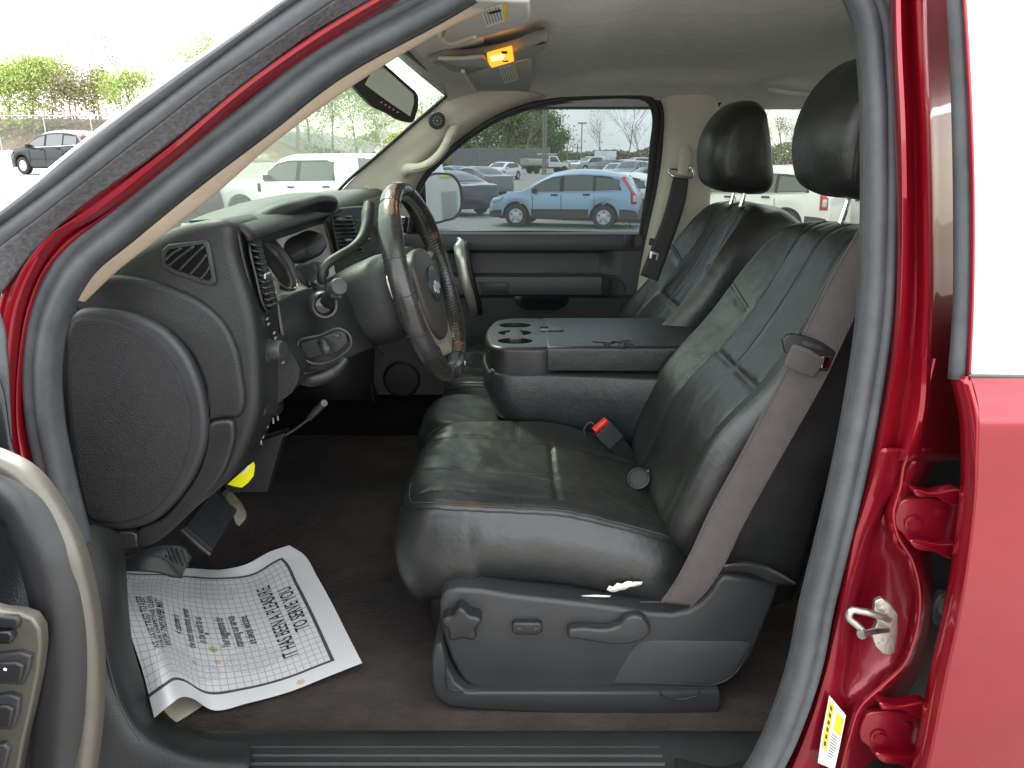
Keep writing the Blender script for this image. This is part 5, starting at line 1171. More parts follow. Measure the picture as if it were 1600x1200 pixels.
tube('grip', [(632, 272, 2.63), (637, 264, 2.60), (655, 262, 2.585), (675, 252, 2.575), (692, 234, 2.57), (702, 216, 2.568), (708, 204, 2.575), (716, 200, 2.60)], [.016, .018, .0145, .0135, .0135, .0145, .017, .014], M_tan, gh, 60, 16)
tube('grip_seam', [(646, 266, 2.572), (675, 258, 2.562), (695, 238, 2.556), (708, 214, 2.556), (711, 205, 2.562)], .0011, M_thread2, gh, 40, 5)
# header trim at the top of the windshield
hd = [[Vector((-.205 - .06 * (1 - ((y - 1.87) / .75) ** 2), y, 2.028 + .045 * (1 - ((y - 1.87) / .75) ** 2))) for y in [1.12 + .15 * i for i in range(11)]],
      [Vector((-.19 - .06 * (1 - ((y - 1.87) / .75) ** 2), y, 2.040 + .03 * (1 - ((y - 1.87) / .75) ** 2))) for y in [1.12 + .15 * i for i in range(11)]],
      [Vector((-.03 - .03 * (1 - ((y - 1.87) / .75) ** 2), y, 2.074 + .012 * (1 - ((y - 1.87) / .75) ** 2))) for y in [1.12 + .15 * i for i in range(11)]]]
loft('header_trim', hd, M_liner, truck, 30, 12, solid=.004)
# visors
def onz(l, z): return [tuple(Zp(x, y, z).xy) for x, y in l]
vs_ = empty('sun_visor', (0, 0, 0), truck)
puff('visor_panel', onz([(688, 52), (730, -12), (828, -8), (829, 18), (820, 30), (745, 52), (706, 66), (696, 64)], 2.055), 2.045, 2.062, .006, M_visor, vs_, 'z', 0, 4)
tube('visor_edge', [Zp(x, y, 2.045) for x, y in ((685, 50), (690, 60), (702, 67), (742, 56))], .004, M_tan, vs_, 30, 8)
lab2 = [(751, 16), (790, 4), (794, 31), (760, 43)]
mesh('visor_label', [Zp(x, y, 2.0443) for x, y in lab2], [(0, 1, 2, 3)], pm('label_white', (.72, .72, .68), .5), vs_)
mesh('visor_label_band', [Zp(x, y, 2.0438) for x, y in ((785, 6), (791, 4), (794, 31), (789, 32))], [(0, 1, 2, 3)], pm('label_yellow', (.85, .55, .02), .5), vs_)
def vl(u, v): return Zp(751 + 34 * u + 8 * v * 1.0, 16 - 11 * u + 27 * v, 2.0436)
ln = [mesh('p', [vl(.1 + .13 * i, .1 + .05 * (i % 2)), vl(.15 + .13 * i, .1 + .05 * (i % 2)), vl(.15 + .13 * i, .9), vl(.1 + .13 * i, .9)], [(0, 1, 2, 3)], M_sil, vs_) for i in range(6)]
ln.append(mesh('p', [vl(.3, .25), vl(.85, .3), vl(.85, .42), vl(.3, .38)], [(0, 1, 2, 3)], M_plas, vs_)); join('visor_label_print', ln)
vp = empty('sun_visor', (0, 0, 0), truck)
puff('visor_panel', onz([(724, 112), (727, 110), (826, 84), (831, 88), (831, 118), (826, 138), (806, 142), (752, 145), (746, 143)], 2.058), 2.046, 2.062, .005, M_visor, vp, 'z', 0, 4)
tube('visor_edge', [Zp(x, y, 2.046) for x, y in ((723, 111), (735, 128), (748, 145))], .005, M_tan, vp, 30, 8)
mesh('visor_label', [Zp(x, y, 2.0453) for x, y in ((779, 106), (803, 99), (811, 124), (789, 131))], [(0, 1, 2, 3)], pm('label_white', (.72, .72, .68), .5), vp)
def vl2(u, v): return Zp(779 + 24 * u + 9 * v, 106 - 7 * u + 25 * v, 2.0447)
ln = [mesh('p', [vl2(.1 + .15 * i, .1), vl2(.16 + .15 * i, .1), vl2(.16 + .15 * i, .9), vl2(.1 + .15 * i, .9)], [(0, 1, 2, 3)], M_sil, vp) for i in range(5)]
ln.append(mesh('p', [vl2(.8, .0), vl2(1, 0), vl2(1, 1), vl2(.8, 1)], [(0, 1, 2, 3)], pm('label_yellow_dim', (.6, .5, .2), .5), vp)); join('visor_label_print', ln)
# overhead console with lit map lamp
oc = empty('overhead_console', (0, 0, 0), truck)
puff('console_shell', onz([(676, 88), (690, 86), (720, 87), (760, 82), (800, 73), (835, 60), (852, 56), (857, 64), (848, 76), (812, 92), (790, 101), (750, 107), (715, 107), (690, 98)], 2.060), 2.050, 2.075, .010, pm('console_grey', (.27, .27, .255), .6, 0, .1, 600, .05, 12), oc, 'z', 90, 5)
puff('sunglass_door', onz([(684, 92), (720, 92), (754, 89), (762, 92), (764, 103), (740, 104), (712, 101)], 2.05), 2.0475, 2.056, .003, M_visor, oc, 'z', 0, 3)
puff('map_lamp', onz([(761, 86), (800, 76), (803, 93), (768, 103), (764, 98)], 2.05), 2.0455, 2.056, .003, emitm('lit_lamp_lens', (1.0, .36, .02), .42), oc, 'z', 0, 3)
mesh('lamp_bulb_glow', [Zp(x, y, 2.0450) for x, y in ((766, 89), (785, 84), (788, 88), (786, 93), (769, 96))], [(0, 1, 2, 3, 4)], emitm('lamp_bulb', (1.0, .62, .18), .8), oc)
for x, y in ((788, 82), (790, 95)): rbox('lamp_clip', Zp(x, y, 2.0455), (.012, .012, .004), M_black, oc, .001)
li = bpy.data.lights.new('map_lamp_light', 'AREA'); lio = bpy.data.objects.new('map_lamp_light', li); COL.objects.link(lio); li.size = .05; li.energy = .035; li.color = (1, .55, .12)
lio.location = Zp(780, 92, 2.038); lio.parent = truck; lio.location = lio.location - TR
# rear view mirror with a screen
mr = empty('rear_view_mirror', (0, 0, 0), truck)
mo = [(548, 128), (553, 122), (590, 99), (598, 98), (649, 143), (653, 150), (653, 168), (646, 190), (640, 192), (626, 189), (612, 180), (585, 168), (565, 148)]
def tilt(p): return p
MY = 1.86
nm = Vector((.77, -.62, -.12)).normalized(); P0 = V(612, 150, MY)
mo3 = [planept(x, y, P0, nm) for x, y in mo]
cm = sum(mo3, Vector()) / len(mo3)
L_ = cr(soften(mo3), 120, True)
rows = [[p - nm * .035 + (cm - p) * .25 for p in L_], [p - nm * .02 + (cm - p) * .06 for p in L_], [p - nm * .004 for p in L_], [p for p in L_], [p + nm * .003 + (cm - p) * .02 for p in L_], [p + nm * .003 + (cm - p) * .06 for p in L_]]
gridm('mirror_housing', rows, M_black, mr, closed=True, caps=True, ang=50)
gl = [(583, 107), (598, 104), (646, 147), (647, 160), (641, 182), (604, 157), (570, 132)]
m3 = [planept(x, y, P0 + nm * .0045, nm) for x, y in gl]
mesh('mirror_glass', m3, [tuple(range(len(gl)))], pm('dark_mirror', (.42, .42, .41), .05, .95), mr)
bt = []
for i in range(5):
    bt.append(rbox('mirror_button', planept(596 + i * 6.3, 160 + i * 3.8, P0 + nm * .0055, nm), (.004, .004, .003), pm('button_mark', (.4, .2, .22), .5), mr, .0006))
join('mirror_buttons', bt)
tube('mirror_stem', [cm - nm * .03, cm + Vector((-.06, .02, .03)), cm + Vector((-.12, .03, .07))], .010, M_black, mr, 12, 10)
# round gadget stuck on the far pillar
gd = empty('round_pillar_gauge', tuple(V(684, 189, 2.56)))
gd.location = V(684, 189, 2.555)
gx = Vector((.25, -1, -.1))
lathe('gauge_body', [(.0255, .03), (.0265, .012), (.0265, .004), (.023, 0), (.0001, 0)][::-1], Vector((0, -.02, 0)), (-.2, 1, .1), M_black, gd, 30)
for i in range(10):
    t = 2 * pi * i / 10
    pass
gm = [rbox('m', Vector((.012 * cos(t), -.0225, .012 * sin(t))), (.005, .001, .003), M_sil, gd, 0, rot=(t, 'Y')) for t in [2 * pi * i / 10 for i in range(10)]]
gm.append(rbox('m', Vector((0, -.0225, 0)), (.006, .001, .006), M_sil, gd, .0)); join('gauge_marks', gm)
tag(gd, 'small round black gauge stuck on the tan passenger side pillar near the mirror', 'gauge')
# B pillar of the far side, belt and D ring
loft('far_centre_pillar', [[(1020, 138, 2.62), (1030, 160, 2.63), (1032, 220, 2.66), (1024, 290, 2.70), (1008, 366, 2.74), (996, 430, 2.75), (985, 500, 2.76)],
    [(1040, 138, 2.60), (1045, 160, 2.60), (1046, 220, 2.625), (1036, 290, 2.655), (1020, 370, 2.69), (1005, 440, 2.70), (995, 500, 2.71)],
    [(1080, 138, 2.59), (1080, 160, 2.59), (1082, 220, 2.61), (1080, 290, 2.64), (1075, 370, 2.68), (1070, 440, 2.69), (1065, 500, 2.70)],
    [(1110, 138, 2.60), (1116, 160, 2.60), (1115, 220, 2.62), (1108, 290, 2.65), (1100, 370, 2.69), (1095, 440, 2.70), (1090, 500, 2.71)],
    [(1118, 138, 2.66), (1124, 160, 2.66), (1122, 220, 2.68), (1112, 290, 2.71), (1104, 370, 2.74), (1100, 440, 2.76), (1096, 500, 2.77)]], M_tan, truck, 40, 24)
tube('pillar_black_edge', [(1022, 150, 2.625), (1031, 165, 2.63), (1031, 220, 2.655), (1024, 290, 2.695), (1010, 362, 2.735), (1003, 410, 2.745)], [.010, .012, .012, .012, .012, .010], M_sealb, truck, 50, 10)
db = empty('passenger_seat_belt', (0, 0, 0), truck)
tube('height_slide', [(1070, 228, 2.58), (1070, 240, 2.575), (1069, 258, 2.572), (1067, 272, 2.575)], [.012, .020, .019, .020], M_tan, db, 20, 16, flat=.5)
tube('belt_ring', [(1045, 266, 2.57), (1047, 272, 2.565), (1056, 276, 2.562), (1070, 277, 2.562), (1080, 277, 2.562), (1083, 270, 2.565), (1080, 262, 2.57), (1068, 268, 2.575), (1054, 264, 2.575)], .0042, M_chrome, db, 50, 10, closed=True)
loft('webbing', [[(1052, 276, 2.565), (1044, 310, 2.56), (1034, 345, 2.55), (1018, 385, 2.54), (1000, 430, 2.53)], [(1076, 278, 2.565), (1072, 310, 2.56), (1062, 345, 2.55), (1046, 390, 2.54), (1028, 440, 2.53)]], M_beltd, db, 30, 6, solid=.002)
plate('belt_guide', [(1016, 372), (1040, 377), (1040, 388), (1014, 383)], 2.545, .01, M_black, db, .002)
plate('latch_plate', [(1016, 392), (1030, 396), (1026, 410), (1014, 408)], 2.535, .004, M_steel, db, .001); plate('latch_slot', [(1019, 397), (1026, 398), (1024, 407), (1018, 405)], 2.533, .004, M_black, db, .001)
# rear passenger side door inside: panel below, window with black frame
pr2 = empty('rear_passenger_door', (0, 0, 0), truck)
mesh('door_panel', [V(1085, 368, 2.76), Vector((1.8, 2.76, sil(368, 2.76))), Vector((1.8, 2.76, .9)), Vector((.5, 2.76, .9))], [(0, 1, 2, 3)], M_plas, pr2, solid=.02)
tube('window_sill_trim', [V(1085, 366, 2.75), Vector((1.8, 2.75, sil(366, 2.75)))], .010, M_plas_g, pr2, 4, 10)
rows = []
for i in range(12):
    py = 370 - i * 24; Y = wY(py) + .03; rows.append([Vector((.62 + (1.72 - .62) * j / 6, Y, sil(py, Y))) for j in range(7)])
gridm('rear_side_glass', rows, M_tintr, pr2)
tube('window_seal', [(1102, 366, 2.77), (1106, 300, 2.73), (1113, 230, 2.69), (1116, 180, 2.66), (1122, 160, 2.64), (1135, 151, 2.63), (1165, 147, 2.625), (1300, 147, 2.625), (1420, 150, 2.625)], .010, M_sealb, pr2, 60, 10)
tube('window_divider', [V(1113, 362, 2.76), V(1113, 270, 2.72)], .010, M_plas_g, pr2, 6, 8) if 0 else None
rbox('rear_bench', (1.35, 1.96, 1.12), (.55, 1.45, .30), M_leather, truck, .05)
rbox('rear_bench_back', (1.60, 1.96, 1.35), (.16, 1.45, .42), M_leather, truck, .05) if 0 else None
# faint air vent / grip shape on the headliner rear right
tube('headliner_handle', [Vector((.78, 2.50, 2.045)), Vector((.84, 2.50, 2.035)), Vector((.98, 2.50, 2.035)), Vector((1.04, 2.50, 2.045))], .009, M_liner, truck, 20, 10)
# passenger side mirror outside
sm = empty('side_mirror', (0, 0, 0), truck)
so = [(655, 296), (660, 280), (672, 271), (690, 269), (708, 273), (718, 286), (722, 305), (720, 330), (712, 341), (695, 347), (676, 350), (666, 344), (658, 325)]
n3 = Vector((.72, -.68, .036)).normalized(); c3 = [planept(x, y, V(690, 310, 3.02), n3) for x, y in so]; cc = sum(c3, Vector()) / len(c3); L_ = cr(c3, 80, True)
rows = [[p + n3 * d + (cc - p) * s for p in L_] for d, s in ((-.09, .5), (-.075, .2), (-.04, .04), (0, 0), (.006, .02), (.006, .07), (-.002, .09))]
gridm('mirror_housing', rows, M_gloss, sm, closed=True, caps=True, ang=50)
gl3 = [cc + (p - cc) * .895 + n3 * .0015 for p in L_]
mesh('mirror_glass', gl3, [tuple(range(80))], pm('mirror_silver', (.85, .88, .86), .02, 1), sm)
mesh('mirror_sail', [V(636, 312, 2.76), V(664, 275, 2.76), V(668, 362, 2.77), V(630, 364, 2.77)], [(0, 1, 2, 3)], M_black, sm, solid=.02)
tube('mirror_arm', [V(650, 340, 2.80), V(665, 338, 2.95)], .022, M_black, sm, 6, 10)

# ================================================================ open driver door at the lower left
dd = empty('driver_door', (0, 0, 0), truck)
gr = [(-70, 700, .70), (-30, 712, .69), (0, 722, .68), (40, 744, .67), (78, 790, .66), (108, 850, .65), (128, 920, .645), (139, 990, .64), (143, 1060, .635), (140, 1130, .63), (130, 1210, .62), (118, 1290, .61)]
rows = []
def loop3(prof, path, n=90):
    Q = cr([V(*q) for q in path], n); rows = []
    for i in range(n):
        t = (Q[min(i + 1, n - 1)] - Q[max(i - 1, 0)]).normalized(); s = t.cross(Vector((0, 1, 0))).normalized()
        rows.append([Q[i] + s * a + Vector((0, -1, 0)) * b for a, b in prof])
    return rows
# champagne outer face of the grip
gridm('grip_trim', loop3([(-.020, -.004), (-.018, .004), (-.010, .010), (0, .012), (.007, .010), (.010, .004), (.010, -.008), (-.004, -.012)], gr), M_champ, dd, closed=True, caps=True, ang=60)
gi = [(-70, 752, .69), (-30, 760, .68), (0, 772, .67), (40, 800, .655), (66, 850, .645), (84, 905, .64), (96, 965, .635), (100, 1030, .63), (98, 1100, .625), (92, 1180, .62), (84, 1290, .61)]
gridm('grip_body', loop3([(-.024, -.02), (-.028, -.004), (-.022, .010), (-.006, .017), (.012, .014), (.024, .004), (.026, -.02)], gi), M_plas_s, dd, closed=True, caps=True, ang=60)
loft('inner_panel', [[(-90, 560, .86), (-10, 580, .84), (20, 700, .80), (60, 800, .77), (95, 900, .74), (120, 1020, .72), (128, 1130, .70), (120, 1290, .66)],
                     [(-90, 780, .80), (-30, 800, .78), (0, 850, .76), (30, 900, .73), (50, 980, .71), (70, 1060, .69), (70, 1150, .67), (60, 1290, .64)],
                     [(-160, 1000, .70), (-140, 1000, .70), (-120, 1000, .70), (-110, 1050, .68), (-100, 1100, .67), (-90, 1150, .65), (-90, 1200, .64), (-90, 1290, .62)]], M_plas, dd, 40, 20, solid=.003)
loft('door_end_face', [[(100, 560, .98), (30, 700, .90), (90, 840, .86), (140, 960, .84), (152, 1080, .82), (150, 1290, .78)], [(-10, 560, .86), (20, 700, .82), (80, 830, .78), (120, 960, .75), (130, 1080, .73), (120, 1290, .68)]], M_plas_s, dd, 40, 8, solid=.003) if 0 else None
loft('window_edge_seal', [[(-30, 460, .88), (-8, 474, .88), (4, 500, .88), (12, 560, .87), (16, 640, .86), (18, 720, .85), (10, 780, .84)], [(-60, 470, .87), (-34, 480, .87), (-20, 520, .87), (-14, 580, .86), (-12, 640, .85), (-10, 720, .84), (-20, 780, .83)]], M_seal, dd, 40, 6, solid=.012)
swp = [(-60, 940), (0, 957), (30, 960), (50, 967), (62, 985), (64, 1010), (60, 1050), (48, 1110), (36, 1160), (24, 1230), (12, 1300), (-60, 1300)]
plate('switch_plate', swp, .60, .012, M_champ, dd, .003, 0, 4)
def sw_btn(l, mat=M_plas_s, Y=.595, n=0): return plate('door_switch', l, Y, .012, mat, dd, .0025, n, 4)
sw_btn([(-30, 962), (24, 966), (30, 972), (26, 984), (-30, 980)]); sw_btn([(-30, 988), (14, 988), (20, 998), (14, 1008), (-30, 1008)], M_gloss, .592)
sw_btn([(-60, 1030), (30, 1020), (48, 1026), (44, 1050), (34, 1072), (-60, 1068)], M_plas_g, .594); sw_btn([(-60, 1040), (24, 1036), (36, 1042), (30, 1068), (-60, 1066)], M_plas_s, .590)
sw_btn([(-60, 1098), (14, 1086), (30, 1092), (28, 1118), (18, 1142), (-60, 1140)], M_plas_g, .594); sw_btn([(-60, 1108), (10, 1104), (20, 1110), (14, 1138), (-60, 1136)], M_plas_s, .590)
sw_btn([(-60, 1168), (6, 1164), (14, 1172), (8, 1196), (-2, 1230), (-60, 1230)], M_plas_g, .594)
lathe('switch_light', [(.0015, 0), (.0001, -.0005)], V(8, 1046, .5895), (0, 1, 0), emitm('switch_glow', (.3, .5, 1), 1.0), dd, 12)
slab = [(-.62, .86), (-.57, .60), (-.53, .30), (-.50, -.05), (-.60, -.08), (-.66, .30), (-.70, .60), (-.745, .86)]
puff('door_shell', slab, .80, 1.60, .02, M_plas, dd, 'z', 0, 4)
puff('door_outer_skin', [(-.602, -.082), (-.662, .30), (-.702, .60), (-.747, .86), (-.772, .86), (-.727, .60), (-.687, .30), (-.627, -.09)], .78, 1.60, .008, M_red, dd, 'z', 0, 3)
tube('window_frame', [Vector((-.68, .84, 1.60)), Vector((-.64, .60, 1.86)), Vector((-.60, .35, 2.02)), Vector((-.57, .1, 2.04)), Vector((-.555, -.03, 2.0)), Vector((-.58, -.05, 1.60))], .018, M_sealb, dd, 40, 10)
# ================================================================ paper floor mat
NA, NB = 90, 90
PC = [  # rails along a (left to right), rows from near edge (bottom) to far edge (top): photograph point and height above carpet
 [(241, 1122, .075), (226, 1060, .10), (207, 1000, .125), (190, 950, .135), (181, 915, .13), (192, 886, .11)],
 [(262, 1104, .105), (244, 1040, .12), (226, 985, .125), (210, 940, .125), (206, 905, .11), (215, 886, .10)],
 [(300, 1091, .050), (275, 1040, .072), (256, 990, .080), (248, 945, .080), (250, 908, .070), (262, 888, .060)],
 [(335, 1110, .006), (316, 1050, .020), (300, 1000, .030), (292, 955, .035), (292, 915, .035), (300, 888, .035)],
 [(390, 1098, .006), (372, 1040, .010), (358, 990, .018), (350, 945, .026), (345, 915, .034), (345, 890, .040)],
 [(455, 1080, .006), (436, 1020, .010), (420, 970, .018), (405, 925, .028), (392, 892, .040), (384, 882, .050)],
 [(510, 1058, .012), (490, 1000, .014), (470, 950, .024), (448, 905, .040), (430, 872, .058), (422, 862, .066)],
 [(566, 1036, .022), (540, 985, .022), (520, 945, .032), (495, 900, .050), (474, 866, .070), (452, 852, .080)]]
FZ = .831
ctl = [[Zp(x, y, FZ + h) for x, y, h in r] for r in PC]
rows1 = [cr(r, NB) for r in ctl]
cols = [cr([rows1[i][j] for i in range(len(rows1))], NA) for j in range(NB)]
def PS(a, b, up=0):
    fa = min(max(a, 0), 1) * (NA - 1); fb = min(max(b, 0), 1) * (NB - 1); i, j = min(int(fa), NA - 2), min(int(fb), NB - 2); u, v = fa - i, fb - j
    p = (cols[j][i] * (1 - u) + cols[j][i + 1] * u) * (1 - v) + (cols[j + 1][i] * (1 - u) + cols[j + 1][i + 1] * u) * v
    if up:
        n_ = (cols[j][i + 1] - cols[j][i]).cross(cols[j + 1][i] - cols[j][i]).normalized()
        if n_.z < 0: n_ = -n_
        p = p + n_ * up
    return p
pm_ = bpy.data.meshes.new('paper_floor_mat')
vs = [cols[j][i] for j in range(NB) for i in range(NA)]; fs = [(j * NA + i, j * NA + i + 1, (j + 1) * NA + i + 1, (j + 1) * NA + i) for j in range(NB - 1) for i in range(NA - 1)]
pm_.from_pydata(vs, [], fs)
uv = pm_.uv_layers.new(name='UVMap')
for p in pm_.polygons:
    for li_ in p.loop_indices:
        vi = pm_.loops[li_].vertex_index; uv.data[li_].uv = ((vi % NA) / (NA - 1), (vi // NA) / (NB - 1))
m = bpy.data.materials.new('printed_paper'); m.use_nodes = True; n = m.node_tree; B = n.nodes['Principled BSDF']; B.inputs['Roughness'].default_value = .75
uvn = n.nodes.new('ShaderNodeUVMap'); sx = n.nodes.new('ShaderNodeSeparateXYZ'); n.links.new(uvn.outputs[0], sx.inputs[0])
def mth(op, a, b=None, c=None):
    q = n.nodes.new('ShaderNodeMath'); q.operation = op
    for i, v_ in enumerate((a, b, c)):
        if v_ is None: continue
        if isinstance(v_, (int, float)): q.inputs[i].default_value = v_
        else: n.links.new(v_, q.inputs[i])
    return q.outputs[0]
u_, v_ = sx.outputs[0], sx.outputs[1]
def line_(c, cells, w): # thin line mask each 1/cells
    f = mth('FRACT', mth('MULTIPLY', c, cells)); return mth('LESS_THAN', mth('ABSOLUTE', mth('SUBTRACT', f, .5)), w)
inside = mth('MULTIPLY', mth('MULTIPLY', mth('GREATER_THAN', u_, -.1), mth('LESS_THAN', u_, .905)), mth('MULTIPLY', mth('GREATER_THAN', v_, .085), mth('LESS_THAN', v_, .93)))
inner = mth('MULTIPLY', mth('LESS_THAN', u_, .89), mth('MULTIPLY', mth('GREATER_THAN', v_, .10), mth('LESS_THAN', v_, .915)))
border = mth('SUBTRACT', inside, inner)
grid_ = mth('MULTIPLY', mth('MAXIMUM', line_(u_, 34, .055), line_(v_, 26, .055)), inner)
def blob(cu_, cv_, ru, rv):
    a = mth('POWER', mth('DIVIDE', mth('SUBTRACT', u_, cu_), ru), 2); b = mth('POWER', mth('DIVIDE', mth('SUBTRACT', v_, cv_), rv), 2)
    return mth('LESS_THAN', mth('ADD', a, b), 1)
ft = mth('MAXIMUM', mth('MAXIMUM', blob(.27, .22, .20, .095), blob(.60, .27, .115, .085)), mth('MAXIMUM', blob(.27, .80, .20, .09), blob(.53, .80, .10, .085)))
ns = n.nodes.new('ShaderNodeTexNoise'); ns.inputs['Scale'].default_value = 150; ns.inputs['Detail'].default_value = 1; n.links.new(uvn.outputs[0], ns.inputs['Vector'])
speck = mth('MULTIPLY', ft, mth('GREATER_THAN', ns.outputs['Fac'], .53))
ink = mth('MAXIMUM', mth('MAXIMUM', mth('MULTIPLY', border, .95), mth('MULTIPLY', grid_, .45)), mth('MULTIPLY', speck, .33))
ink = mth('MAXIMUM', ink, mth('MULTIPLY', mth('MAXIMUM', blob(.445, .475, .009, .009), mth('MULTIPLY', blob(.245, .56, .008, .008), .8)), .9))
mixn = n.nodes.new('ShaderNodeMixRGB'); mixn.inputs[1].default_value = (.72, .72, .715, 1); mixn.inputs[2].default_value = (.03, .03, .032, 1); n.links.new(ink, mixn.inputs[0])
stain = mth('MAXIMUM', mth('MAXIMUM', blob(.455, .37, .018, .022), blob(.46, .28, .014, .014)), mth('MAXIMUM', blob(.75, .035, .016, .016), blob(.36, .26, .012, .016)))
ns2 = n.nodes.new('ShaderNodeTexNoise'); ns2.inputs['Scale'].default_value = 30; n.links.new(uvn.outputs[0], ns2.inputs['Vector'])
mix2 = n.nodes.new('ShaderNodeMixRGB'); mix2.blend_type = 'MULTIPLY'; mix2.inputs[2].default_value = (.72, .50, .22, 1); n.links.new(mth('MULTIPLY', stain, mth('MULTIPLY', ns2.outputs['Fac'], 1.4)), mix2.inputs[0]); n.links.new(mixn.outputs[0], mix2.inputs[1])
geo = n.nodes.new('ShaderNodeNewGeometry')
mix3 = n.nodes.new('ShaderNodeMixRGB'); mix3.inputs[2].default_value = (.62, .57, .46, 1); n.links.new(mix2.outputs[0], mix3.inputs[1])
n.links.new(geo.outputs['Backfacing'], mix3.inputs[0])
n.links.new(mix3.outputs[0], B.inputs['Base Color'])
for f in pm_.polygons: pass
mat_paper = m
paper = link('paper_floor_mat', pm_, m, None, True, 60)
tag(paper, 'white paper floor mat printed with a grid and lettering, curled up at one corner', 'floor mat')
loft('curled_edge', [[Zp(241, 1122, FZ + .075), Zp(226, 1060, FZ + .10), Zp(207, 1000, FZ + .125)], [Zp(243, 1131, FZ + .035), Zp(230, 1068, FZ + .05), Zp(214, 1010, FZ + .07)], [Zp(270, 1131, FZ + .004), Zp(250, 1075, FZ + .006), Zp(230, 1020, FZ + .02)], [Zp(318, 1102, FZ + .006), Zp(295, 1056, FZ + .006), Zp(270, 1010, FZ + .01)]], pm('paper_back', (.62, .58, .47), .8), paper, 16, 20)
def ptxt(txt, size, a0, b0, sx_=.52, bold=0):
    # text runs along b (towards the far edge), lines follow +a
    return textm('lettering', txt, size, pm('ink', (.02, .02, .022), .8), paper, lambda x, y: PS(a0 - y, b0 + x, .0009), sx_, bold=bold)
ptxt('IT HAS BEEN A PLEASURE\n      TO SERVE YOU', .092, .795, .50, .55, .0012)
ptxt('WE HAVE TRIED TO KEEP\nYOUR CARPETING CLEAN\nWITH THIS PAPER MAT', .070, .165, .48, .50, .0010)
ptxt('A customer is\nthe most important person\nin the world to us.', .056, .365, .50, .46, .0008)
ptxt('Your suggestions for\nimproving our service\nare always welcome.', .056, .565, .49, .48, .0008)
# ================================================================ OUTSIDE: lot, cars, fence, trees
def sstep(a, b, x): t = min(1, max(0, (x - a) / (b - a))); return t * t * (3 - 2 * t)
def gh_(x, y):
    """height of the ground: flat lot, rising to a banked edge at the far left"""
    l = sstep(-11, -19, x)
    z = l * (1.15 + .6 * sstep(34, 50, y)) * sstep(6, 22, y)
    k = sstep(-13, -21, x + (y - 50) * .2) 
    z += 3.0 * sstep(53, 66, y) * sstep(-16, -26, x)
    return z
def gpt(px, py, z=0): p = Zp(px, py, z); return p
def hitg(px, Y):
    a, b, c = ray(px, 250); x = a / b * Y; return Vector((x, Y, gh_(x, Y)))
M_asph = pm('weathered_asphalt', (.29, .28, .255), .9, 0, .4, 12, .10, .35, 0, .3, .3, 90)
M_dirt = pm('dry_bank', (.20, .15, .09), 1, 0, .6, 6, .35, .9, 0, .2)
gm_ = []
xs = [-400, -200, -120, -80, -60] + [-50 + i * 1.5 for i in range(40)] + [12, 16, 24, 40, 70, 120, 200, 400]
ys = [-120, -60, -20, 0, 6] + [8 + i * 2 for i in range(36)] + [82, 90, 110, 150, 220, 400, 900]
gm_ = [[Vector((x, y, gh_(x, y))) for x in xs] for y in ys]
ground = gridm('ground', gm_, M_asph); tag(ground, 'weathered grey asphalt of the parking lot', kind='structure')
bank = gridm('hillside', [[Vector((x, y, gh_(x, y) + .03)) for x in [-75 + 2 * i for i in range(30)]] for y in [52.5 + i * 1.5 for i in range(14)]], M_dirt); tag(bank, 'brown dry bank behind the fence', kind='structure')
kerb = tube('kerb', [Vector((x, 51.5, gh_(x, 51.5) + .06)) for x in (-75, -60, -45, -35, -28, -24, -21)], .14, pm('concrete', (.40, .38, .34), .9, 0, .3, 20, .1, 4), None, 30, 8); tag(kerb, 'pale concrete kerb along the bank', kind='structure')
ln = []
for i in range(14):
    x = -9 + i * 2.7; ln.append(mesh('m', [Vector((x, 30, .012)), Vector((x + .1, 30, .012)), Vector((x + 2.6, 35, .012)), Vector((x + 2.5, 35, .012))], [(0, 1, 2, 3)], pm('worn_line_paint', (.42, .41, .38), .9, 0, 0, 10, .25, 8)))
lnm = join('parking_lines', ln); tag(lnm, 'faded painted parking lines', kind='structure')

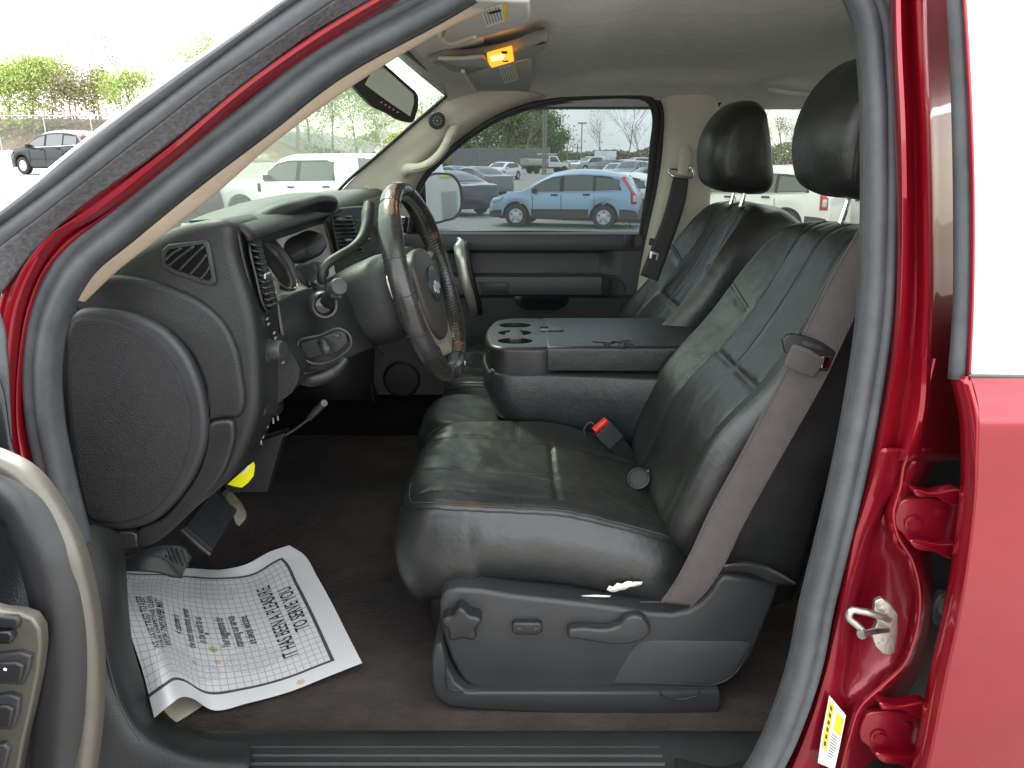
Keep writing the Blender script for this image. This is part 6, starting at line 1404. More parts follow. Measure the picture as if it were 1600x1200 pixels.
def interp(c, x):
    if x <= c[0][0]: return c[0][1]
    for i in range(len(c) - 1):
        if x <= c[i + 1][0]:
            t = (x - c[i][0]) / (c[i + 1][0] - c[i][0]); return c[i][1] + (c[i + 1][1] - c[i][1]) * t
    return c[-1][1]
M_glassc = pm('car_glass', (.05, .065, .062), .06, 0, 0, 10, 0, 6, 0, .8)
M_tyre = pm('tyre_rubber', (.02, .02, .021), .8)
M_rimc = pm('wheel_cover', (.50, .52, .54), .35, .5)
M_tail = pm('tail_lens', (.60, .02, .03), .25, 0, 0, 10, 0, 6, .5)
M_lens = pm('clear_lens', (.55, .58, .58), .2, .2, 0, 10, 0, 6, .5)
M_arch = pm('arch_black', (.012, .012, .013), .8)
def paint(n, c, m=.35): return pm(n, c, .32, m, 0, 10, 0, 6, .9)
def car(name, paintm, L=4.5, W=1.8, top=None, belt=None, axles=(.88, 3.52), r=.34, wins=(), wind=None, rear=None, clad=0, bed=None, tails=None, heads=None, detail=2, rimm=None, base=.26):
    """a car seen from its left or right: x runs from the nose 0 to the tail L, wheels stand on z = 0"""
    root = empty(name); hw = W / 2
    def zb(x):
        z = base
        for a in axles:
            d = abs(x - a); R0 = r + .075
            if d < R0: z = max(z, r * .98 + sqrt(max(0, R0 * R0 - d * d)))
        if x < .5: z = max(z, base + .02)
        return z
    def wpl(x):
        e = .0
        if x < .55: e = .22 * ((.55 - x) / .55) ** 2.2
        if x > L - .4: e = max(e, .14 * ((x - L + .4) / .4) ** 2.2)
        return hw - e * hw / .9
    def sct(x, off=0):
        w = wpl(x); b = interp(belt, x); t = max(interp(top, x), b + .012); h = t - b; z0 = min(zb(x), b - .05)
        g = .95 * w
        P = [(w * .93, z0), (w * .985, z0 + (b - z0) * .06), (w * 1.0, z0 + (b - z0) * .38), (w * 1.0, z0 + (b - z0) * .62), (w * .975, z0 + (b - z0) * .9), (g, b)]
        q = min(1, h / .35)
        P += [(g - .24 * h, b + .82 * h), (g - .24 * h - .10 * q - .05, b + .965 * h), (w * (.62 - .16 * q), b + h * 1.0), (0, t + .012)]
        return P
    sx = sorted(set([i * L / 60 for i in range(61)] + [.02, .06, L - .03, L - .08]))
    rows = []
    for x in sx:
        P = sct(x); rows.append([Vector((x, y, z)) for y, z in P] + [Vector((x, -y, z)) for y, z in P[::-1][1:]])
    body_ = gridm('body', rows, [paintm, pm('lower_cladding', (.03, .032, .035), .6)], root, caps=True, ang=32)
    if clad:
        for p in body_.data.polygons:
            if p.center.z < clad: p.material_index = 1
    # underside and wheel wells
    rbox('underbody', (L / 2, 0, .42), (L * .86, W * .80, .36), M_arch, root, .03)
    if wins:
        X0, X1 = wins[0][0] - .10, wins[-1][1] + .07
        for sgn in (1, -1):
            top_, bot_ = [], []
            for i in range(31):
                x = X0 + (X1 - X0) * i / 30; P = sct(x); (ya, za), (yb, zb_) = P[5], P[6]; e = min(1, max(0, min(i / 30, 1 - i / 30) * 9)) ** .5; t1 = .03 + .90 * e
                bot_.append(Vector((x, sgn * (ya + .004), za + .006))); top_.append(Vector((x, sgn * (ya + (yb - ya) * t1 + .004), za + (zb_ - za) * t1)))
            gridm('window_surround', [bot_, top_], M_arch, root)
    for x0, x1, t0, t1 in wins:
        for sgn in (1, -1):
            n_ = 14; top_, bot_ = [], []
            for i in range(n_ + 1):
                x = x0 + (x1 - x0) * i / n_; P = sct(x); (ya, za), (yb, zb_) = P[5], P[6]
                bot_.append(Vector((x, sgn * (ya + (yb - ya) * t0 + .010), za + (zb_ - za) * t0))); top_.append(Vector((x, sgn * (ya + (yb - ya) * t1 + .010), za + (zb_ - za) * t1)))
            gridm('window', [bot_, top_], M_glassc, root)
    if wins and detail > 1:
        pass
    def topglass(nm, xa, xb, f=.80):
        rows = []
        for i in range(9):
            x = xa + (xb - xa) * i / 8; P = sct(x); w_ = P[7][0] * f + .06
            rows.append([Vector((x, w_ * k / 4, interp(top, x) + .022 - .02 * abs(k / 4) ** 2 * 1.3 + .003)) for k in range(-4, 5)])
        gridm(nm, rows, M_glassc, root)
    if wind: topglass('windshield', *wind)
    if rear: topglass('rear_window', *rear)
    if detail >= 1:
        for k, a in enumerate(axles):
            for sgn in (1, -1):
                y = sgn * (hw - .11); wnm = empty('wheel', (0, 0, 0), root)
                lathe('tyre', [(r * .62, -.10), (r * .95, -.10), (r, -.06), (r, .06), (r * .95, .10), (r * .66, .10), (r * .64, .04), (.0001, .04)], (a, y, r), (0, sgn, 0), M_tyre, wnm, 28)
                lathe('rim', [(r * .64, .085), (r * .60, .095), (r * .56, .07), (r * .30, .085), (r * .16, .10), (.0001, .10)], (a, y, r), (0, sgn, 0), rimm or M_rimc, wnm, 28)
                if detail > 1:
                    so_ = []
                    for j in range(5):
                        t = 2 * pi * j / 5 + .3; so_.append(rbox('h', (a + r * .43 * cos(t), y + sgn * .081, r + r * .43 * sin(t)), (r * .17, .02, r * .13), M_arch, wnm, .01, rot=(-t * 1, 'Y')))
                    join('rim_slots', so_)
    if tails:
        for sgn in (1, -1):
            nm = [];  xs_ = [q[0] for q in tails]
            P3 = []
            for x, z in tails:
                w = wpl(min(x, L)); b = interp(belt, x); t = interp(top, x)
                y = w * 1.0 if z < b * .92 else (w * .975 if z < b else w * .95 - .24 * (z - b))
                P3.append(Vector((x, sgn * (y + .008), z)))
            mesh('tail_light', P3, [tuple(range(len(P3)))], M_tail, root, solid=.02)
    if heads:
        for sgn in (1, -1):
            P3 = []
            for x, z in heads:
                w = wpl(x); P3.append(Vector((x, sgn * (w + .006), z)))
            mesh('headlight', P3, [tuple(range(len(P3)))], M_lens, root, solid=.02)
    return root
def addbits(root, L, W, handles=(), mirror=None, plate_=None, extra=None, col=M_arch):
    for x, z in handles:
        for s in (1, -1): rbox('door_handle', (x, s * (W / 2 + .005), z), (.20, .03, .045), col, root, .01)
    if mirror:
        for s in (1, -1): rbox('door_mirror', (mirror[0], s * (W / 2 + .05), mirror[1]), (.12, .20, .14), col, root, .03)
def place(root, A, B, wb, ax, scale=1):
    """front axle over A, rear axle over B (ground points)"""
    A, B = Vector(A), Vector(B); d = (B - A); d.z = 0; d.normalize(); M = Matrix(((d.x, -d.y, 0), (d.y, d.x, 0), (0, 0, 1)))
    z = gh_(A.x, A.y)
    root.matrix_basis = Matrix.Translation(Vector((A.x, A.y, z)) - M @ Vector((ax * scale, 0, 0))) @ M.to_4x4() @ Matrix.Scale(scale, 4)
def place_at(root, x, y, deg, scale=1, z=None):
    root.location = (x, y, gh_(x, y) if z is None else z); root.rotation_euler = (0, 0, R(deg)); root.scale = (scale,) * 3
SUV_T = [(0, .60), (.04, .72), (.15, .86), (.5, .97), (1.05, 1.07), (1.15, 1.10), (1.6, 1.40), (1.95, 1.58), (2.3, 1.65), (2.8, 1.68), (3.4, 1.65), (3.9, 1.57), (4.15, 1.44), (4.32, 1.2), (4.44, 1.0), (4.5, .7)]
SUV_B = [(0, .58), (.04, .70), (.15, .82), (.5, .92), (1.1, 1.0), (2, 1.03), (3.3, 1.06), (4.0, 1.10), (4.3, 1.05), (4.44, .96), (4.5, .66)]
P_blue = paint('light_blue_paint', (.27, .40, .53)); P_navy = paint('navy_paint', (.010, .017, .042)); P_white = paint('white_paint', (.78, .78, .78), 0); P_silver = paint('silver_paint', (.36, .38, .40), .5)
P_dark = pm('charcoal_paint', (.010, .011, .014), .45, 0, 0, 10, 0, 6, .15, .3); P_grey = paint('grey_paint', (.13, .14, .15)); P_green = paint('grey_green_paint', (.10, .125, .125)); P_blue2 = paint('bright_blue_paint', (.02, .07, .22)); P_redc = paint('red_car_paint', (.40, .02, .02)); P_beige = paint('beige_paint', (.48, .45, .38))
blue = car('parked_suv', P_blue, 4.5, 1.82, SUV_T, SUV_B, (.88, 3.52), .34, [(1.42, 2.20, .10, .88), (2.32, 3.18, .06, .90), (3.26, 3.95, .10, .82)], (1.2, 1.9), (4.0, 4.3), .45, tails=[(3.98, 1.46), (4.08, 1.50), (4.30, 1.12), (4.44, .98), (4.46, .72), (4.30, .72), (4.27, 1.08)], heads=[(.10, .78), (.16, .84), (.48, .90), (.42, .80), (.16, .70)])
addbits(blue, 4.5, 1.82, [(2.05, .96), (3.0, .98)], (1.45, 1.08))
for s in (1, -1):
    tube('belt_trim', [Vector((x, s * (.91 * .95 + .012), interp(SUV_B, x) + .012)) for x in (1.3, 2, 3, 3.95)], .012, M_chrome, blue, 8, 6)
    for x in (1.38, 2.24, 3.22): tube('door_seam', [Vector((x, s * .914, .45)), Vector((x + .02, s * .916, .7)), Vector((x, s * .905, .95))], .007, M_arch, blue, 6, 5)
    rbox('reversing_lens', (4.40, s * .885, .88), (.09, .05, .17), M_lens, blue, .01)
place(blue, Vector((.30, 22.1, 0)), Vector((2.66, 21.5, 0)), 2.64, .88, .905)
tag(blue, 'light blue SUV parked side-on, with steel wheel covers, nearest car through the passenger window', 'SUV')
SED_T = [(0, .55), (.05, .68), (.4, .84), (1.1, .97), (1.25, 1.02), (1.9, 1.38), (2.4, 1.47), (2.9, 1.45), (3.4, 1.33), (3.95, 1.08), (4.3, 1.04), (4.5, 1.0), (4.56, .7)]
SED_B = [(0, .53), (.05, .64), (.4, .78), (1.2, .92), (2.4, .96), (3.8, 1.0), (4.3, .98), (4.5, .94), (4.56, .66)]
navy = car('parked_sedan', P_navy, 4.56, 1.8, SED_T, SED_B, (.90, 3.58), .33, [(1.5, 2.35, .08, .86), (2.45, 3.3, .08, .84)], (1.28, 1.88), (3.0, 3.85), 0, tails=[(4.12, .98), (4.2, 1.0), (4.5, .96), (4.54, .80), (4.3, .76), (4.15, .86)], heads=[(.08, .64), (.14, .72), (.5, .80), (.4, .68)])
addbits(navy, 4.56, 1.8, [(2.25, .88), (3.1, .9)], (1.5, .98), col=P_navy)
place(navy, gpt(728, 336) + Vector((-1.9, 1.9, 0)), gpt(728, 336), 2.68, .90, .96)
tag(navy, 'navy blue sedan with red tail lights parked ahead of the light blue SUV', 'sedan')
def variant(src, name, label, cat, mat_from, mat_to, group=None):
    c = copy_tree(src); 
    for k in children(c):
        if k.name.startswith('body'):
            k.data = k.data.copy(); k.data.materials[0] = mat_to
    c.name = name
    for q in ('group',):
        if q in c: del c[q]
    tag(c, label, cat, group); return c
G1 = 'cars parked far across the lot'
c = variant(navy, 'parked_sedan', 'grey green sedan parked beyond the navy sedan and the door mirror', 'sedan', None, P_green); place_at(c, *hitg(738, 38).xy, 180 - 30 - 180 + 115, .95); c.rotation_euler.z = R(-50); c.location = (hitg(693, 38).x, 41, 0)
c = variant(navy, 'parked_sedan', 'small blue sedan mostly hidden behind the grey green sedan', 'sedan', None, P_blue2); place_at(c, hitg(670, 47).x, 50, -50, .9)
HAT_T = [(0, .52), (.05, .66), (.4, .84), (1.0, .95), (1.15, 1.0), (1.75, 1.35), (2.2, 1.43), (3.0, 1.42), (3.6, 1.30), (4.0, 1.05), (4.2, .9), (4.25, .6)]
HAT_B = [(0, .50), (.05, .62), (.4, .78), (1.1, .90), (2.4, .95), (3.8, 1.0), (4.2, .85), (4.25, .56)]
hat = car('parked_hatchback', P_white, 4.25, 1.78, HAT_T, HAT_B, (.85, 3.42), .32, [(1.35, 2.15, .08, .86), (2.25, 3.0, .08, .86), (3.08, 3.55, .1, .8)], (1.18, 1.74), (3.65, 4.1), 0, tails=[(4.0, .96), (4.2, .9), (4.2, .75), (3.95, .8)], heads=[(.06, .60), (.12, .70), (.5, .78), (.4, .66)])
rbox('grille', (-.005, 0, .50), (.05, .62, .26), M_arch, hat, .02); rbox('lower_grille', (.0, 0, .30), (.06, 1.2, .08), M_arch, hat, .02)
for s in (1, -1): rbox('front_lamp', (.04, s * .62, .66), (.08, .30, .11), M_lens, hat, .02)
addbits(hat, 4.25, 1.78, [], (1.4, .96), col=P_white)
place_at(hat, hitg(764, 64).x, 64, 62, 1.0)
tag(hat, 'white hatchback facing the camera on the open asphalt beyond the light blue SUV', 'hatchback')
# boxy pickup used for the white truck through the windshield
PU_T = [(0, .75), (.05, 1.05), (.3, 1.22), (1.45, 1.32), (1.6, 1.38), (2.25, 1.86), (2.6, 1.95), (4.0, 1.96), (4.35, 1.90), (4.45, 1.40), (4.5, 1.34), (6.2, 1.36), (6.3, 1.30), (6.35, .8)]
PU_B = [(0, .73), (.05, 1.0), (.3, 1.15), (1.5, 1.24), (4.4, 1.30), (6.2, 1.32), (6.3, 1.26), (6.35, .76)]
pk = car('parked_crew_cab', P_white, 6.35, 2.03, PU_T, PU_B, (1.05, 5.05), .42, [(1.95, 2.85, .04, .86), (2.98, 3.98, .04, .86)], (1.65, 2.25), None, 0, tails=[(6.2, 1.24), (6.33, 1.22), (6.33, .9), (6.2, .9)], heads=[(.05, .80), (.1, 1.1), (.4, 1.14), (.36, .86)], base=.42)
addbits(pk, 6.35, 2.03, [(2.72, 1.12), (3.80, 1.14)], (2.02, 1.36))
for s in (1, -1): rbox('fender_badge', (1.72, s * 1.02, 1.10), (.09, .02, .22), M_plas_g, pk, .01)
# raised canopy over the bed with side glass
puff('bed_canopy', [(4.48, 1.30), (4.50, 1.92), (4.7, 1.96), (6.0, 1.86), (6.22, 1.70), (6.30, 1.34)], -.90, .90, .08, P_white, pk, 'y', 0, 4)
for s in (1, -1): puff('canopy_window', [(4.72, 1.42), (4.72, 1.86), (5.9, 1.79), (6.06, 1.66), (6.10, 1.42)], s * .87, s * .906, .004, M_glassc, pk, 'y', 0, 3)
rbox('roof_light', (5.6, .55, 1.93), (.16, .08, .03), M_tail, pk, .01)
pA = hitg(378, 21.5); pA = hitg(384, 20.6); place(pk, (pA.x, 21.8, 0), (pA.x + 3.75, 20.4, 0), 4, 1.05, .98)
tag(pk, 'white crew cab pickup with bed canopy parked side-on, seen through the windshield', 'pickup')
c = variant(pk, 'parked_pickup', 'second white pickup half hidden ahead of the white crew cab seen through the windshield', 'pickup', None, P_white); place_at(c, pA.x - 3.0, 33.5, 8, .9)
# dark vehicle with open front seen low through the windshield
c = variant(blue, 'parked_suv', 'dark car ahead of the white crew cab, low at the left of the windshield', 'car', None, P_dark); place_at(c, hitg(330, 22).x - 3.3, 21, -8, .85)
# black SUV on the rise at the left
bs_ = variant(blue, 'parked_suv', 'black SUV parked by the fence left of the windshield pillar', 'SUV', None, P_dark)
hA = hitg(62, 33); place(bs_, (hA.x, 33.2, 0), (hA.x + 2.45, 32.2, 0), 2.64, .88, 1.02)
# near white car behind the blue SUV, white crossover seen through the rear glass
wk = variant(hat, 'parked_hatchback', 'white boxy car with tall red tail light just behind the light blue SUV', 'car', None, P_white); wk.scale = (.93, .95, .98); wk.location = (gpt(970, 343).x - 2.1, 24.9, 0); wk.rotation_euler.z = R(-28)
for k in children(wk):
    if k.name.startswith('tail_light'): bpy.data.objects.remove(k)
for s in (1, -1): puff('tail_light', [(3.98, .72), (3.97, 1.05), (4.02, 1.12), (4.10, 1.06), (4.14, .76), (4.06, .68)], s * .80, s * .855, .01, M_tail, wk, 'y', 24, 3)
es = variant(blue, 'parked_crossover', 'white crossover with red tail lights seen between the two headrests', 'SUV', None, P_white)
eB = hitg(1262, 18.6); place(es, (eB.x - 2.0, 20.3, 0), (eB.x, 18.6, 0), 2.64, .88, .97)
es2 = variant(blue, 'parked_crossover', 'white car whose red tail lights show right of the white crossover under the driver headrest', 'SUV', None, P_white); place_at(es2, hitg(1282, 23).x - 3.0, 26, -38, .93)
rr1 = variant(blue, 'parked_suv', 'dark red SUV showing below the driver headrest behind the white cars', 'SUV', None, P_redc); place_at(rr1, hitg(1300, 25).x - 2.2, 30, -38, .93)
rr2 = variant(navy, 'parked_sedan', 'white car at the far right under the driver headrest posts', 'sedan', None, P_white); place_at(rr2, hitg(1345, 20).x - 1.5, 21, -38, .95)
# dump bed truck, grey pickup and the far rows
du = empty('dump_bed_truck')
puff('cab', [(4.2, .75), (4.2, 1.30), (4.0, 1.35), (3.55, 2.05), (3.3, 2.12), (2.35, 2.12), (2.25, 2.0), (2.25, .75)], -.92, .92, .06, P_white, du, 'y', 0, 3)
puff('bonnet', [(4.1, .7), (4.1, 1.30), (5.0, 1.22), (5.2, 1.05), (5.25, .65)], -.90, .90, .06, P_white, du, 'y', 0, 3)
for s in (1, -1): puff('window', [(2.5, 1.4), (2.5, 1.95), (3.3, 1.95), (3.75, 1.4)], s * .90, s * .93, .003, M_glassc, du, 'y', 0, 2)
puff('dump_bed', [(-.6, 1.05), (-.7, 1.75), (-.6, 1.78), (2.1, 1.72), (2.1, 1.05)], -1.05, 1.05, .03, P_beige, du, 'y', 0, 3)
rbox('cab_guard', (2.6, 0, 2.3), (1.8, 1.9, .10), P_white, du, .02); rbox('tool_box', (1.9, 0, 2.0), (.3, 1.9, .6), P_grey, du, .02); rbox('frame_rail', (2.2, 0, .75), (5.4, .9, .25), M_arch, du, .02)
for a in (.6, 4.55):
    for s in (1, -1):
        w_ = empty('wheel', (0, 0, 0), du); lathe('tyre', [(.25, -.13), (.42, -.13), (.45, -.08), (.45, .08), (.42, .13), (.25, .13)], (a, s * .85, .45), (0, s, 0), M_tyre, w_, 24); lathe('rim', [(.26, .11), (.22, .06), (.08, .10), (.0001, .10)], (a, s * .85, .45), (0, s, 0), M_rimc, w_, 20)
du.location = (hitg(829, 90).x - .2, 90, 0); du.rotation_euler.z = R(28); du.scale = (.92,) * 3
tag(du, 'white work truck with a raised dump bed standing alone beyond the hatchback', 'truck')
gp2 = variant(pk, 'parked_pickup', 'silver grey pickup facing the lot beside the orange barrier', 'pickup', None, P_silver)
for k in children(gp2):
    if k.name.startswith(('bed_canopy', 'canopy_window', 'roof_light')): bpy.data.objects.remove(k)
place_at(gp2, hitg(897, 96).x, 96, 38, .95)
gp3 = copy_tree(gp2); gp3['label'] = 'dark silver pickup in the far row above the cluster of parked cars'; gp3['category'] = 'pickup'; place_at(gp3, hitg(966, 84).x, 86, 20, .9)
vn = empty('box_van'); puff('body', [(0, .4), (0, 1.1), (.8, 1.25), (1.3, 2.0), (1.5, 2.1), (1.5, .4)], -.95, .95, .06, P_white, vn, 'y', 0, 3); rbox('cargo_box', (3.6, 0, 1.75), (4.1, 2.1, 2.3), P_white, vn, .04); puff('windshield', [(.84, 1.3), (1.24, 1.9), (1.26, 1.86), (.9, 1.26)], -.8, .8, .003, M_glassc, vn, 'y', 0, 2)
for a in (.9, 4.6):
    for s in (1, -1): lathe('wheel', [(.0001, -.1), (.36, -.1), (.38, 0), (.36, .1), (.0001, .1)], (a, s * .85, .38), (0, s, 0), M_tyre, vn, 20)
place_at(vn, hitg(934, 112).x, 114, 60, .9); tag(vn, 'white box van in the far row behind the silver grey pickup', 'van')
ob = empty('orange_barrier'); rbox('barrier_body', (0, 0, .45), (1.6, .6, .7), pm('orange_plastic', (.75, .30, .02), .6), ob, .12); rbox('barrier_body', (1.1, .1, .35), (1.0, .5, .5), pm('orange_plastic', (.75, .30, .02), .6), ob, .1); ob.location = (hitg(882, 92).x, 93, 0)
ob.scale = (.9, .9, .9)
tag(ob, 'small orange plastic barrier standing between the dump truck and the grey pickup', 'barrier')
far_spec = [(navy, P_blue2, 872, 100, 20, 'blue car just behind the orange barrier'), (hat, P_white, 868, 103, 30, 'white car nose left of the orange barrier'), (hat, P_blue, 885, 110, 20, 'pale blue car half hidden behind the orange barrier'),
 (blue, P_dark, 935, 62, 62, 'dark purple grey car at the left end of the parked cluster'), (navy, P_silver, 950, 58, 65, 'silver sedan second in the parked cluster'), (blue, P_green, 968, 56, 60, 'grey green SUV in the middle of the parked cluster'),
 (navy, P_white, 990, 60, 60, 'white sedan at the right of the parked cluster'), (hat, P_white, 978, 72, 60, 'white hatchback behind the parked cluster'), (blue, P_silver, 962, 74, 60, 'silver SUV behind the parked cluster'),
 (navy, P_white, 1003, 80, 60, 'white sedan by the window edge in the far row'), (hat, P_silver, 945, 76, 60, 'silver hatchback in the back row of the cluster'), (navy, P_dark, 953, 40, 12, 'dark car roof showing directly over the light blue SUV'),
 (blue, P_white, 1205, 47, -30, 'white SUV seen through the rear glass above the crossover'), (hat, P_white, 1232, 58, -30, 'white van-like car beside the driver headrest'), (navy, P_redc, 1130, 40, -30, 'red car low behind the passenger headrest'), (navy, P_white, 1108, 30, -30, 'white car at the left edge of the rear glass')]
for src, mt, px, Y, dg_, lb in far_spec:
    c = variant(src, src.name.split('.')[0], lb, 'car', None, mt, G1); p = hitg(px, Y); place_at(c, p.x, Y, dg_, .95)
# ---- poles, fences
M_pole = pm('galvanised', (.36, .37, .38), .6, .4); M_wood = pm('pole_wood', (.24, .21, .18), .9, 0, .3, 20, .2, 5)
def pole(px, Y, h, r, lab, cat, mat, lamp=False, name='utility_pole'):
    p = hitg(px, Y); o = empty(name, p); tube('post', [Vector((0, 0, 0)), Vector((0, 0, h))], [r, r * .7], mat, o, 4, 10)
    if lamp: rbox('lamp_head', (0, -.2, h), (1.1, .5, .18), M_pole, o, .04)
    else: rbox('cross_arm', (0, 0, h - .8), (1.8, .12, .14), mat, o, .02)
    tag(o, lab, cat); return o
pole(848.5, 84, 13, .11, 'pale wooden utility pole, left of the pair behind the dump truck', 'utility pole', M_wood)
pole(852.5, 86, 14.5, .13, 'thicker utility pole, right of the pair behind the dump truck', 'utility pole', M_wood)
pole(908, 100, 5.8, .10, 'slim light pole in the far lot left of the bare trees', 'light pole', M_pole, True, 'light_pole')
pole(886, 120, 3.4, .12, 'short dark post far off left of the light pole', 'post', M_wood)
pole(902, 150, 4.2, .14, 'short far post beside the slim light pole', 'post', M_wood)
chain = bpy.data.materials.new('chain_link'); chain.use_nodes = True; n = chain.node_tree; B = n.nodes['Principled BSDF']; B.inputs['Base Color'].default_value = (.16, .17, .18, 1); B.inputs['Roughness'].default_value = .6
tcx = n.nodes.new('ShaderNodeTexCoord'); mpx = n.nodes.new('ShaderNodeMapping'); mpx.inputs['Rotation'].default_value = (0, R(45), 0); mpx.inputs['Scale'].default_value = (8, 8, 8); br1 = n.nodes.new('ShaderNodeSeparateXYZ')
n.links.new(tcx.outputs['Object'], mpx.inputs[0]); n.links.new(mpx.outputs[0], br1.inputs[0])
def mm(op, a, b=None):
    q = n.nodes.new('ShaderNodeMath'); q.operation = op
    for i, v in enumerate((a, b)):
        if v is None: continue
        if isinstance(v, (int, float)): q.inputs[i].default_value = v
        else: n.links.new(v, q.inputs[i])
    return q.outputs[0]
fa_ = mm('LESS_THAN', mm('FRACT', br1.outputs[0]), .16); fb_ = mm('LESS_THAN', mm('FRACT', br1.outputs[2]), .16); n.links.new(mm('MAXIMUM', fa_, fb_), B.inputs['Alpha'])
def fence(name, pts_, h, lab, slat=False, mat=chain, dp=3.0):
    o = empty(name, pts_[0]); P0 = Vector(pts_[0]); P = [Vector(p) - P0 for p in pts_]
    n_ = max(2, int((P[-1] - P[0]).length / dp)); Q = lin(P, n_ + 1)
    for q in Q: q.z = gh_(q.x + P0.x, q.y + P0.y) - P0.z
    gridm('mesh_panel', [[q for q in Q], [q + Vector((0, 0, h)) for q in Q]], mat, o)
    for q in Q: tube('post', [q + Vector((0, -.04, 0)), q + Vector((0, -.04, h + .35))], .045, M_pole, o, 2, 6)
    tube('top_rail', [q + Vector((0, 0, h)) for q in Q], .03, M_pole, o, 40, 6)
    tag(o, lab, 'fence'); return o
dark_mesh = pm('screened_mesh', (.21, .20, .19), .9, 0, .3, 8, .12, 2)
fence('chain_link_fence', [(-72, 52, gh_(-72, 52)), (-21, 52, gh_(-21, 52))], 2.6, 'chain link fence at the foot of the brown bank, left of the windshield pillar')
fence('chain_link_fence', [(-24, 62, 0), (-6, 66, 0)], 2.8, 'chain link fence behind the white crew cab, seen through the windshield', dp=4)
fence('screened_fence', [(-16, 118, 0), (6, 128, 0)], 3.0, 'tall screened fence behind the white hatchback and dump truck', mat=dark_mesh, dp=5)
rk = empty('white_rock', hitg(14, 51)); bmk = lathe('rock', [(.0001, 0), (.55, .02), (.62, .22), (.40, .45), (.0001, .5)], (0, 0, 0), (0, 0, 1), pm('white_rock', (.75, .74, .70), .9, 0, .5, 6), rk, 12, scale=(1.3, .8))
for v in bmk.data.vertices: v.co += Vector([noise.noise(v.co * 3 + Vector((k, 0, 0))) * .12 for k in range(3)])
tag(rk, 'white rock lying at the foot of the bank near the fence', 'rock')
# ---- trees
M_bark = pm('bark', (.22, .19, .165), .95, 0, .4, 30, .2, 4)
def leafm(nm, c, c2): 
    m = pm(nm, c, .7, 0, 0, 10, .25, 1.2, 0, .2, col2=c2); b = m.node_tree.nodes['Principled BSDF']; b.inputs['Transmission Weight'].default_value = 0; b.inputs['Subsurface Weight'].default_value = 0
    return m
L_spring = leafm('spring_leaves', (.28, .38, .09), (.50, .58, .20)); L_olive = leafm('olive_leaves', (.20, .27, .06), (.36, .40, .12)); L_green = leafm('green_leaves', (.10, .19, .035), (.19, .30, .07)); L_bud = leafm('budding_leaves', (.22, .21, .11), (.34, .32, .18))
def branches(h, seed, spread=.5, levels=4, n0=5, r0=.16):
    rnd = random.Random(seed); vs, fs, tips = [], [], []
    def seg(a, b, ra, rb):
        t = (b - a).normalized(); s = t.cross(Vector((.3, .9, .2))).normalized(); u = s.cross(t); k = len(vs)
        for p, r_ in ((a, ra), (b, rb)):
            for j in range(4): vs.append(p + (s * cos(pi / 2 * j) + u * sin(pi / 2 * j)) * r_)
        for j in range(4): fs.append((k + j, k + (j + 1) % 4, k + 4 + (j + 1) % 4, k + 4 + j))
    def grow(p, d, L, r_, lv):
        for i in range(3):
            d2 = (d + Vector((rnd.gauss(0, .13), rnd.gauss(0, .13), rnd.gauss(.04, .08)))).normalized(); q = p + d2 * L / 3; seg(p, q, r_, r_ * .82); p, d, r_ = q, d2, r_ * .82
            if lv < levels and i > 0:
                for _ in range(2 if lv < 3 else 1):
                    a = rnd.uniform(0, 2 * pi); e = (d + Vector((cos(a), sin(a), .25)) * rnd.uniform(.5, 1.0) * spread * 1.6).normalized(); grow(p, e, L * rnd.uniform(.55, .78), r_ * .62, lv + 1)
        tips.append(p)
        if lv < levels: grow(p, d, L * .7, r_ * .8, lv + 1)
    grow(Vector((0, 0, 0)), Vector((0, 0, 1)), h * .36, r0, 0)
    return vs, fs, tips
def tree(name, x, y, h, seed, lab, leaf=None, nleaf=1500, size=.3, levels=3, spread=.5, jit=.9, r0=.16, cat='tree', group=None, fill=.9):
    o = empty(name, (x, y, gh_(x, y))); vs, fs, tips = branches(h, seed, spread, levels, r0=r0)
    mz = max(v.z for v in vs); k = h / mz; vs = [v * k for v in vs]; tips = [t * k for t in tips]
    mesh('trunk', vs, fs, M_bark, o)
    if leaf:
        rnd = random.Random(seed + 99); lv, lf = [], []
        tips = [t for t in tips if t.z > h * .18]; wd = max(.15 * h, 1.2 * jit)
        if fill: tips = tips + [Vector((rnd.gauss(0, wd), rnd.gauss(0, wd), rnd.uniform(.08, .88) * h)) * 1 for _ in range(int(len(tips) * fill))]; nleaf *= 2; size *= .72
        cl = [(rnd.choice(tips) + Vector((rnd.gauss(0, .35), rnd.gauss(0, .35), rnd.gauss(0, .3))) * jit, rnd.uniform(.3, .85) * jit) for _ in range(max(20, nleaf // 26))]
        for _ in range(nleaf):
            c_, rad = rnd.choice(cl); p = c_ + Vector((rnd.gauss(0, rad), rnd.gauss(0, rad), rnd.gauss(0, rad * .7))); a = Vector((rnd.gauss(0, 1), rnd.gauss(0, 1), rnd.gauss(0, 1))).normalized(); b = a.cross(Vector((rnd.gauss(0, 1), rnd.gauss(0, 1), rnd.gauss(0, 1)))).normalized(); s_ = size * rnd.uniform(.5, 1.2); q = len(lv)
            lv += [p + a * s_ * .6, p + b * s_ * .32, p - a * s_ * .6, p - b * s_ * .32]; lf.append((q, q + 1, q + 2, q + 3))
        mesh('crown', lv, lf, leaf, o)
    tag(o, lab, cat, group); return o
GL = 'trees on the bank at the left'
rt = random.Random(11)
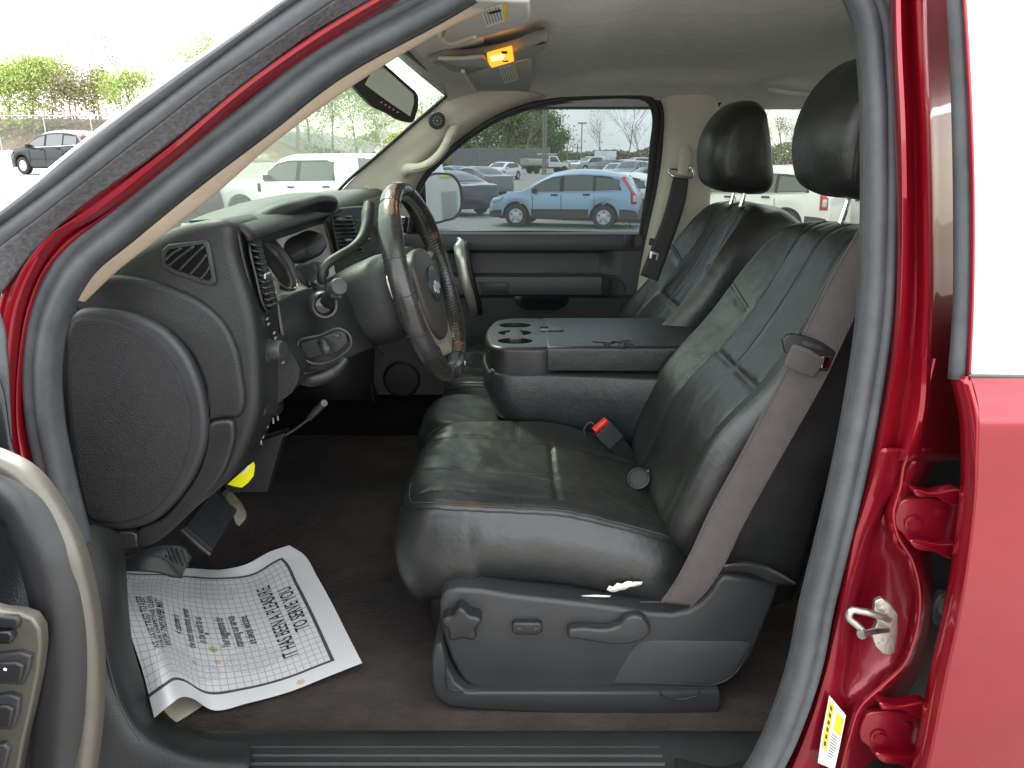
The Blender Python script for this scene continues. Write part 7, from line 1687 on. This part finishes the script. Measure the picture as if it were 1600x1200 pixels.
for i, (px, Y, h, lf, nl, lb) in enumerate([(-20, 60, 4.6, L_spring, 1500, 'spring green tree at the left frame edge on the bank'), (25, 62, 4.4, L_spring, 1800, 'bright green bushy tree above the white rock'), (60, 60, 5.2, L_spring, 2200, 'tallest bright green tree on the bank, above the black SUV'), (92, 64, 4.4, L_spring, 1700, 'green tree on the bank right of the tallest one'),
    (128, 60, 4.0, L_bud, 1200, 'yellowish budding tree low on the bank'), (160, 63, 4.0, L_bud, 1200, 'pale budding tree just left of the windshield pillar'), (200, 60, 4.8, L_spring, 1300, 'green tree touching the windshield pillar edge')]):
    p = hitg(px, Y); tree('bank_tree', p.x, Y, h, 20 + i, lb, lf, int(nl * 1.7), .24, 3, .5, .8, .08, group=GL, fill=.5)
for i, (px, Y, h, lb) in enumerate([(28, 66, 8.6, 'thin bare tree at the far left of the bank'), (120, 68, 9.8, 'tall sparse tree left of the bare fan-shaped tree'), (165, 66, 7.8, 'bare fan-shaped tree on the bank'), (222, 68, 10.0, 'tall sparse tree nearest the windshield pillar'), (200, 66, 8.0, 'bare leaning tree near the windshield pillar')]):
    p = hitg(px, Y); tree('bare_tree', p.x, Y, h, 50 + i, lb, L_bud, 160, .22, 4, .38, .8, .09, group=GL)
GW = 'trees behind the white crew cab'
for i, (px, Y, h, lf, nl, lb) in enumerate([(330, 78, 8.5, L_spring, 2200, 'green tree low behind the left of the windshield'), (400, 80, 9.5, L_spring, 2400, 'light green tree left of the pale trunk'), (440, 76, 9.0, L_olive, 1700, 'olive tree over the white crew cab cab'), (485, 84, 9.5, L_spring, 2400, 'light green tree over the white crew cab'), (520, 78, 11.0, L_spring, 2600, 'tall yellow green tree below the rear view mirror'),
    (560, 82, 9.5, L_spring, 2400, 'yellow green tree right of the mirror screen'), (605, 84, 8.5, L_spring, 2000, 'green tree beside the far windshield pillar'), (640, 90, 8.0, L_olive, 1600, 'olive tree hidden partly by the far windshield pillar')]):
    p = hitg(px, Y); tree('lot_edge_tree', p.x, Y, h, 70 + i, lb, lf, int(nl * 1.7), .25, 3, .55, 1.1, .11, group=GW)
p = hitg(466, 70); tree('bare_tree', p.x, 70, 11.5, 91, 'bare pale trunked tree rising over the white crew cab', L_bud, 200, .25, 4, .4, .8, .20)
GP = 'dense trees behind the screened fence'
for i, (px, Y, h, lf, nl, lb) in enumerate([(700, 132, 10.0, L_olive, 3500, 'olive green tree above the door mirror'), (728, 136, 12.0, L_olive, 5000, 'olive tree second from the left behind the screened fence'), (757, 140, 13.0, L_olive, 5000, 'dark green tree behind the white hatchback'), (785, 138, 13.5, L_olive, 5500, 'tallest olive tree behind the screened fence'),
    (812, 142, 13.0, L_olive, 5000, 'tall olive tree above the dump bed'), (832, 146, 10.0, L_green, 4000, 'green tree just left of the utility poles'), (864, 135, 5.6, L_green, 1500, 'round bright green tree right of the utility poles')]):
    p = hitg(px, Y); tree('fence_tree', p.x, Y, h, 110 + i, lb, lf, nl, .58, 3, .62, 1.7 if px < 850 else .9, .22, group=GP)
for i, (px, Y, h, lb) in enumerate([(822, 120, 17, 'bare branches reaching over the utility poles'), (880, 170, 9, 'faint bare tree right of the round green tree'), (940, 175, 12.5, 'bare tree left of the largest bare tree'), (978, 165, 16.5, 'largest bare tree above the parked cluster'), (1000, 180, 11, 'bare tree by the rear edge of the passenger window'),
    (1160, 120, 12, 'bare tree seen behind the passenger headrest'), (1215, 120, 9, 'bare tree seen between the headrests'), (1240, 115, 9, 'bare tree just left of the driver headrest')]):
    p = hitg(px, Y); tree('bare_tree', p.x, Y, h, 140 + i, lb, L_bud, 120, .3, 4, .62, .8, .14)
def treeline(name, x0, x1, Y, h, leaf, n_, seed, lab):
    rnd = random.Random(seed); lv, lf = [], []
    for _ in range(n_):
        x = rnd.uniform(x0, x1); hh = h * (.6 + .4 * abs(noise.noise(Vector((x * .07, Y, 0))) * 2)); z = rnd.uniform(0, hh) ; p = Vector((x, Y + rnd.uniform(-3, 3), z)); a = Vector((rnd.gauss(0, 1), rnd.gauss(0, 1), rnd.gauss(0, 1))).normalized(); b = a.cross(Vector((rnd.gauss(0, 1), rnd.gauss(0, 1), rnd.gauss(0, 1)))).normalized(); s_ = rnd.uniform(.18, .45); q = len(lv)
        lv += [p + a * s_, p + b * s_ * .6, p - a * s_, p - b * s_ * .6]; lf.append((q, q + 1, q + 2, q + 3))
    o = mesh(name, lv, lf, leaf); tag(o, lab, 'treeline', kind='stuff')
treeline('treeline', 2, 130, 190, 4.5, L_bud, 26000, 5, 'low pale scrub closing the far side of the lot')
treeline('undergrowth', -34, 6, 134, 5.5, L_olive, 14000, 6, 'undergrowth behind the screened fence')
treeline('undergrowth', -45, -6, 76, 3.0, L_olive, 9000, 7, 'undergrowth behind the fence of the white crew cab')
# ---- the long building behind the truck, seen only in the door mirror
bd = empty('service_building', (66, .5, 0))
wallm = pm('grey_metal_wall', (.55, .56, .53), .8, 0, .1, 3, .06, .5)
rbox('wall', (8, 3.5, 3.2), (16, 9, 6.4), wallm, bd, .02); rbox('roof_edge', (8, 3.5, 6.5), (16.6, 9.6, .3), P_dark, bd, .02)
for i in range(3): rbox('garage_door', (-.04, 1.0 + i * 2.9, 1.3), (.1, 1.3, 2.4), pm('shutter', (.25, .25, .24), .6), bd, .01)
rbox('sign_band', (-.06, 3.6, 3.9), (.1, 6.5, .3), pm('yellow_sign', (.85, .65, .05), .5), bd, .01)
tag(bd, 'long grey service building with a yellow band, reflected in the door mirror', 'building')
c = variant(blue, 'parked_suv', 'silver car reflected low in the door mirror', 'SUV', None, P_silver); place_at(c, 30, 5.2, 200, 1)
